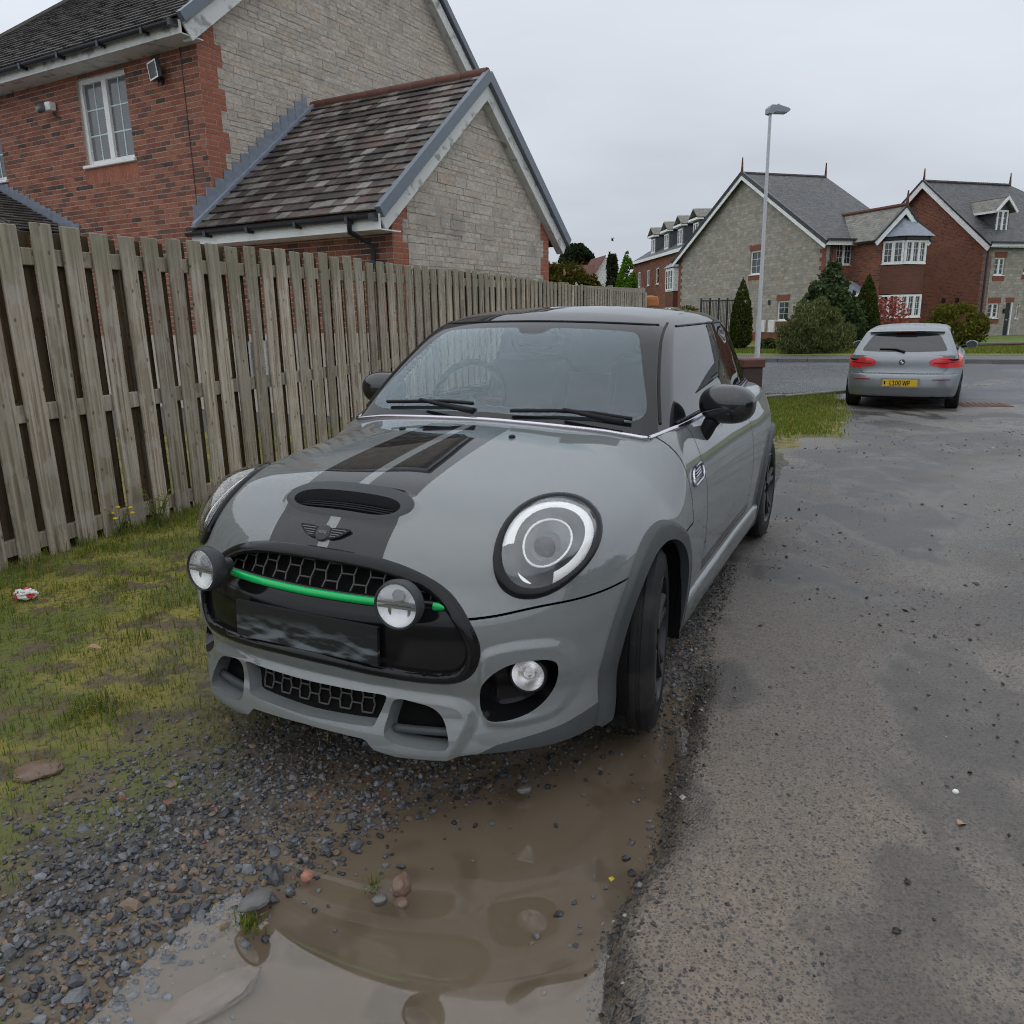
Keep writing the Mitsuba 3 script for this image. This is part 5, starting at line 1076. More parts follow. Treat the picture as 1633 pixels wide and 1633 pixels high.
Fplan = sp([0,.15,.3,.42,.52,.62,.70,.76,.81,.845,.87], [0,.008,.032,.066,.108,.172,.25,.335,.44,.56,.70])
Fz = sp([.10,.13,.16,.19,.22,.26,.30,.335,.37,.41,.46,.52,.57,.62,.68,.73,.78,.83,.90], [.10,.03,-.004,-.016,-.012,.0,.014,.018,.010,0,-.002,0,.008,.022,.042,.066,.10,.15,.24])
Hc = sp([-.1,0,.06,.12,.2,.3,.45,.65,.9,1.15,1.35,2,3,3.6,3.9], [.55,.70,.755,.80,.842,.876,.905,.932,.957,.975,.985,.985,.98,.96,.90])
Hcr = sp([0,.2,.4,.5,.6,.7,.8,.9], [0,.006,.024,.04,.07,.12,.20,.33])
W0 = sp([.2,.45,.65,.8,1.0,1.25,1.6,2.2,2.7,3.05,3.3,3.5,3.7,3.82,3.9], [.80,.835,.852,.858,.855,.848,.845,.846,.852,.860,.862,.85,.80,.72,.62])
Wz = sp([.1,.2,.3,.4,.5,.6,.68,.76,.84,.9,.95,1.0,1.1], [.07,.04,.024,.012,.003,0,.005,.02,.046,.074,.104,.14,.24])
Rplan = sp([0,.3,.5,.65,.75,.83,.9], [0,.03,.09,.17,.27,.40,.6])
Rz = sp([.1,.2,.3,.45,.6,.75,.9,1.0], [.20,.08,.03,.0,.0,.03,.10,.16])
Sw = sp([.90,.95,1.0,1.1,1.2,1.3,1.37,1.45], [1.02,1.085,1.15,1.285,1.44,1.615,1.755,1.94])
Swc = sp([0,.2,.4,.55,.68,.8], [0,.010,.045,.09,.15,.24])
Wg = sp([.85,.95,1.05,1.15,1.25,1.35,1.45], [.762,.728,.694,.658,.618,.572,.52])
Wgs = sp([1.0,1.6,2.4,3.0,3.4,3.8], [-.012,0,0,-.03,-.075,-.14])
Rt = sp([1.2,1.6,1.75,1.9,2.1,2.35,2.7,3.1,3.4,3.6,3.8], [1.25,1.338,1.367,1.390,1.407,1.415,1.408,1.380,1.345,1.318,1.29])
Sr = sp([.85,.95,1.1,1.25,1.35,1.45], [3.76,3.72,3.63,3.53,3.47,3.42])
WHEELS = ((.80, .296), (3.295, .31))
def d1(f, x, e=.005): return (f(x+e)-f(x-e))/(2*e)
def lower(s, w, z):
    w = np.abs(w)
    fp = (Fplan(w)+Fz(z)-.03*sstep(.67, .56, z)*sstep(.70, .44, w)-s)/np.sqrt(1 + d1(Fplan, w)**2 + d1(Fz, z)**2)
    fs = (w-(W0(s)-Wz(z)))/np.sqrt(1 + d1(Wz, z)**2)
    fr = (s-(3.86-Rplan(w)-Rz(z)))*.8
    cf = 1 - .80*sstep(.95, 1.38, s)
    ft = (z-(Hc(s)-Hcr(w)*cf))/np.sqrt(1 + d1(Hc, s, .01)**2 + (d1(Hcr, w)*cf)**2)
    # scoop hump on the bonnet
    q = ((s-.222)/.075)**2 + (w/.25)**4
    ft = ft - .020*sstep(1.15, .55, q)*sstep(.13, .20, s)
    f = smax(fp, fs, .10); f = smax(f, ft, .09-.045*sstep(1.1, 1.4, s))
    return smax(f, fr, .12)
def green(s, w, z):
    w = np.abs(w)
    f1 = (Sw(z)+Swc(w)-s)*.55
    f2 = (w-(Wg(z)+Wgs(s)))*.93
    f3 = (z-(Rt(s)-.10*w*w-.12*np.maximum(w-.35, 0)**2))
    f4 = (s-(Sr(z)-.25*w*w))*.9
    f = smax(f1, f2, .07); f = smax(f, f4, .12); f = smax(f, f3, .055)
    return smax(f, .80-z, .02)
def carbody(s, w, z): return smin(lower(s, w, z), green(s, w, z), .012)
def inside_at(f, P):
    return f(P[:, 0], P[:, 1], P[:, 2])
def ontosurf(f, P, n=4):
    P = np.atleast_2d(np.asarray(P, float)).copy()
    for _ in range(n):
        g = fgrad(f, P); v = inside_at(f, P); P -= v[:, None]*g/np.maximum((g*g).sum(1), .05)[:, None]
    return P
def front_s(w, z, f=lower):
    """s of the nose surface seen from the front at (w, z)"""
    w = np.atleast_1d(np.asarray(w, float)); z = np.broadcast_to(np.asarray(z, float), w.shape)
    lo, hi = np.full(w.shape, -.2), np.full(w.shape, 1.2)
    for _ in range(22):
        m = (lo+hi)/2; ins = f(m, w, z) < 0; hi = np.where(ins, m, hi); lo = np.where(ins, lo, m)
    return hi
def side_w(s, z, f=lower):
    s = np.atleast_1d(np.asarray(s, float)); z = np.broadcast_to(np.asarray(z, float), s.shape)
    lo, hi = np.full(s.shape, .2), np.full(s.shape, 1.1)
    for _ in range(22):
        m = (lo+hi)/2; ins = f(s, m, z) < 0; lo = np.where(ins, m, lo); hi = np.where(ins, hi, m)
    return hi
def top_z(s, w, f=carbody):
    s = np.atleast_1d(np.asarray(s, float)); w = np.broadcast_to(np.asarray(w, float), s.shape)
    lo, hi = np.full(s.shape, .4), np.full(s.shape, 1.6)
    for _ in range(22):
        m = (lo+hi)/2; ins = f(s, w, m) < 0; lo = np.where(ins, m, lo); hi = np.where(ins, hi, m)
    return hi

HB = thing('hatchback_car', 'grey three-door hatchback with black bonnet stripes and green grille bar, parked on the verge', 'car')
def cpart(name, m, bsdf, smooth=False, sdf=None, flat=False, **k):
    """a part of the car, from car coordinates"""
    V, F = m
    if len(F) == 0: return None
    W = car_w(V); F2 = np.asarray(F)[:, ::-1]
    if sdf is not None:
        return add(HB + '__' + name, (W, F2), bsdf, normals=nrm(car_n(sdfn(sdf, V))), **k)
    return add(HB + '__' + name, (W, F2), bsdf, smooth=smooth, **k)
def nrm(n): return n/np.maximum(np.linalg.norm(n, axis=1, keepdims=True), 1e-9)
def sdfn(f, V): return nrm(fgrad(f, V))

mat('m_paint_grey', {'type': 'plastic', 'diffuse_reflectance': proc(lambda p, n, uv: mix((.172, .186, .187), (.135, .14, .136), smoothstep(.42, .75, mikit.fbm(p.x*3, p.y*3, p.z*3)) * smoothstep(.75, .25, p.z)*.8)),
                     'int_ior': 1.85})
mat('m_stripe', {'type': 'plastic', 'diffuse_reflectance': rgb((.016, .016, .018)), 'int_ior': 1.55})
mat('m_roof_black', {'type': 'plastic', 'diffuse_reflectance': rgb((.010, .010, .012)), 'int_ior': 1.75})
mat('m_glass_dark', {'type': 'plastic', 'diffuse_reflectance': rgb((.012, .014, .014)), 'int_ior': 1.75})
mat('m_trim_grey', principled(spec=.3, c=proc(lambda p, n, uv: mix((.070, .076, .079), (.045, .048, .048), mikit.fbm(p.x*6, p.y*6, p.z*6))), rough=.45))
mat('m_scoop', principled((.035, .037, .040), .42, spec=.35))
mat('m_green', principled((.0, .42, .10), .25))
mat('m_glass', {'type': 'thindielectric', 'int_ior': 1.75}, two=False)
mat('m_windscreen', {'type': 'thindielectric', 'int_ior': 1.62, 'specular_transmittance': rgb((.66, .73, .73)), 'specular_reflectance': rgb((.82, .94, 1.0))}, two=False)
mat('m_frit', {'type': 'plastic', 'diffuse_reflectance': rgb((.008, .009, .010)), 'int_ior': 1.5})
mat('m_interior', principled((.02, .02, .021), .7))
mat('m_seat', principled((.03, .03, .032), .8))
mat('m_lamp_dark', principled((.16, .17, .18), .35, metallic=.35))
mat('m_under', principled((.006, .006, .006), .9, spec=.1))

# outlines measured on the nose, (w, z), right half; mirrored
def sym(half): h = np.asarray(half, float); return np.vstack([h, (h*[-1, 1])[::-1]])
grille_o = smooth_poly(sym([(.0,.729),(.12,.727),(.22,.720),(.31,.702),(.38,.677),(.44,.641),(.492,.588),(.52,.53),(.526,.48),(.512,.432),(.482,.402),(.43,.39),(.30,.396),(.15,.408),(0,.412)]), 2)
low_c = smooth_poly(sym([(0,.350),(.22,.348),(.266,.346),(.266,.338),(.238,.268),(.234,.254),(.215,.252),(.10,.248),(0,.246)]), 2)
low_r = smooth_poly([(.285,.344),(.35,.336),(.405,.322),(.435,.285),(.452,.232),(.45,.212),(.43,.203),(.35,.208),(.285,.216),(.262,.235),(.272,.29)], 2)
frame_o = smooth_poly(sym([(0,.372),(.25,.366),(.42,.355),(.47,.345),(.50,.315),(.512,.28),(.495,.225),(.465,.17),(.44,.10),(.2,.09),(0,.09)]), 2)
fog_o = smooth_poly([(.508,.338),(.525,.395),(.575,.445),(.63,.455),(.69,.445),(.70,.41),(.685,.345),(.65,.295),(.60,.275),(.545,.275),(.515,.295)], 2)
fog_p = smooth_poly([(.512,.492),(.56,.512),(.63,.517),(.70,.505),(.735,.47),(.757,.40),(.742,.32),(.705,.256),(.64,.243),(.57,.243),(.515,.26),(.505,.35)], 2)
# headlamp plane (from measured ring points)
HLc = np.array([.35, .622, .757]); HLa = unit([.80, .25, .42]); HLn = unit([-.55, .47, .69]); HLn = unit(HLn - HLa*np.dot(HLn, HLa)); HLb = np.cross(HLn, HLa)
HL_RA, HL_RB = .222, .130
def hl_e(V):
    Q = V*[1, 1, 1]; Q = np.stack([V[:, 0], np.abs(V[:, 1]), V[:, 2]], 1) - HLc
    a, b, n = Q@HLa/HL_RA, Q@HLb/HL_RB, Q@HLn
    e = np.sqrt(a*a + b*b)
    return np.where(np.abs(n) < .16, e, 9.)

V, F = isosurface(carbody, (-.08, -.93, .07), (3.96, .93, 1.46), .0115)
gseam = inside_at(lower, V) - inside_at(green, V)
tub, cabin = split((V, F), gseam)
# ---- lower frame of the bumper stands proud
def disp(w, z):
    w, z = np.broadcast_arrays(w, z); return (.024*sstep(-.004, .026, -poly_dist(frame_o, w.ravel(), z.ravel())) + .016*sstep(0, .028, -poly_dist(fog_p, np.abs(w.ravel()), z.ravel()))).reshape(w.shape)
def lowerD(s, w, z): return lower(s+disp(w, z)*(s < .5), w, z)
def proud(m): return m[0]-np.stack([disp(m[0][:, 1], m[0][:, 2])*(m[0][:, 0] < .5), 0*m[0][:, 0], 0*m[0][:, 0]], 1), m[1]
W_ = lambda m: np.abs(m[0][:, 1])
def arch_d(m, i):
    c = WHEELS[i]; s, z = m[0][:, 0]-c[0], m[0][:, 2]-c[1]
    return np.where(z > 0, np.hypot(s, z), np.abs(s))
def floor_at(s, w):
    w = np.abs(w); f = np.interp(w, [0, .21, .235, .30, .44, .50, .60, .80], [.222, .216, .188, .172, .172, .182, .178, .165]); return np.where(s < .5, f, .165)
tub = split(tub, floor_at(tub[0][:, 0], tub[0][:, 1]) - tub[0][:, 2])[0]
trims = []
for i in (0, 1):
    far = np.where((W_(tub) < .55), 1., 0)
    _, t2 = None, None
    inner, tub = split(tub, np.maximum(arch_d(tub, i)-.352, .5-W_(tub)))
    ring, tub = split(tub, np.maximum(arch_d(tub, i)-(.418 if i == 0 else .405), .6-W_(tub)))
    trims.append(ring)
# trim stands 10 mm proud with a soft lip
for i, r in enumerate(trims):
    a = arch_d(r, i); lim = .418 if i == 0 else .405
    k = sstep(lim, lim-.012, a)*.012
    v = r[0] + sdfn(lower, r[0])*k[:, None]
    v[:, 1] += np.sign(v[:, 1])*.006
    for sg in (1, -1):
        m = split((v, r[1]), sg*-v[:, 1])[0]
        sk = skirt(m, lambda P: np.stack([P[:, 0]*0, -np.sign(P[:, 1])*.035, P[:, 2]*0], 1))
        cpart('wheel_arch_trim', cat([m, sk]), 'm_trim_grey', smooth=35)
# ---- headlamps
ring, tub = split(tub, np.where(tub[0][:, 0] < .8, hl_e(tub[0]) - 1.0, 1.0))
# ---- grille
front = lambda m: m[0][:, 0] < .55
def cut_poly(m, poly, mirror=False):
    x = np.abs(m[0][:, 1]) if mirror else m[0][:, 1]
    return split(m, np.where(front(m), poly_dist(poly, x, m[0][:, 2]), 1.))
gr, tub = cut_poly(tub, grille_o)
lc, tub = cut_poly(tub, low_c)
lr, tub = cut_poly(tub, low_r, True)
lc, lr, gr = proud(lc), proud(lr), finer(gr, lower)
fg, tub = cut_poly(tub, fog_o, True)
fg = proud(fg)
# ---- bonnet scoop
q = ((tub[0][:, 0]-.222)/.066)**2 + np.abs(tub[0][:, 1]/.237)**3 - 1
scoop, tub = split(tub, np.where(tub[0][:, 2] > .72, q, 1.))
scoop = finer(scoop, lower)
q = ((scoop[0][:, 0]-.208)/.034)**2 + np.abs(scoop[0][:, 1]/.198)**5 - 1
slot, scoop = split(scoop, q)
# ---- panels of the painted body
seam_z = sp([.05, .107, .226, .465, .8, 1.3], [.58, .586, .602, .607, .61, .61])
BON_END = 1.225
def gap(m, fn, g=.0032):
    a, r = split(m, fn(*m[0].T) + g); b = split(r, fn(*r[0].T) - g)[1]; return a, b
bonnet, rest = gap(tub, lambda s, w, z: np.maximum(s-BON_END, seam_z(s)-z))
bumper, rest = gap(rest, lambda s, w, z: np.maximum(s-.80, z-seam_z(s)-.02))
# sides: sill, doors, quarters
door, side = gap(rest, lambda s, w, z: np.maximum.reduce([1.50-s, s-2.66+(.9-z)*.12, .335-z, .45-np.abs(w)]))
sill, side = split(side, np.maximum.reduce([side[0][:, 2]-.30, .9-side[0][:, 0], side[0][:, 0]-3.0, .4-W_(side)]))
rearb, side = gap(side, lambda s, w, z: np.maximum(3.45-s, z-.56))
tailgate, side = gap(side, lambda s, w, z: np.maximum(3.60-s, np.abs(w)-.56))
# stripes on the bonnet
aw = np.abs(bonnet[0][:, 1]); hw = np.interp(bonnet[0][:, 0], [.05, .4, 1.0, 1.25], [.212, .208, .178, .165])
stripe, bonnet = split(bonnet, np.maximum.reduce([np.abs(aw-(hw+.019)/2)-(hw-.019)/2, bonnet[0][:, 0]-1.02, .55-bonnet[0][:, 2]]))
cpart('bonnet', bonnet, 'm_paint_grey', sdf=lower)
for sg in (1, -1):
    cpart('bonnet_stripe', split(stripe, -sg*stripe[0][:, 1])[0], 'm_stripe', sdf=lower, label='black stripe painted along the grey bonnet')
low_lip, bumper = split(bumper, np.maximum.reduce([bumper[0][:, 2]-np.interp(np.abs(bumper[0][:, 1]), [.48, .56, .70, .80], [.165, .205, .228, .26]), .50-W_(bumper)]))
bumper = finer(bumper, lower); cpart('front_bumper', proud(bumper), 'm_paint_grey', sdf=lowerD)
for sg in (1, -1): cpart('lower_lip', split(low_lip, -sg*low_lip[0][:, 1])[0], 'm_trim_grey', smooth=40)
for m, nm in ((door, 'door'), (sill, 'side_sill'), (side, 'body_side')):
    for sg in (1, -1):
        h = split(m, -sg*m[0][:, 1])[0]
        if nm == 'side_sill':
            v = h[0].copy(); k = sstep(.30, .285, v[:, 2])*.016; v[:, 1] += np.sign(v[:, 1])*k; h = (v, h[1])
            cpart(nm, h, 'm_paint_grey', smooth=30)
        elif nm == 'door':
            st, h2 = split(h, np.maximum(h[0][:, 2]-.378, .345-h[0][:, 2]))
            dk = cpart('door', h2, 'm_paint_grey', sdf=lower)
            add(dk + '__sill_strip', (car_w(st[0]), st[1][:, ::-1]), 'm_stripe', normals=nrm(car_n(sdfn(lower, st[0]))))
        else: cpart(nm, h, 'm_paint_grey', sdf=lower)
cpart('rear_bumper', rearb, 'm_paint_grey', sdf=lower)
cpart('tailgate', tailgate, 'm_paint_grey', sdf=lower)
# dark shell behind the joints and inside the arches
def offs(m, d, f=lower): return m[0] - sdfn(f, m[0])*d, m[1]
inn = offs((V, F), .014); inn = split(inn, inn[0][:, 2]-.93)[0]; inn = split(inn, .2-inn[0][:, 2])[0]
holes = np.minimum.reduce([arch_d(inn, 0)-.345, arch_d(inn, 1)-.345])
inn = split(inn, np.maximum(-holes, -1))[0]
keep = np.where(inn[0][:, 0] < .6, np.minimum.reduce([poly_dist(grille_o, inn[0][:, 1], inn[0][:, 2]), poly_dist(low_c, inn[0][:, 1], inn[0][:, 2]), poly_dist(low_r, np.abs(inn[0][:, 1]), inn[0][:, 2]), poly_dist(fog_o, np.abs(inn[0][:, 1]), inn[0][:, 2]), (hl_e(inn[0])-1)*.1]), 1)
inn = split(inn, -keep)[0]
keep = ((inn[0][:, 0]-.222)/.07)**2 + np.abs(inn[0][:, 1]/.245)**3 - 1
inn = split(inn, np.where((inn[0][:, 2] > .7) & (inn[0][:, 0] < .5), -keep, -1))[0]
cpart('inner_shell', inn, 'm_under')
liners = []
for c, z in WHEELS:
    for sg in (1, -1):
        an = np.linspace(-.12*np.pi, 1.12*np.pi, 30); x0, x1 = .50, .83
        A = np.stack([c+.352*np.cos(an), np.full(30, sg*x0), z+.352*np.sin(an)], 1); B = A.copy(); B[:, 1] = sg*x1
        i = np.arange(29); liners.append((np.vstack([A, B]), np.vstack([np.stack([i, i+1, i+30], 1), np.stack([i+1, i+31, i+30], 1)])))
        A2 = np.vstack([A, [[c, sg*x0, .2]]]); liners.append((A2, np.stack([i, i+1, i*0+30], 1)))
liners.append(box(.20, -.55, .20, .46, .55, .22)); liners.append(box(.40, -.50, .17, 3.75, .50, .2)); liners.append(box(1.2, -.80, .172, 2.9, .80, .198))
cpart('underbody', cat(liners), 'm_under')

# ---- grille: black frame, hex mesh, gloss panel, green bar, lamps, plate
gd = poly_dist(grille_o, gr[0][:, 1], gr[0][:, 2])
frame, panel = split(gr, -(gd + .034))
v = frame[0].copy(); dd = -poly_dist(grille_o, v[:, 1], v[:, 2]); v[:, 0] -= .014*np.sqrt(np.clip(1-((dd-.017)/.017)**2, 0, 1))
fk = cpart('grille_frame', cat([(v, frame[1]), skirt((v, frame[1]), (.03, 0, 0))]), 'm_gloss_black', smooth=40)
BARZ = .610
lowp, upp = split(panel, panel[0][:, 2] - (BARZ-.006))
lowp = (lowp[0] + [.010, 0, 0], lowp[1])
cpart('grille_panel', lowp, 'm_gloss_black', sdf=lower)
cpart('grille_back', (upp[0]+[.055, 0, 0], upp[1]), 'm_under')
inner_poly = np.array([p for p in grille_o])
def hexnet(poly, ztop, zbot, cw, ch, depth, r, inset=.03, wr=(-.6, .6)):
    ms = []; rows = int((ztop-zbot)/ch)+4
    for j in range(-1, rows):
        z0 = zbot + j*ch
        for i in range(int(wr[0]/cw)-1, int(wr[1]/cw)+2):
            x0 = i*cw + (j % 2)*cw/2
            P = [(x0-cw*.5, z0), (x0-cw*.25, z0+ch*.5), (x0+cw*.25, z0+ch*.5), (x0+cw*.5, z0)]
            P = [(x0-cw*.29, z0), (x0+cw*.29, z0), ]
            for a, b in (((x0-cw*.22, z0), (x0+cw*.22, z0)), ((x0+cw*.22, z0), (x0+cw*.28, z0+ch)), ((x0-cw*.22, z0), (x0-cw*.28, z0+ch))):
                L = np.linspace(a, b, 3)
                if (poly_dist(poly, L[:, 0], L[:, 1]) < -inset).all() and (L[:, 1] > zbot-.001).all() and (L[:, 1] < ztop).all():
                    s = front_s(L[:, 0], L[:, 1]) + depth
                    ms.append(tube(np.stack([s, L[:, 0], L[:, 1]], 1), r, 5))
    return cat(ms)
mat('m_net', principled((.055, .05, .052), .35))
cpart('grille_mesh', hexnet(grille_o, .72, BARZ+.004, .098, .0235, .028, .0034, .02), 'm_net', smooth=True, kind='stuff')
def barmesh(w0, w1, z, h, dz, r=.010, n=40, zf=None):
    w = np.linspace(w0, w1, n); zz = np.full(n, z); s = front_s(w, zz) + dz
    rr = np.full(n, 1.); 
    m = tube(np.stack([s, w, zz], 1), 1.0, 10)
    v = m[0].copy(); c = np.vstack([np.repeat(np.stack([s, w, zz], 1), 10, 0), [[s[0], w[0], z]], [[s[-1], w[-1], z]]])
    return c + (v-c)*np.array([r, r, h]), m[1]
cpart('grille_bar', barmesh(-.44, .44, BARZ, .016, .018, .016), 'm_gloss_black', smooth=40)
for a, b in ((-.330, .240), (.392, .448)):
    m = barmesh(a, b, BARZ+.002, .0115, .002, .012)
    if b > .4:   # pointed end
        v = m[0]; t = np.clip((v[:, 1]-.40)/.048, 0, 1); v[:, 2] = BARZ+.002 + (v[:, 2]-BARZ-.002)*(1-.9*t**2)
    cpart('green_trim_bar', m, 'm_green', smooth=40, label='bright green bar across the grille')
mat('m_bright_reflector', principled((.86, .87, .88), .28, metallic=.5))
# spot lamps on the grille
def lamp_mesh(c, dirn, R, prof): 
    n = unit(dirn); a = unit(np.cross([0, 0, 1.], n)); b = np.cross(n, a)
    return place(revolve(prof, 40), c, a, b, n)
for sg in (1, -1):
    c = np.array([-.056, sg*.352, .650]); n = unit([-1, sg*.10, .10]); R = .066
    k = cpart('spot_lamp', lamp_mesh(c, n, R, [(.0,-.10),(R*.30,-.10),(R*.32,-.055),(R*.80,-.05),(R*1.01,-.030),(R*1.05,-.012),(R*1.0,.006),(R*.93,.010),(R*.90,.004),(R*.88,-.02)]), 'm_scoop', smooth=35)
    def sub(nm, m, b, smooth=40): add(k+'__'+nm, (car_w(m[0]), m[1][:, ::-1]), b, smooth=smooth)
    sub('reflector', lamp_mesh(c, n, R, [(0,-.020),(R*.35,-.018),(R*.6,-.013),(R*.80,-.006),(R*.9,.002)]), 'm_bright_reflector')
    a = unit(np.cross([0, 0, 1.], n)); b = np.cross(n, a)
    sub('lamp_bar', cat([place(box(-R*.9, -.009, -.012, R*.9, -.003, .001), c, a, b, n), place(box(-R*.9, .003, -.012, R*.9, .009, .001), c, a, b, n), place(box(-R*.5, -.035, -.03, -R*.38, -.010, -.012), c, a, b, n), place(box(R*.38, -.035, -.03, R*.5, -.010, -.012), c, a, b, n)]), 'm_lamp_dark', False)
    sub('visor', lamp_mesh(c + b*.024, n, R, [(0,-.006),(R*.26,-.006),(R*.28,-.018)]), 'm_lamp_dark')
    sub('lamp_lens', lamp_mesh(c, n, R, [(0,.014),(R*.4,.0125),(R*.7,.009),(R*.92,.003)]), 'm_glass')
# number plate (its characters are smeared away in the photograph)
def smear(p, n, uv):
    a = mikit.fbm(p.x*14+p.z*6, p.y*14, p.z*42, 3); b = mikit.fbm(p.x*40, p.y*20, p.z*90, 2)
    return mix((.011, .012, .014), (.15, .175, .19), smoothstep(.44, .72, a*.85+b*.15)*smoothstep(.54, .47, p.z)*.9)
mat('m_plate_front', principled(proc(smear), .4))
w = np.linspace(-.262, .258, 24); s0 = front_s(w, .5) ; s0 = np.full(24, s0.min())-.004 + .04*(w+.025)**2
A = np.vstack([np.stack([s0, w, np.full(24, .446)], 1), np.stack([s0+.008, w, np.full(24, .556)], 1)])
i = np.arange(23); pm = (A, np.vstack([np.stack([i, i+1, i+24], 1), np.stack([i+1, i+25, i+24], 1)]))
cpart('number_plate', cat([pm, skirt(pm, (.012, 0, 0))]), 'm_plate_front', label='dark number plate with smeared grey patches')
# ---- lower openings
def opening(m, nm, depth, net_cw, poly, shrink=.0, slat=None):
    inward = lambda P: np.stack([np.full(len(P), depth), (P[:, 1].mean()-P[:, 1])*.04, (P[:, 2].mean()-P[:, 2])*.06], 1)
    cpart(nm + '_surround', skirt(m, inward), 'm_paint_grey', smooth=50)
    cpart(nm + '_back', (m[0]+[depth, 0, 0], m[1]), 'm_under')
opening(lc, 'lower_intake', .045, .06, low_c)
cpart('lower_intake_mesh', hexnet(low_c, .352, .250, .075, .021, .012, .0032, .006), 'm_net', smooth=True, kind='stuff')
for sg in (1, -1):
    m = split(lr, -sg*lr[0][:, 1])[0]; opening(m, 'side_intake', .065, .05, low_r)
    lp = low_r*[sg, 1]
    cpart('side_intake_mesh', hexnet(lp, .345, .256, .07, .021, .052, .0032, .006), 'm_net', smooth=True, kind='stuff')
    w = np.linspace(.275, .44, 14)*sg; s = front_s(w, .2)
    for zz, dp in ((.240, .026),):
        cpart('intake_slat', tube(np.stack([s+dp, w, np.full(14, zz)], 1), .0125, 8), 'm_trim_grey', smooth=True)
# ---- fog lamps
for sg in (1, -1):
    m = split(fg, -sg*fg[0][:, 1])[0]
    inward = lambda P: np.stack([np.full(len(P), .075), (sg*.62-P[:, 1])*.22-sg*.02, (.36-P[:, 2])*.22], 1)
    cpart('fog_lamp_recess', cat([skirt(m, inward), (m[0]+inward(m[0]), m[1])]), 'm_gloss_black', smooth=30)
    c = np.array([front_s(.618, .394)[0]+.022, sg*.620, .394]); n = unit([-1, sg*.28, .05]); R = .050
    k = cpart('fog_lamp', lamp_mesh(c, n, R, [(R*.8,-.06),(R*1.08,-.05),(R*1.1,.0),(R*1.0,.006),(R*.94,.0)]), 'm_black', smooth=35)
    add(k+'__reflector', (lambda q: (car_w(q[0]), q[1][:, ::-1]))(lamp_mesh(c, n, R, [(0,-.04),(R*.3,-.038),(R*.34,-.02),(R*.36,-.034),(R*.6,-.026),(R*.85,-.012),(R*.97,.0)])), 'm_mirror_metal', smooth=40)
    add(k+'__lamp_lens', (lambda q: (car_w(q[0]), q[1][:, ::-1]))(lamp_mesh(c, n, R, [(0,.016),(R*.4,.014),(R*.7,.010),(R*.97,.002)])), 'm_glass', smooth=True)
# ---- scoop
cpart('bonnet_scoop', cat([scoop, skirt(slot, (.012, 0, -.045))]), 'm_scoop', smooth=30, label='dark grey bonnet scoop with a long slot')
cpart('scoop_mesh', (slot[0]+[.02, 0, -.034], slot[1]), 'm_under')
cpart('scoop_slat', cat([tube(np.stack([np.full(12, .20+.010*k), np.linspace(-.17, .17, 12), top_z(np.full(12, .2+.01*k), np.linspace(-.17, .17, 12))-.02-.002*k], 1), .003, 5) for k in range(3)]), 'm_black', smooth=True)
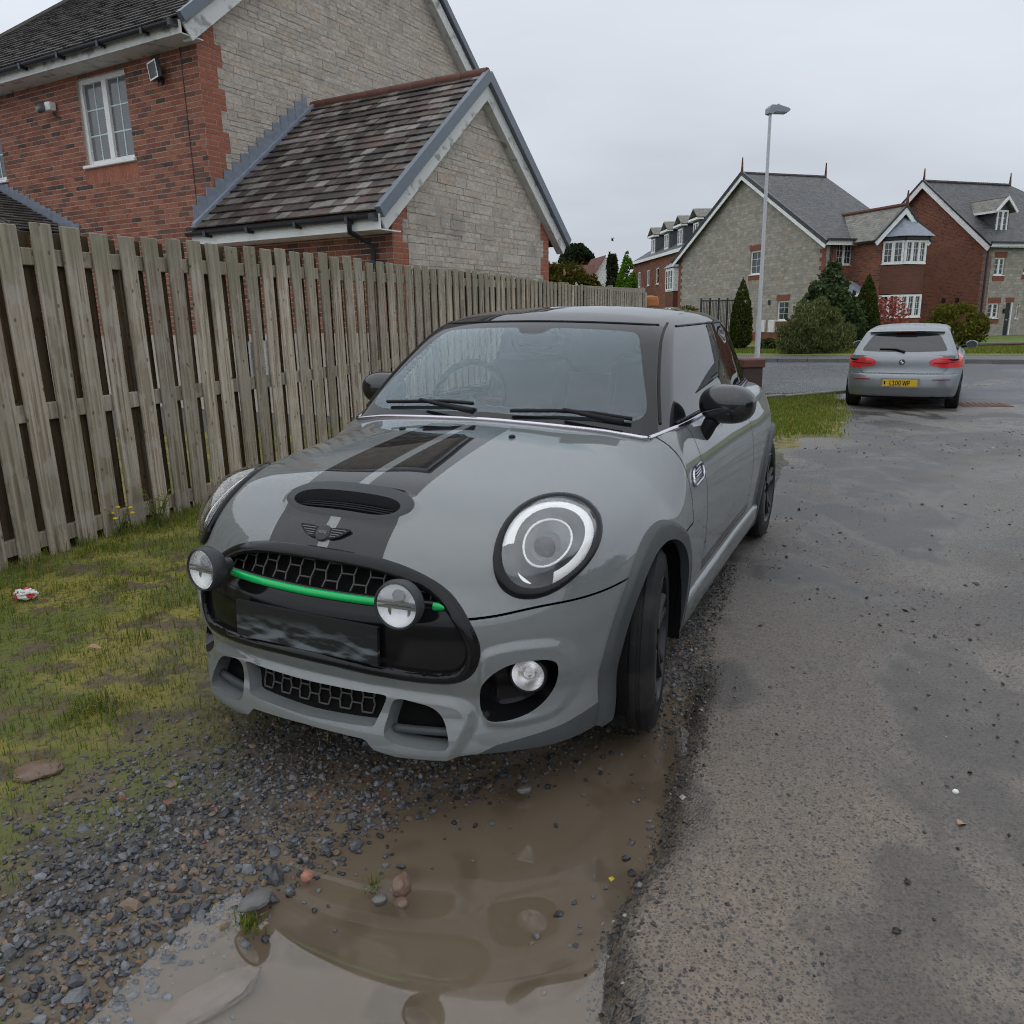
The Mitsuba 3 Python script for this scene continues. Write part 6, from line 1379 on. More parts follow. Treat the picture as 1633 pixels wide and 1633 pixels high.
# ---- headlamps
for sg in (1, -1):
    m = finer(split(ring, -sg*ring[0][:, 1])[0], lower); e = hl_e(m[0])
    bez_in = split(m, e-.865); lens_m, bez = bez_in
    nb = sdfn(lower, bez[0]); eb = hl_e(bez[0]); lift = .010*np.sqrt(np.clip(1-((eb-.932)/.075)**2, 0, 1))+.003
    vb = bez[0] + nb*lift[:, None]
    k = cpart('headlamp', cat([(vb, bez[1]), skirt((vb, bez[1]), lambda P: np.tile(-HLn*[1, sg, 1]*.03, (len(P), 1)))]), 'm_gloss_black', smooth=40)
    a_, b_, n_ = HLa*[1, sg, 1], HLb*[1, sg, 1], HLn*[1, sg, 1]
    def sub(nm, q, b, smooth=40): add(k+'__'+nm, (car_w(q[0]), q[1][:, ::-1]), b, smooth=smooth)
    el = hl_e(lens_m[0])
    sub('lamp_lens', (lens_m[0] + sdfn(lower, lens_m[0])*(.007+.032*np.clip(1-(el/.88)**2, 0, 1)**.7)[:, None], lens_m[1]), 'm_glass', True)
    sub('lamp_housing', (lens_m[0] - n_*(.012+.060*np.clip(1-(el/.87)**4, 0, 1))[:, None], lens_m[1]), 'm_lamp_dark', True)
    # white daylight ring, open at the bottom, and a thin chrome ring round the projector
    def ringtube(r0, r1, t0, t1, dep, th, n=60, off=(0, 0)):
        t = np.linspace(t0, t1, n); rows = []
        for rr, dz in ((r1, 0), ((r0+r1)/2, th), (r0, 0)):
            C0 = HLc + np.outer(np.cos(t)*HL_RA*rr+off[0], HLa) + np.outer(np.sin(t)*HL_RB*rr+off[1], HLb)
            S0 = ontosurf(lower, C0 - 0*HLn); S0 = S0 + HLn*(-dep+dz); S0[:, 1] *= sg; rows.append(S0)
        G = np.stack(rows, 1); return sheet_grid(G[:, :, 0], G[:, :, 1], G[:, :, 2])
    # angle 0 = along HLa (up and back), pi = down and forward
    sub('daylight_ring', ringtube(.645, .85, -.75*np.pi, .70*np.pi, .004, .006), 'm_white_lens', True)
    tt = np.linspace(0, 2*np.pi, 50)
    C0 = ontosurf(lower, HLc + np.outer(np.cos(tt)*HL_RA*.42-.010, HLa) + np.outer(np.sin(tt)*HL_RB*.44, HLb)) - HLn*.026; C0[:, 1] *= sg
    sub('projector_ring', tube(C0, .0034, 6, False), 'm_white_lens', True)
    C1 = ontosurf(lower, HLc + np.outer(np.cos(tt)*HL_RA*.40-.010, HLa) + np.outer(np.sin(tt)*HL_RB*.42, HLb)) - HLn*.030; C2 = C1.copy()-HLn*.02; C2 = C2 + (C2.mean(0)-C2)*.35
    for q_ in (C1, C2): q_[:, 1] *= sg
    G_ = np.stack([C1, C2], 1); sub('projector_bowl', sheet_grid(G_[:, :, 0], G_[:, :, 1], G_[:, :, 2]), 'm_lamp_dark', True)
    sph = tm(trimesh.creation.icosphere(subdivisions=3, radius=.034)); pc = HLc*[1, sg, 1] - n_*.040 - a_*.01
    sub('projector', (sph[0] + pc, sph[1]), 'm_gloss_black', True)
    sub('lower_reflector', place(cbox(-.175, -.050, -.060, -.135, .050, -.028, .004), HLc*[1, sg, 1], a_, b_, n_), 'm_mirror_metal', False)
# ---- emblem: disc with wings
ec = ontosurf(lower, [[.105, -.012, .765]])[0]; en = sdfn(lower, ec[None])[0]; ea = unit(np.cross(en, np.cross([0, 1., 0], en))); ea = unit(np.array([0, 1., 0]) - en*en[1]); eb = np.cross(en, ea)
if eb[2] < 0: eb = -eb
wing = np.array([(.022,.017),(.045,.021),(.09,.022),(.093,.017),(.086,.009),(.078,.003),(.070,-.004),(.058,-.011),(.04,-.017),(.022,-.018)])
ms = [prism(wing, .002, .007), prism((wing*[-1, 1])[::-1], .002, .007)]
k = cpart('emblem', place(cat(ms), ec, ea, eb, en), 'm_black', label='black winged emblem on the bonnet edge')
q = place(revolve([(0,.011),(.02,.010),(.026,.008),(.0275,.002)], 32), ec, ea, eb, en); add(k+'__disc', (car_w(q[0]), q[1][:, ::-1]), 'm_scoop', smooth=30)
t = tm(meshkit.text_mesh('MINI', .009, .0012, True)); t[0][:, 0] -= t[0][:, 0].mean(); t[0][:, 1] -= .0045; t[0][:, 2] += .0105
q = place(t, ec, ea, eb, en); add(k+'__lettering', (car_w(q[0]), q[1][:, ::-1]), 'm_lamp_dark')
for j, zz in enumerate((.012, .004, -.004, -.011)):
    for sx in (1, -1):
        q = place(box(min(sx*.03, sx*(.082-.010*j)), zz, .007, max(sx*.03, sx*(.082-.010*j)), zz+.0022, .009), ec, ea, eb, en); add(k+'__feather', (car_w(q[0]), q[1][:, ::-1]), 'm_lamp_dark')
# washer nozzles
for w in (.24, -.24):
    c = ontosurf(lower, [[.90, w, .95]])[0]; q = tm(trimesh.creation.icosphere(subdivisions=2, radius=1)); cpart('washer_nozzle', (q[0]*[.016, .012, .008]+c+[0, 0, .003], q[1]), 'm_black', smooth=True)

# ---- cabin: roof, pillars, glass
cs, cw_, cz = cabin[0].T; cw_ = np.abs(cw_)
def ws_field(m):   # windscreen outline seen from the front
    s, w, z = m[0].T; w = np.abs(w)
    side_l = np.interp(z, [.93, 1.35], [.700, .545]); top = 1.346-.055*w*w
    return np.maximum.reduce([w-side_l, z-top, s-2.3])
def side_field(m):
    s, w, z = m[0].T; w = np.abs(w)
    a_line = np.interp(z, [.90, .94, 1.33], [1.40, 1.44, 1.93])
    return np.maximum.reduce([a_line-s, s-np.interp(z, [.95, 1.33], [3.52, 3.30]), z-(1.322-.012*np.maximum(s-2.6, 0)), .40-w])
def rear_field(m):
    s, w, z = m[0].T; w = np.abs(w)
    return np.maximum.reduce([3.3-s, w-np.interp(z, [1, 1.3], [.60, .50]), z-1.29, 1.0-z])
cabin = split(cabin, .86-cabin[0][:, 2])[0]
ws, cab = split(cabin, ws_field(cabin))
sg_, cab = split(cab, side_field(cab))
rw_, cab = split(cab, rear_field(cab))
# roof above a line, pillars below
roofv = np.minimum(cab[0][:, 2] - (1.330), 1.)
pill, roof = split(cab, np.where(cab[0][:, 0] < 1.72, -1., cab[0][:, 2]-1.326))
roof, header = split(cab, -(cab[0][:, 2]-np.where(cab[0][:, 0] < 2.0, 1.331, 1.326)))
cpart('roof', roof, 'm_roof_black', sdf=green, label='gloss black roof')
for sg in (1, -1): cpart('pillar', split(header, -sg*header[0][:, 1])[0], 'm_roof_black', sdf=green)
# windscreen: dark printed border, clear inside with rounded corners
s, w, z = ws[0].T
clr = smooth_poly(sym([(0,1.318),(.11,1.318),(.125,1.285),(.14,1.318),(.40,1.306),(.455,1.285),(.495,1.20),(.56,1.06),(.575,1.015),(.54,.995),(.3,1.002),(0,1.012)]), 1)
clr = smooth_poly(sym([(0,1.296),(.06,1.298),(.075,1.318),(.12,1.322),(.42,1.310),(.480,1.298),(.518,1.245),(.612,1.075),(.640,1.01),(.605,.978),(.3,.990),(0,1.0)]), 2)
clear, frit = split(ws, poly_dist(clr, w, z))
cpart('windscreen_border', frit, 'm_frit', sdf=green)
cpart('windscreen', clear, 'm_windscreen', sdf=green)
for sg in (1, -1):
    m = split(sg_, -sg*sg_[0][:, 1])[0]
    bp, m2 = split(m, np.abs(m[0][:, 0]-np.interp(m[0][:, 2], [.95, 1.33], [2.66, 2.58]))-.035)
    cpart('pillar', (bp[0]*[1, 1, 1], bp[1]), 'm_gloss_black', sdf=green)
    f_, r_ = split(m2, m2[0][:, 0]-2.62)
    cpart('side_window', f_, 'm_glass_dark' if sg > 0 else 'm_windscreen', sdf=green); cpart('quarter_window', r_, 'm_glass_dark', sdf=green)
cpart('rear_window', rw_, 'm_glass_dark', sdf=green)
# door/roof rubber lines and chrome strips along the seam
def seam_curve(ss):
    w = np.full(len(ss), .72); z = np.full(len(ss), .955)
    lo, hi = np.full(len(ss), .90), np.full(len(ss), 1.02)
    for _ in range(30):
        zm = (lo+hi)/2; wl = side_w(ss, zm, lower); wg = side_w(ss, zm, green); c = wl > wg; lo = np.where(c, zm, lo); hi = np.where(c, hi, zm)
    return np.stack([ss, side_w(ss, (lo+hi)/2, carbody), (lo+hi)/2], 1)
bl = seam_curve(np.linspace(1.36, 3.45, 60))
wv = np.linspace(-.67, .67, 60)
def cowl(wv):
    lo, hi = np.full(len(wv), .9), np.full(len(wv), 1.6)
    for _ in range(30):
        sm = (lo+hi)/2; zl = top_z(sm, wv, lower); c = green(sm, wv, zl) > 0; lo = np.where(c, sm, lo); hi = np.where(c, hi, sm)
    return np.stack([(lo+hi)/2, wv, top_z((lo+hi)/2, wv, lower)], 1)
cw = cowl(wv)
def ribbon(P, r, sides=8): return tube(P, r, sides)
def flatstrip(P, up, out, h, t):
    """band along P: half height h along up, thickness t along out"""
    P = np.asarray(P, float); n = len(P); U = np.broadcast_to(up, P.shape); O = np.broadcast_to(out, P.shape)
    rows = [P-U*h, P-U*h+O*t, P+U*h+O*t, P+U*h, P-U*h]; G = np.stack(rows, 1); return sheet_grid(G[:, :, 0], G[:, :, 1], G[:, :, 2])
sn = sdfn(lower, cw + [-.02, 0, -.0]); 
cpart('chrome_strip', tube(cw + [-.012, 0, .004], .0085, 8), 'm_chrome', smooth=True, label='chrome strip along the foot of the windscreen')
for sg in (1, -1):
    P = np.vstack([[cw[-1]*[1, 1, 1] + [-.005, 0, .003]], bl]); P[:, 1] = sg*(np.abs(P[:, 1])+.004)
    tt = np.linspace(0, 1, len(P)); cpart('chrome_strip', tube(P, .011, 8), 'm_chrome', smooth=True)
    cpart('window_seal', tube(P[2:] + [0, -sg*.006, .016], .005, 6), 'm_black', smooth=True)
    zt = np.linspace(.972, 1.338, 16); 
    aw = np.interp(zt, [.93, 1.35], [.700, .545])+.006
    A = np.stack([np.full(16, 1.3), sg*aw, zt], 1); A = np.stack([A[:, 0]*0, A[:, 1], A[:, 2]], 1)
    A[:, 0] = front_s(np.abs(A[:, 1]), A[:, 2], green) if False else 0
    lo, hi = np.full(16, .9), np.full(16, 2.4)
    for _ in range(24):
        m_ = (lo+hi)/2; c = green(m_, np.abs(A[:, 1]), A[:, 2]) < 0; hi = np.where(c, m_, hi); lo = np.where(c, lo, m_)
    A[:, 0] = hi; cpart('windscreen_seal', tube(A, .007, 6), 'm_black', smooth=True)
    ss = np.linspace(1.93, 3.3, 30); zz = 1.324-.012*np.maximum(ss-2.6, 0)
    cpart('roof_seal', tube(np.stack([ss, sg*side_w(ss, zz, green), zz], 1), .006, 6), 'm_black', smooth=True)
wv2 = np.linspace(-.535, .535, 30); zt = 1.348-.055*wv2**2; lo, hi = np.full(30, 1.2), np.full(30, 2.4)
for _ in range(24):
    m_ = (lo+hi)/2; c = green(m_, np.abs(wv2), zt) < 0; hi = np.where(c, m_, hi); lo = np.where(c, lo, m_)
cpart('windscreen_seal', tube(np.stack([hi, wv2, zt], 1), .006, 6), 'm_black', smooth=True)
# wipers
def on_ws(w, z, lift=.0):
    w = np.asarray(w, float); z = np.asarray(z, float); lo, hi = np.full(w.shape, .8), np.full(w.shape, 2.2)
    for _ in range(24):
        m_ = (lo+hi)/2; c = green(m_, np.abs(w), z) < 0; hi = np.where(c, m_, hi); lo = np.where(c, lo, m_)
    return np.stack([hi-lift, w, z+lift*.6], -1)
for pts, pv in ((((.60, .985), (.45, 1.004), (.30, 1.008), (.12, 1.002)), (.58, .978)), (((-.06, 1.02), (-.2, 1.022), (-.36, 1.012), (-.52, 1.0)), (-.03, .998))):
    w = np.interp(np.linspace(0, 3, 20), range(4), [p[0] for p in pts]); z = np.interp(np.linspace(0, 3, 20), range(4), [p[1] for p in pts])
    k = cpart('wiper', tube(on_ws(w, z, .018), .008, 6), 'm_black', smooth=True)
    arm = on_ws(np.linspace(pv[0], w[11], 8), np.linspace(pv[1]-.01, z[11], 8), .034); q = tube(arm, np.linspace(.014, .007, 8), 6); add(k+'__wiper_arm', (car_w(q[0]), q[1][:, ::-1]), 'm_black', smooth=True)
# mirrors
sph = tm(trimesh.creation.icosphere(subdivisions=4, radius=1))
for sg in (1, -1):
    v = sph[0].copy(); v = np.sign(v)*np.abs(v)**.86; v[:, 0] = np.where(v[:, 0] > .55, .55, v[:, 0])
    c = np.array([1.70, sg*.868, 1.012]); v = v*[.090, .118, .082]; a = sg*.18; v[:, 0], v[:, 1] = v[:, 0]*math.cos(a)-v[:, 1]*math.sin(a), v[:, 0]*math.sin(a)+v[:, 1]*math.cos(a)
    k = cpart('door_mirror', (v+c, sph[1]), 'm_roof_black', smooth=True)
    arm = np.array([[1.70, sg*.765, .865], [1.695, sg*.782, .885], [1.695, sg*.80, .925], [1.70, sg*.83, .97]]); q = tube(arm, [.030, .030, .031, .036], 12); q[0][:, 0] = 1.70 + (q[0][:, 0]-1.70)*1.3
    add(k+'__mirror_arm', (car_w(q[0]), q[1][:, ::-1]), 'm_black', smooth=True)
    # side scuttle and door handle
    pl = smooth_poly([(-.075, -.022), (-.055, .024), (.06, .028), (.075, .018), (.062, -.022), (-.05, -.03)], 2)
    P = np.stack([1.375+pl[:, 0]*1.35, np.zeros(len(pl)), .772+pl[:, 1]*1.15], 1); P[:, 1] = sg*(side_w(P[:, 0], P[:, 2])+.006)
    k = cpart('side_scuttle', cat([tube(np.vstack([P, P[:1]]), .006, 6, False)] + [tube(np.array([[1.33, sg*(side_w([1.33], [zz])[0]+.004), zz], [1.42, sg*(side_w([1.42], [zz])[0]+.004), zz+.004]]), .0045, 6) for zz in (.766, .776, .786)]), 'm_chrome', smooth=True, label='chrome side vent behind the front wheel')
    c = np.array([2.50, sg*(side_w([2.5], [.86])[0]+.018), .86]); q = tm(trimesh.creation.icosphere(subdivisions=3, radius=1)); cpart('door_handle', (np.sign(q[0])*np.abs(q[0])**.8*[.085, .02, .018]+c, q[1]), 'm_chrome', smooth=True)
    cpart('tail_lamp', (lambda q: (q[0]*[.03, .05, .07]+[3.76, sg*.60, .80], q[1]))(tm(trimesh.creation.icosphere(subdivisions=3, radius=1))), 'm_tail_red', smooth=True)
# ---- interior
ms = [cbox(1.30, -.66, .80, 1.62, .66, .965, .03), cbox(1.2, -.12, .55, 2.0, .12, .75, .02), box(1.15, -.7, .30, 3.3, .7, .32)]
cpart('dashboard', cat(ms), 'm_interior', smooth=30)
for sg in (1, -1):
    ms = []
    c0 = cbox(-.06, -.235, 0, .06, .235, .60, .05); R_ = trimesh.transformations.rotation_matrix(.32, [0, 1, 0])[:3, :3]
    ms.append((c0[0]@R_.T + [2.22, sg*.36, .58], c0[1])); ms.append(cbox(1.75, sg*.36-.24, .42, 2.28, sg*.36+.24, .58, .05))
    hr = cbox(-.045, -.13, 0, .045, .13, .19, .04); ms.append((hr[0]@R_.T + [2.43, sg*.36, 1.16], hr[1]))
    cpart('seat', cat(ms), 'm_seat', smooth=40)
cpart('rear_seat', cat([cbox(3.0, -.6, .5, 3.15, .6, 1.0, .05)]), 'm_seat', smooth=40)
tt = np.linspace(0, 2*np.pi, 40); up = unit([.42, 0, .9]); sw = np.array([1.66, -.36, .985]) + np.outer(np.cos(tt)*.185, [0, 1, 0]) + np.outer(np.sin(tt)*.185, up)
cpart('steering_wheel', cat([tube(sw, .016, 8, False), tube(np.array([[1.6, -.36, .9], [1.66, -.36, .985]]), .05, 10), tube(np.array([sw[0], sw[20]]), .018, 6)]), 'm_interior', smooth=True)
cpart('rear_view_mirror', cbox(1.70, -.115, 1.235, 1.73, .115, 1.30, .015), 'm_black', smooth=30)
# ---- wheels
mat('m_alloy_black', principled((.03, .03, .033), .3, metallic=.6))
def wheel(cs, cw, cz, sg, steer, i):
    R, Wd = (.316 if i == 0 else .31), .205
    prof = [(R*.70,-Wd*.46),(R*.80,-Wd*.5),(R*.93,-Wd*.47),(R*.985,-Wd*.40)]
    for g in (-.26, -.09, .09, .26):   # four tread grooves
        prof += [(R*1.0, Wd*(g-.035)-.0), (R*.978, Wd*(g-.028)), (R*.978, Wd*(g+.028)), (R*1.0, Wd*(g+.035))]
    prof += [(R*.985,Wd*.40),(R*.93,Wd*.47),(R*.80,Wd*.5),(R*.70,Wd*.46)]
    ey = unit([math.sin(steer)*-1, math.cos(steer), 0.]) * sg   # outward axis (s, w)
    ex = unit(np.cross(ey, [0, 0, 1.])); ez = np.array([0, 0, 1.])
    pl = lambda q: place(q, [cs, cw, cz], ex, ez, ey)
    k = cpart('wheel', pl(revolve([(R*.70,Wd*.46),(R*.68,Wd*.48),(R*.665,Wd*.40),(R*.63,Wd*.34),(R*.62,-Wd*.3),(R*.60,-Wd*.42),(R*.70,-Wd*.46)], 48)), 'm_alloy_black', smooth=35)
    sub = lambda nm, q, b, sm=35: add(k+'__'+nm, (car_w(q[0]), q[1][:, ::-1]), b, smooth=sm)
    sub('tyre', pl(revolve(prof, 72)), 'm_rubber')
    sub('brake_disc', pl(revolve([(0,.0),(R*.48,.0),(R*.48,-.02),(0,-.02)], 32)), 'm_lamp_dark')
    hub = revolve([(0,Wd*.38),(R*.1,Wd*.38),(R*.17,Wd*.33),(R*.17,Wd*.1)], 24); sub('hub', pl(hub), 'm_alloy_black')
    for j in range(5):
        a = j*2*np.pi/5 + .3; 
        for da in (-.16, .16):
            p0 = np.array([math.cos(a)*R*.14, math.sin(a)*R*.14, Wd*.34]); p1 = np.array([math.cos(a+da)*R*.64, math.sin(a+da)*R*.64, Wd*.40])
            q = tube(np.linspace(p0, p1, 4), [.020, .016, .015, .018], 6); sub('spoke', pl(q), 'm_alloy_black')
for i, (cs, cz) in enumerate(WHEELS):
    for sg in (1, -1):
        st = math.radians(-10) if i == 0 else 0
        wheel(cs, sg*(.745 if i == 0 else .752), cz, sg, st if sg > 0 else st, i)
# ------------------------------------------------------------------ the silver car parked further along (s runs forward from its tail)
SM = (6.03, 12.18, math.radians(30.), 0., 0., -.165)
SC = thing('silver_car', 'silver hatchback with yellow rear number plate, seen from behind by the road', 'car')
def spart(name, m, bs, smooth=False, sdf=None, parent=None, **k):
    V, F = m; W = car_w(np.asarray(V)*[.96, .945, .935], SM); F2 = np.asarray(F)[:, ::-1]
    if sdf is not None: return add((parent or SC)+'__'+name, (W, F2), bs, normals=nrm(car_n(sdfn(sdf, V), SM)), **k)
    return add((parent or SC)+'__'+name, (W, F2), bs, smooth=smooth, **k)
mat('m_silver', {'type': 'principled', 'base_color': rgb((.25, .27, .29)), 'roughness': .30, 'metallic': .6, 'specular': .5, 'clearcoat': 1.0, 'clearcoat_gloss': .95})
mat('m_tail_lens', {'type': 'principled', 'base_color': rgb((.62, .012, .02)), 'roughness': .12, 'specular': .6, 'clearcoat': 1.0}); mat('m_tail_dark', principled((.25, .006, .012), .15))
mat('m_plate_yellow', principled((.62, .40, .02), .4))
tFz = sp([.15,.22,.30,.40,.50,.58,.62,.70,.80,.88,.94,1.0], [.20,.08,.03,.0,.005,.02,.045,.06,.065,.085,.14,.24])
tPl = sp([0,.3,.5,.65,.75,.83,.88,.92], [0,.015,.05,.11,.19,.33,.50,.8])
tW = sp([0,.3,.7,1.2,2,3,3.5,4,4.3], [.84,.875,.89,.885,.88,.885,.885,.84,.7]); tWz = sp([.15,.3,.45,.6,.75,.85,.92,1.0,1.1], [.08,.03,.005,0,.008,.028,.06,.12,.2])
tH = sp([-.2,.1,.4,2.7,3.2,3.7,4.1,4.4], [.90,.955,.965,.965,.93,.87,.78,.6])
def slow(s, w, z):
    w = np.abs(w); fp = (tPl(w)+tFz(z)-s)/np.sqrt(1+d1(tPl, w)**2+d1(tFz, z)**2); fs = (w-(tW(s)-tWz(z)))*.97; ft = z-(tH(s)-.10*w**4); fr = (s-(4.3-tPl(w)*.9-np.maximum(z-.6, 0)**2*2))*.7
    return smax(smax(smax(fp, fs, .12), ft, .08), fr, .2)
tS = sp([.9,1.0,1.1,1.2,1.28,1.36,1.45], [.10,.19,.30,.43,.54,.72,1.0]); tG = sp([.85,.95,1.1,1.25,1.35,1.45], [.785,.752,.69,.625,.575,.52]); tR = sp([.3,.6,1.0,1.6,2.2,2.6,3.0], [1.315,1.345,1.375,1.395,1.375,1.32,1.2])
def sgre(s, w, z):
    w = np.abs(w); f1 = (tS(z)+.20*w*w-s)*.72; f2 = (w-tG(z)-.01)*.93; f3 = z-(tR(s)-.10*w*w-.15*np.maximum(w-.35, 0)**2); f4 = (s-(3.15-(z-.9)*1.75-.35*w*w))*.5
    return smax(smax(smax(smax(f1, f2, .06), f3, .06), f4, .08), .82-z, .02)
def sbody(s, w, z): return smin(slow(s, w, z), sgre(s, w, z), .015)
V, F = isosurface(sbody, (-.1, -.95, .16), (4.4, .95, 1.44), .022)
V, F = split((V, F), .20-V[:, 2])[0]
tubm, cab = split((V, F), inside_at(slow, V)-inside_at(sgre, V))
SWH = ((.76, .305), (3.45, .305))
for c, z in SWH:
    s, zz = tubm[0][:, 0]-c, tubm[0][:, 2]-z; d = np.where(zz > 0, np.hypot(s, zz), np.abs(s)); tubm = split(tubm, np.maximum(d-.345, .5-np.abs(tubm[0][:, 1])))[1]
tl = smooth_poly([(.39,.78),(.42,.845),(.58,.865),(.66,.915),(.76,.94),(.92,.92),(.92,.700),(.70,.700),(.55,.715),(.42,.735)], 2)
lm, tubm = split(tubm, np.where(tubm[0][:, 0] < .6, poly_dist(tl, np.abs(tubm[0][:, 1]), tubm[0][:, 2]), 1.))
for sg in (1, -1):
    h = split(lm, -sg*lm[0][:, 1])[0]; k = spart('tail_lamp', (h[0]+sdfn(slow, h[0])*.008, h[1]), 'm_tail_lens', smooth=40)
    w = np.linspace(.46, .80, 12); z = .79+.012*np.sin(w*9); s = front_s(w, z, slow)-.011; spart('lamp_band', tube(np.stack([s, sg*w, z], 1), .012, 5), 'm_tail_dark', True, parent=k)
    w = np.linspace(.56, .84, 12); s = front_s(w, np.full(12, .845), slow)-.011; spart('lamp_band', tube(np.stack([s, sg*w, np.full(12, .845)], 1), .008, 5), 'm_tail_lens', True, parent=k)
tail, body = split(tubm, np.maximum(tubm[0][:, 0]-.55, .605-tubm[0][:, 2]))
tg, body2 = gap(tubm, lambda s, w, z: np.maximum.reduce([s-.5, np.abs(w)-np.interp(z, [.62, .70, .9, .96], [.60, .66, .80, .76]), .615-z]), .003)
bump, body2 = gap(body2, lambda s, w, z: np.maximum(s-.42, z-.605), .003)
spart('tailgate', tg, 'm_silver', sdf=slow); spart('body', body2, 'm_silver', sdf=slow)
low, bump = split(bump, bump[0][:, 2]-.235)
spart('rear_bumper', bump, 'm_silver', sdf=slow); spart('lower_valance', low, 'm_black', sdf=slow)
sh = offs((V, F), .02, slow); sh = split(sh, sh[0][:, 2]-.9)[0]
for c, z in SWH:
    s, zz = sh[0][:, 0]-c, sh[0][:, 2]-z; d = np.where(zz > 0, np.hypot(s, zz), np.abs(s)); sh = split(sh, np.maximum(d-.36, .4-np.abs(sh[0][:, 1])))[1]
spart('inner_shell', cat([sh, box(.15, -.6, .2, 4.2, .6, .24)]), 'm_under')
rwp = smooth_poly(sym([(0,1.255),(.40,1.245),(.50,1.225),(.58,1.08),(.635,.985),(.60,.965),(.3,.955),(0,.952)]), 2)
cab = split(cab, .84-cab[0][:, 2])[0]
rw_, cab = split(cab, np.where(cab[0][:, 0] < 1.0, poly_dist(rwp, cab[0][:, 1], cab[0][:, 2]), 1.))
s, w, z = cab[0].T; sw_, cab = split(cab, np.maximum.reduce([np.abs(s-1.75)-1.15+(z-.95)*.9, z-1.295, .42-np.abs(w)]))
spart('roof', cab, 'm_silver', sdf=sgre); spart('rear_window', rw_, 'm_glass_dark', sdf=sgre)
for sg in (1, -1): spart('side_window', split(sw_, -sg*sw_[0][:, 1])[0], 'm_glass_dark', sdf=sgre)
# roof spoiler with a dark high brake light
w = np.linspace(-.56, .56, 24); hi = lambda zz: front_s(w, zz, sgre)
A = np.stack([hi(np.full(24, 1.265))-.075+.06*w**2, w, 1.285-.05*w**2], 1); B = np.stack([hi(np.full(24, 1.30))+.10, w, 1.318-.06*w**2], 1); C = np.stack([hi(np.full(24, 1.26))+.02, w, 1.262-.05*w**2], 1)
G = np.stack([C, A, B], 1); spart('spoiler', sheet_grid(G[:, :, 0], G[:, :, 1], G[:, :, 2]), 'm_silver', smooth=40)
w = np.linspace(-.16, .16, 9); spart('brake_light', tube(np.stack([np.interp(w, np.linspace(-.56, .56, 24), A[:, 0])-.001, w, 1.272-.05*w**2], 1), .011, 5), 'm_tail_dark', True)
a = np.array([[.16, .02, .955], [.20, -.12, 1.0], [.215, -.36, 1.005]]); a[:, 0] = front_s(a[:, 1], a[:, 2], sbody)-.02; spart('rear_wiper', tube(a, [.022, .014, .010], 6), 'm_black', True)
# badge: ring and quartered disc
bs_ = front_s([0.], [.795], slow)[0]; bc = [bs_-.004, 0, .795]
k = spart('badge', lamp_mesh(np.array(bc), unit([-1, 0, .12]), 1, [(0,.004),(.034,.004),(.036,.009),(.043,.009),(.045,.0)]), 'm_emblem_dark', smooth=35); mat('m_emblem_dark', principled((.03, .032, .036), .3))
n_ = unit([-1, 0, .12]); ax = unit(np.cross([0, 0, 1.], n_)); ay = np.cross(n_, ax)
qd = lambda a0: place(prism(np.vstack([[0, 0], np.stack([.025*np.cos(np.linspace(a0, a0+np.pi/2, 8)), .025*np.sin(np.linspace(a0, a0+np.pi/2, 8))], 1)]), .0045, .007), bc, ax, ay, n_)
spart('white_quarter', qd(0), 'm_upvc', parent=k); spart('white_quarter', qd(np.pi), 'm_upvc', parent=k)
# plate with its characters
ps = front_s([0.], [.455], slow)[0]-.012; P_ = np.array([ps, 0, .46])
k = spart('number_plate', place(cbox(-.26, -.057, 0, .26, .057, .010, .004), P_, [0, 1, 0], [0, 0, 1], [-1, 0, 0]), 'm_plate_yellow', label='yellow rear number plate')
spart('plate_border', cat([place(box(a0, b0, -.003, a1, b1, .008), P_, [0, 1, 0], [0, 0, 1], [-1, 0, 0]) for a0, b0, a1, b1 in ((-.29, -.075, .29, -.059), (-.29, .059, .29, .075), (-.29, -.059, -.262, .059), (.262, -.059, .29, .059))]), 'm_silver', parent=k)
t = tm(meshkit.text_mesh('L100 WP', .078, .003, True)); t[0][:, 0] -= (t[0][:, 0].max()+t[0][:, 0].min())/2; t[0][:, 0] *= .30/np.ptp(t[0][:, 0]); t[0][:, 1] -= .039; t[0][:, 2] += .0105; spart('lettering', place(t, P_, [0, 1, 0], [0, 0, 1], [-1, 0, 0]), 'm_black', parent=k)
spart('plate_band', place(box(-.235, -.03, .0105, -.215, .03, .012), P_, [0, 1, 0], [0, 0, 1], [-1, 0, 0]), 'm_black', parent=k)
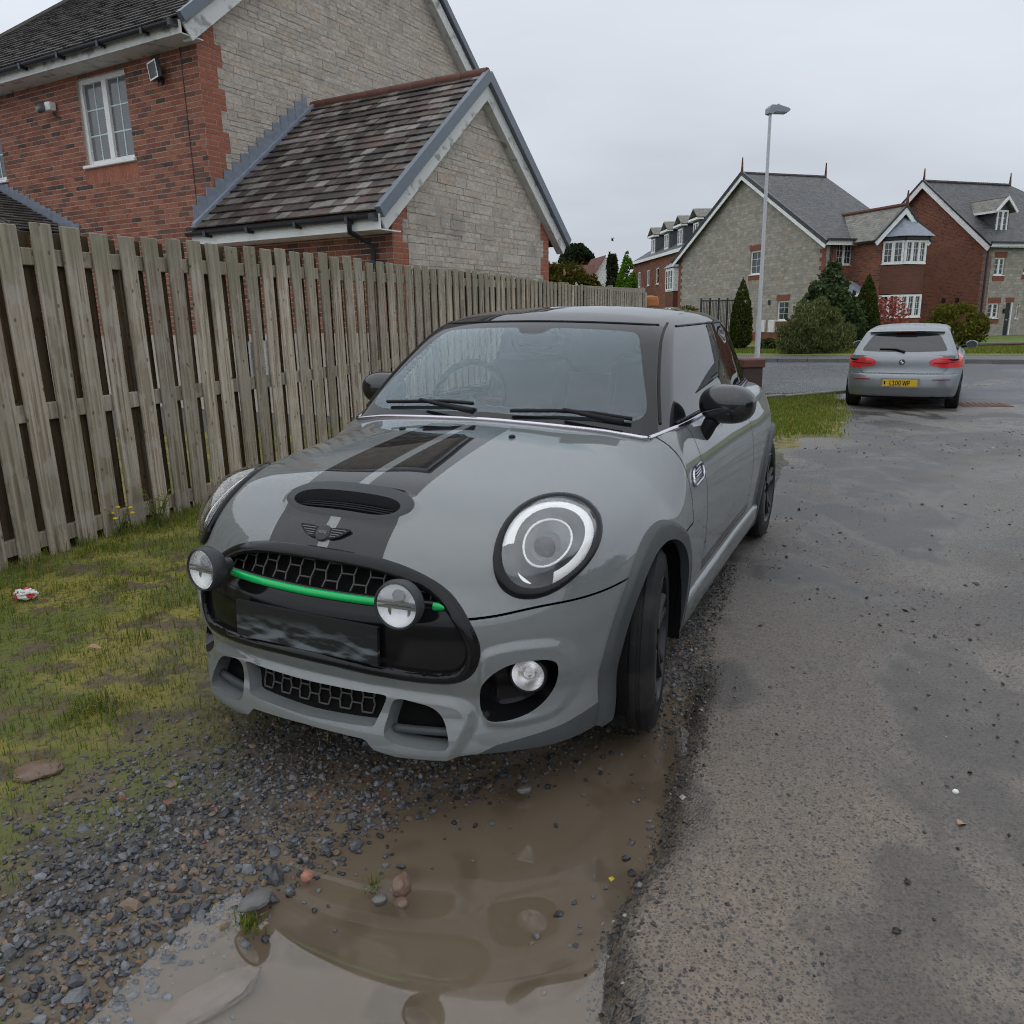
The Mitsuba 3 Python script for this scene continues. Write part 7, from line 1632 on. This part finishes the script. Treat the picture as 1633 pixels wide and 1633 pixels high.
for sg in (1, -1):
    w = np.linspace(.46, .72, 10); spart('reflector', tube(np.stack([front_s(w, np.full(10, .515), slow)-.001, sg*w, np.full(10, .515)], 1), .010, 5), 'm_tail_dark', True)
    c = np.array([2.62, sg*.965, .985]); q = tm(trimesh.creation.icosphere(subdivisions=3, radius=1)); v = q[0].copy(); v[:, 0] = np.where(v[:, 0] < -.5, -.5, v[:, 0]); k = spart('door_mirror', (np.sign(v)*np.abs(v)**.85*[.075, .098, .066]+c, q[1]), 'm_silver', True)
    spart('mirror_glass', place(revolve([(0, 0), (.062, 0)], 24), c+[-.058, 0, 0], [0, 1.3, 0], [0, 0, 1], [-1, 0, 0]), 'm_trim_grey', parent=k); spart('mirror_arm', tube(np.array([[2.64, sg*.80, .94], [2.63, sg*.92, .96]]), .03, 8), 'm_black', True, parent=k)
    c = np.array([1.55, sg*(side_w([1.55], [.80], slow)[0]+.01), .80]); spart('door_handle', (q[0]*[.09, .015, .014]+c, q[1]), 'm_silver', True)
spart('exhaust', place(revolve([(.030, -.15), (.034, -.15), (.034, .0), (.030, .0), (.028, -.1), (0, -.1)], 20), [.10, .47, .235], [0, 1, 0], [0, 0, 1], [-1, 0, 0]), 'm_black', smooth=35)
for i, (cs_, cz_) in enumerate(SWH):
    for sg in (1, -1):
        R, Wd = .312, .205; pl = lambda q: place(q, [cs_, sg*.765, cz_-.0], [1, 0, 0], [0, 0, 1], [0, sg, 0])
        k = spart('wheel', pl(revolve([(0, .06), (R*.15, .07), (R*.6, .055), (R*.66, .09), (R*.68, .09), (R*.62, .0), (R*.62, -.09)], 32)), 'm_lamp_dark', smooth=35)
        spart('tyre', pl(revolve([(R*.66, -Wd*.45), (R*.9, -Wd*.5), (R*.99, -Wd*.4), (R, -Wd*.1), (R, Wd*.1), (R*.99, Wd*.4), (R*.9, Wd*.5), (R*.66, Wd*.45)], 40)), 'm_rubber', smooth=35, parent=k)
ms = [cbox(2.3, -.62, .6, 2.6, .62, .94, .04)]
for sg in (1, -1):
    for s_ in (1.05, 2.0): ms += [cbox(s_-.08, sg*.36-.22, .55, s_+.06, sg*.36+.22, 1.08, .05), cbox(s_-.06, sg*.36-.12, 1.10, s_+.03, sg*.36+.12, 1.24, .04)]
spart('seats', cat(ms), 'm_seat', smooth=40)
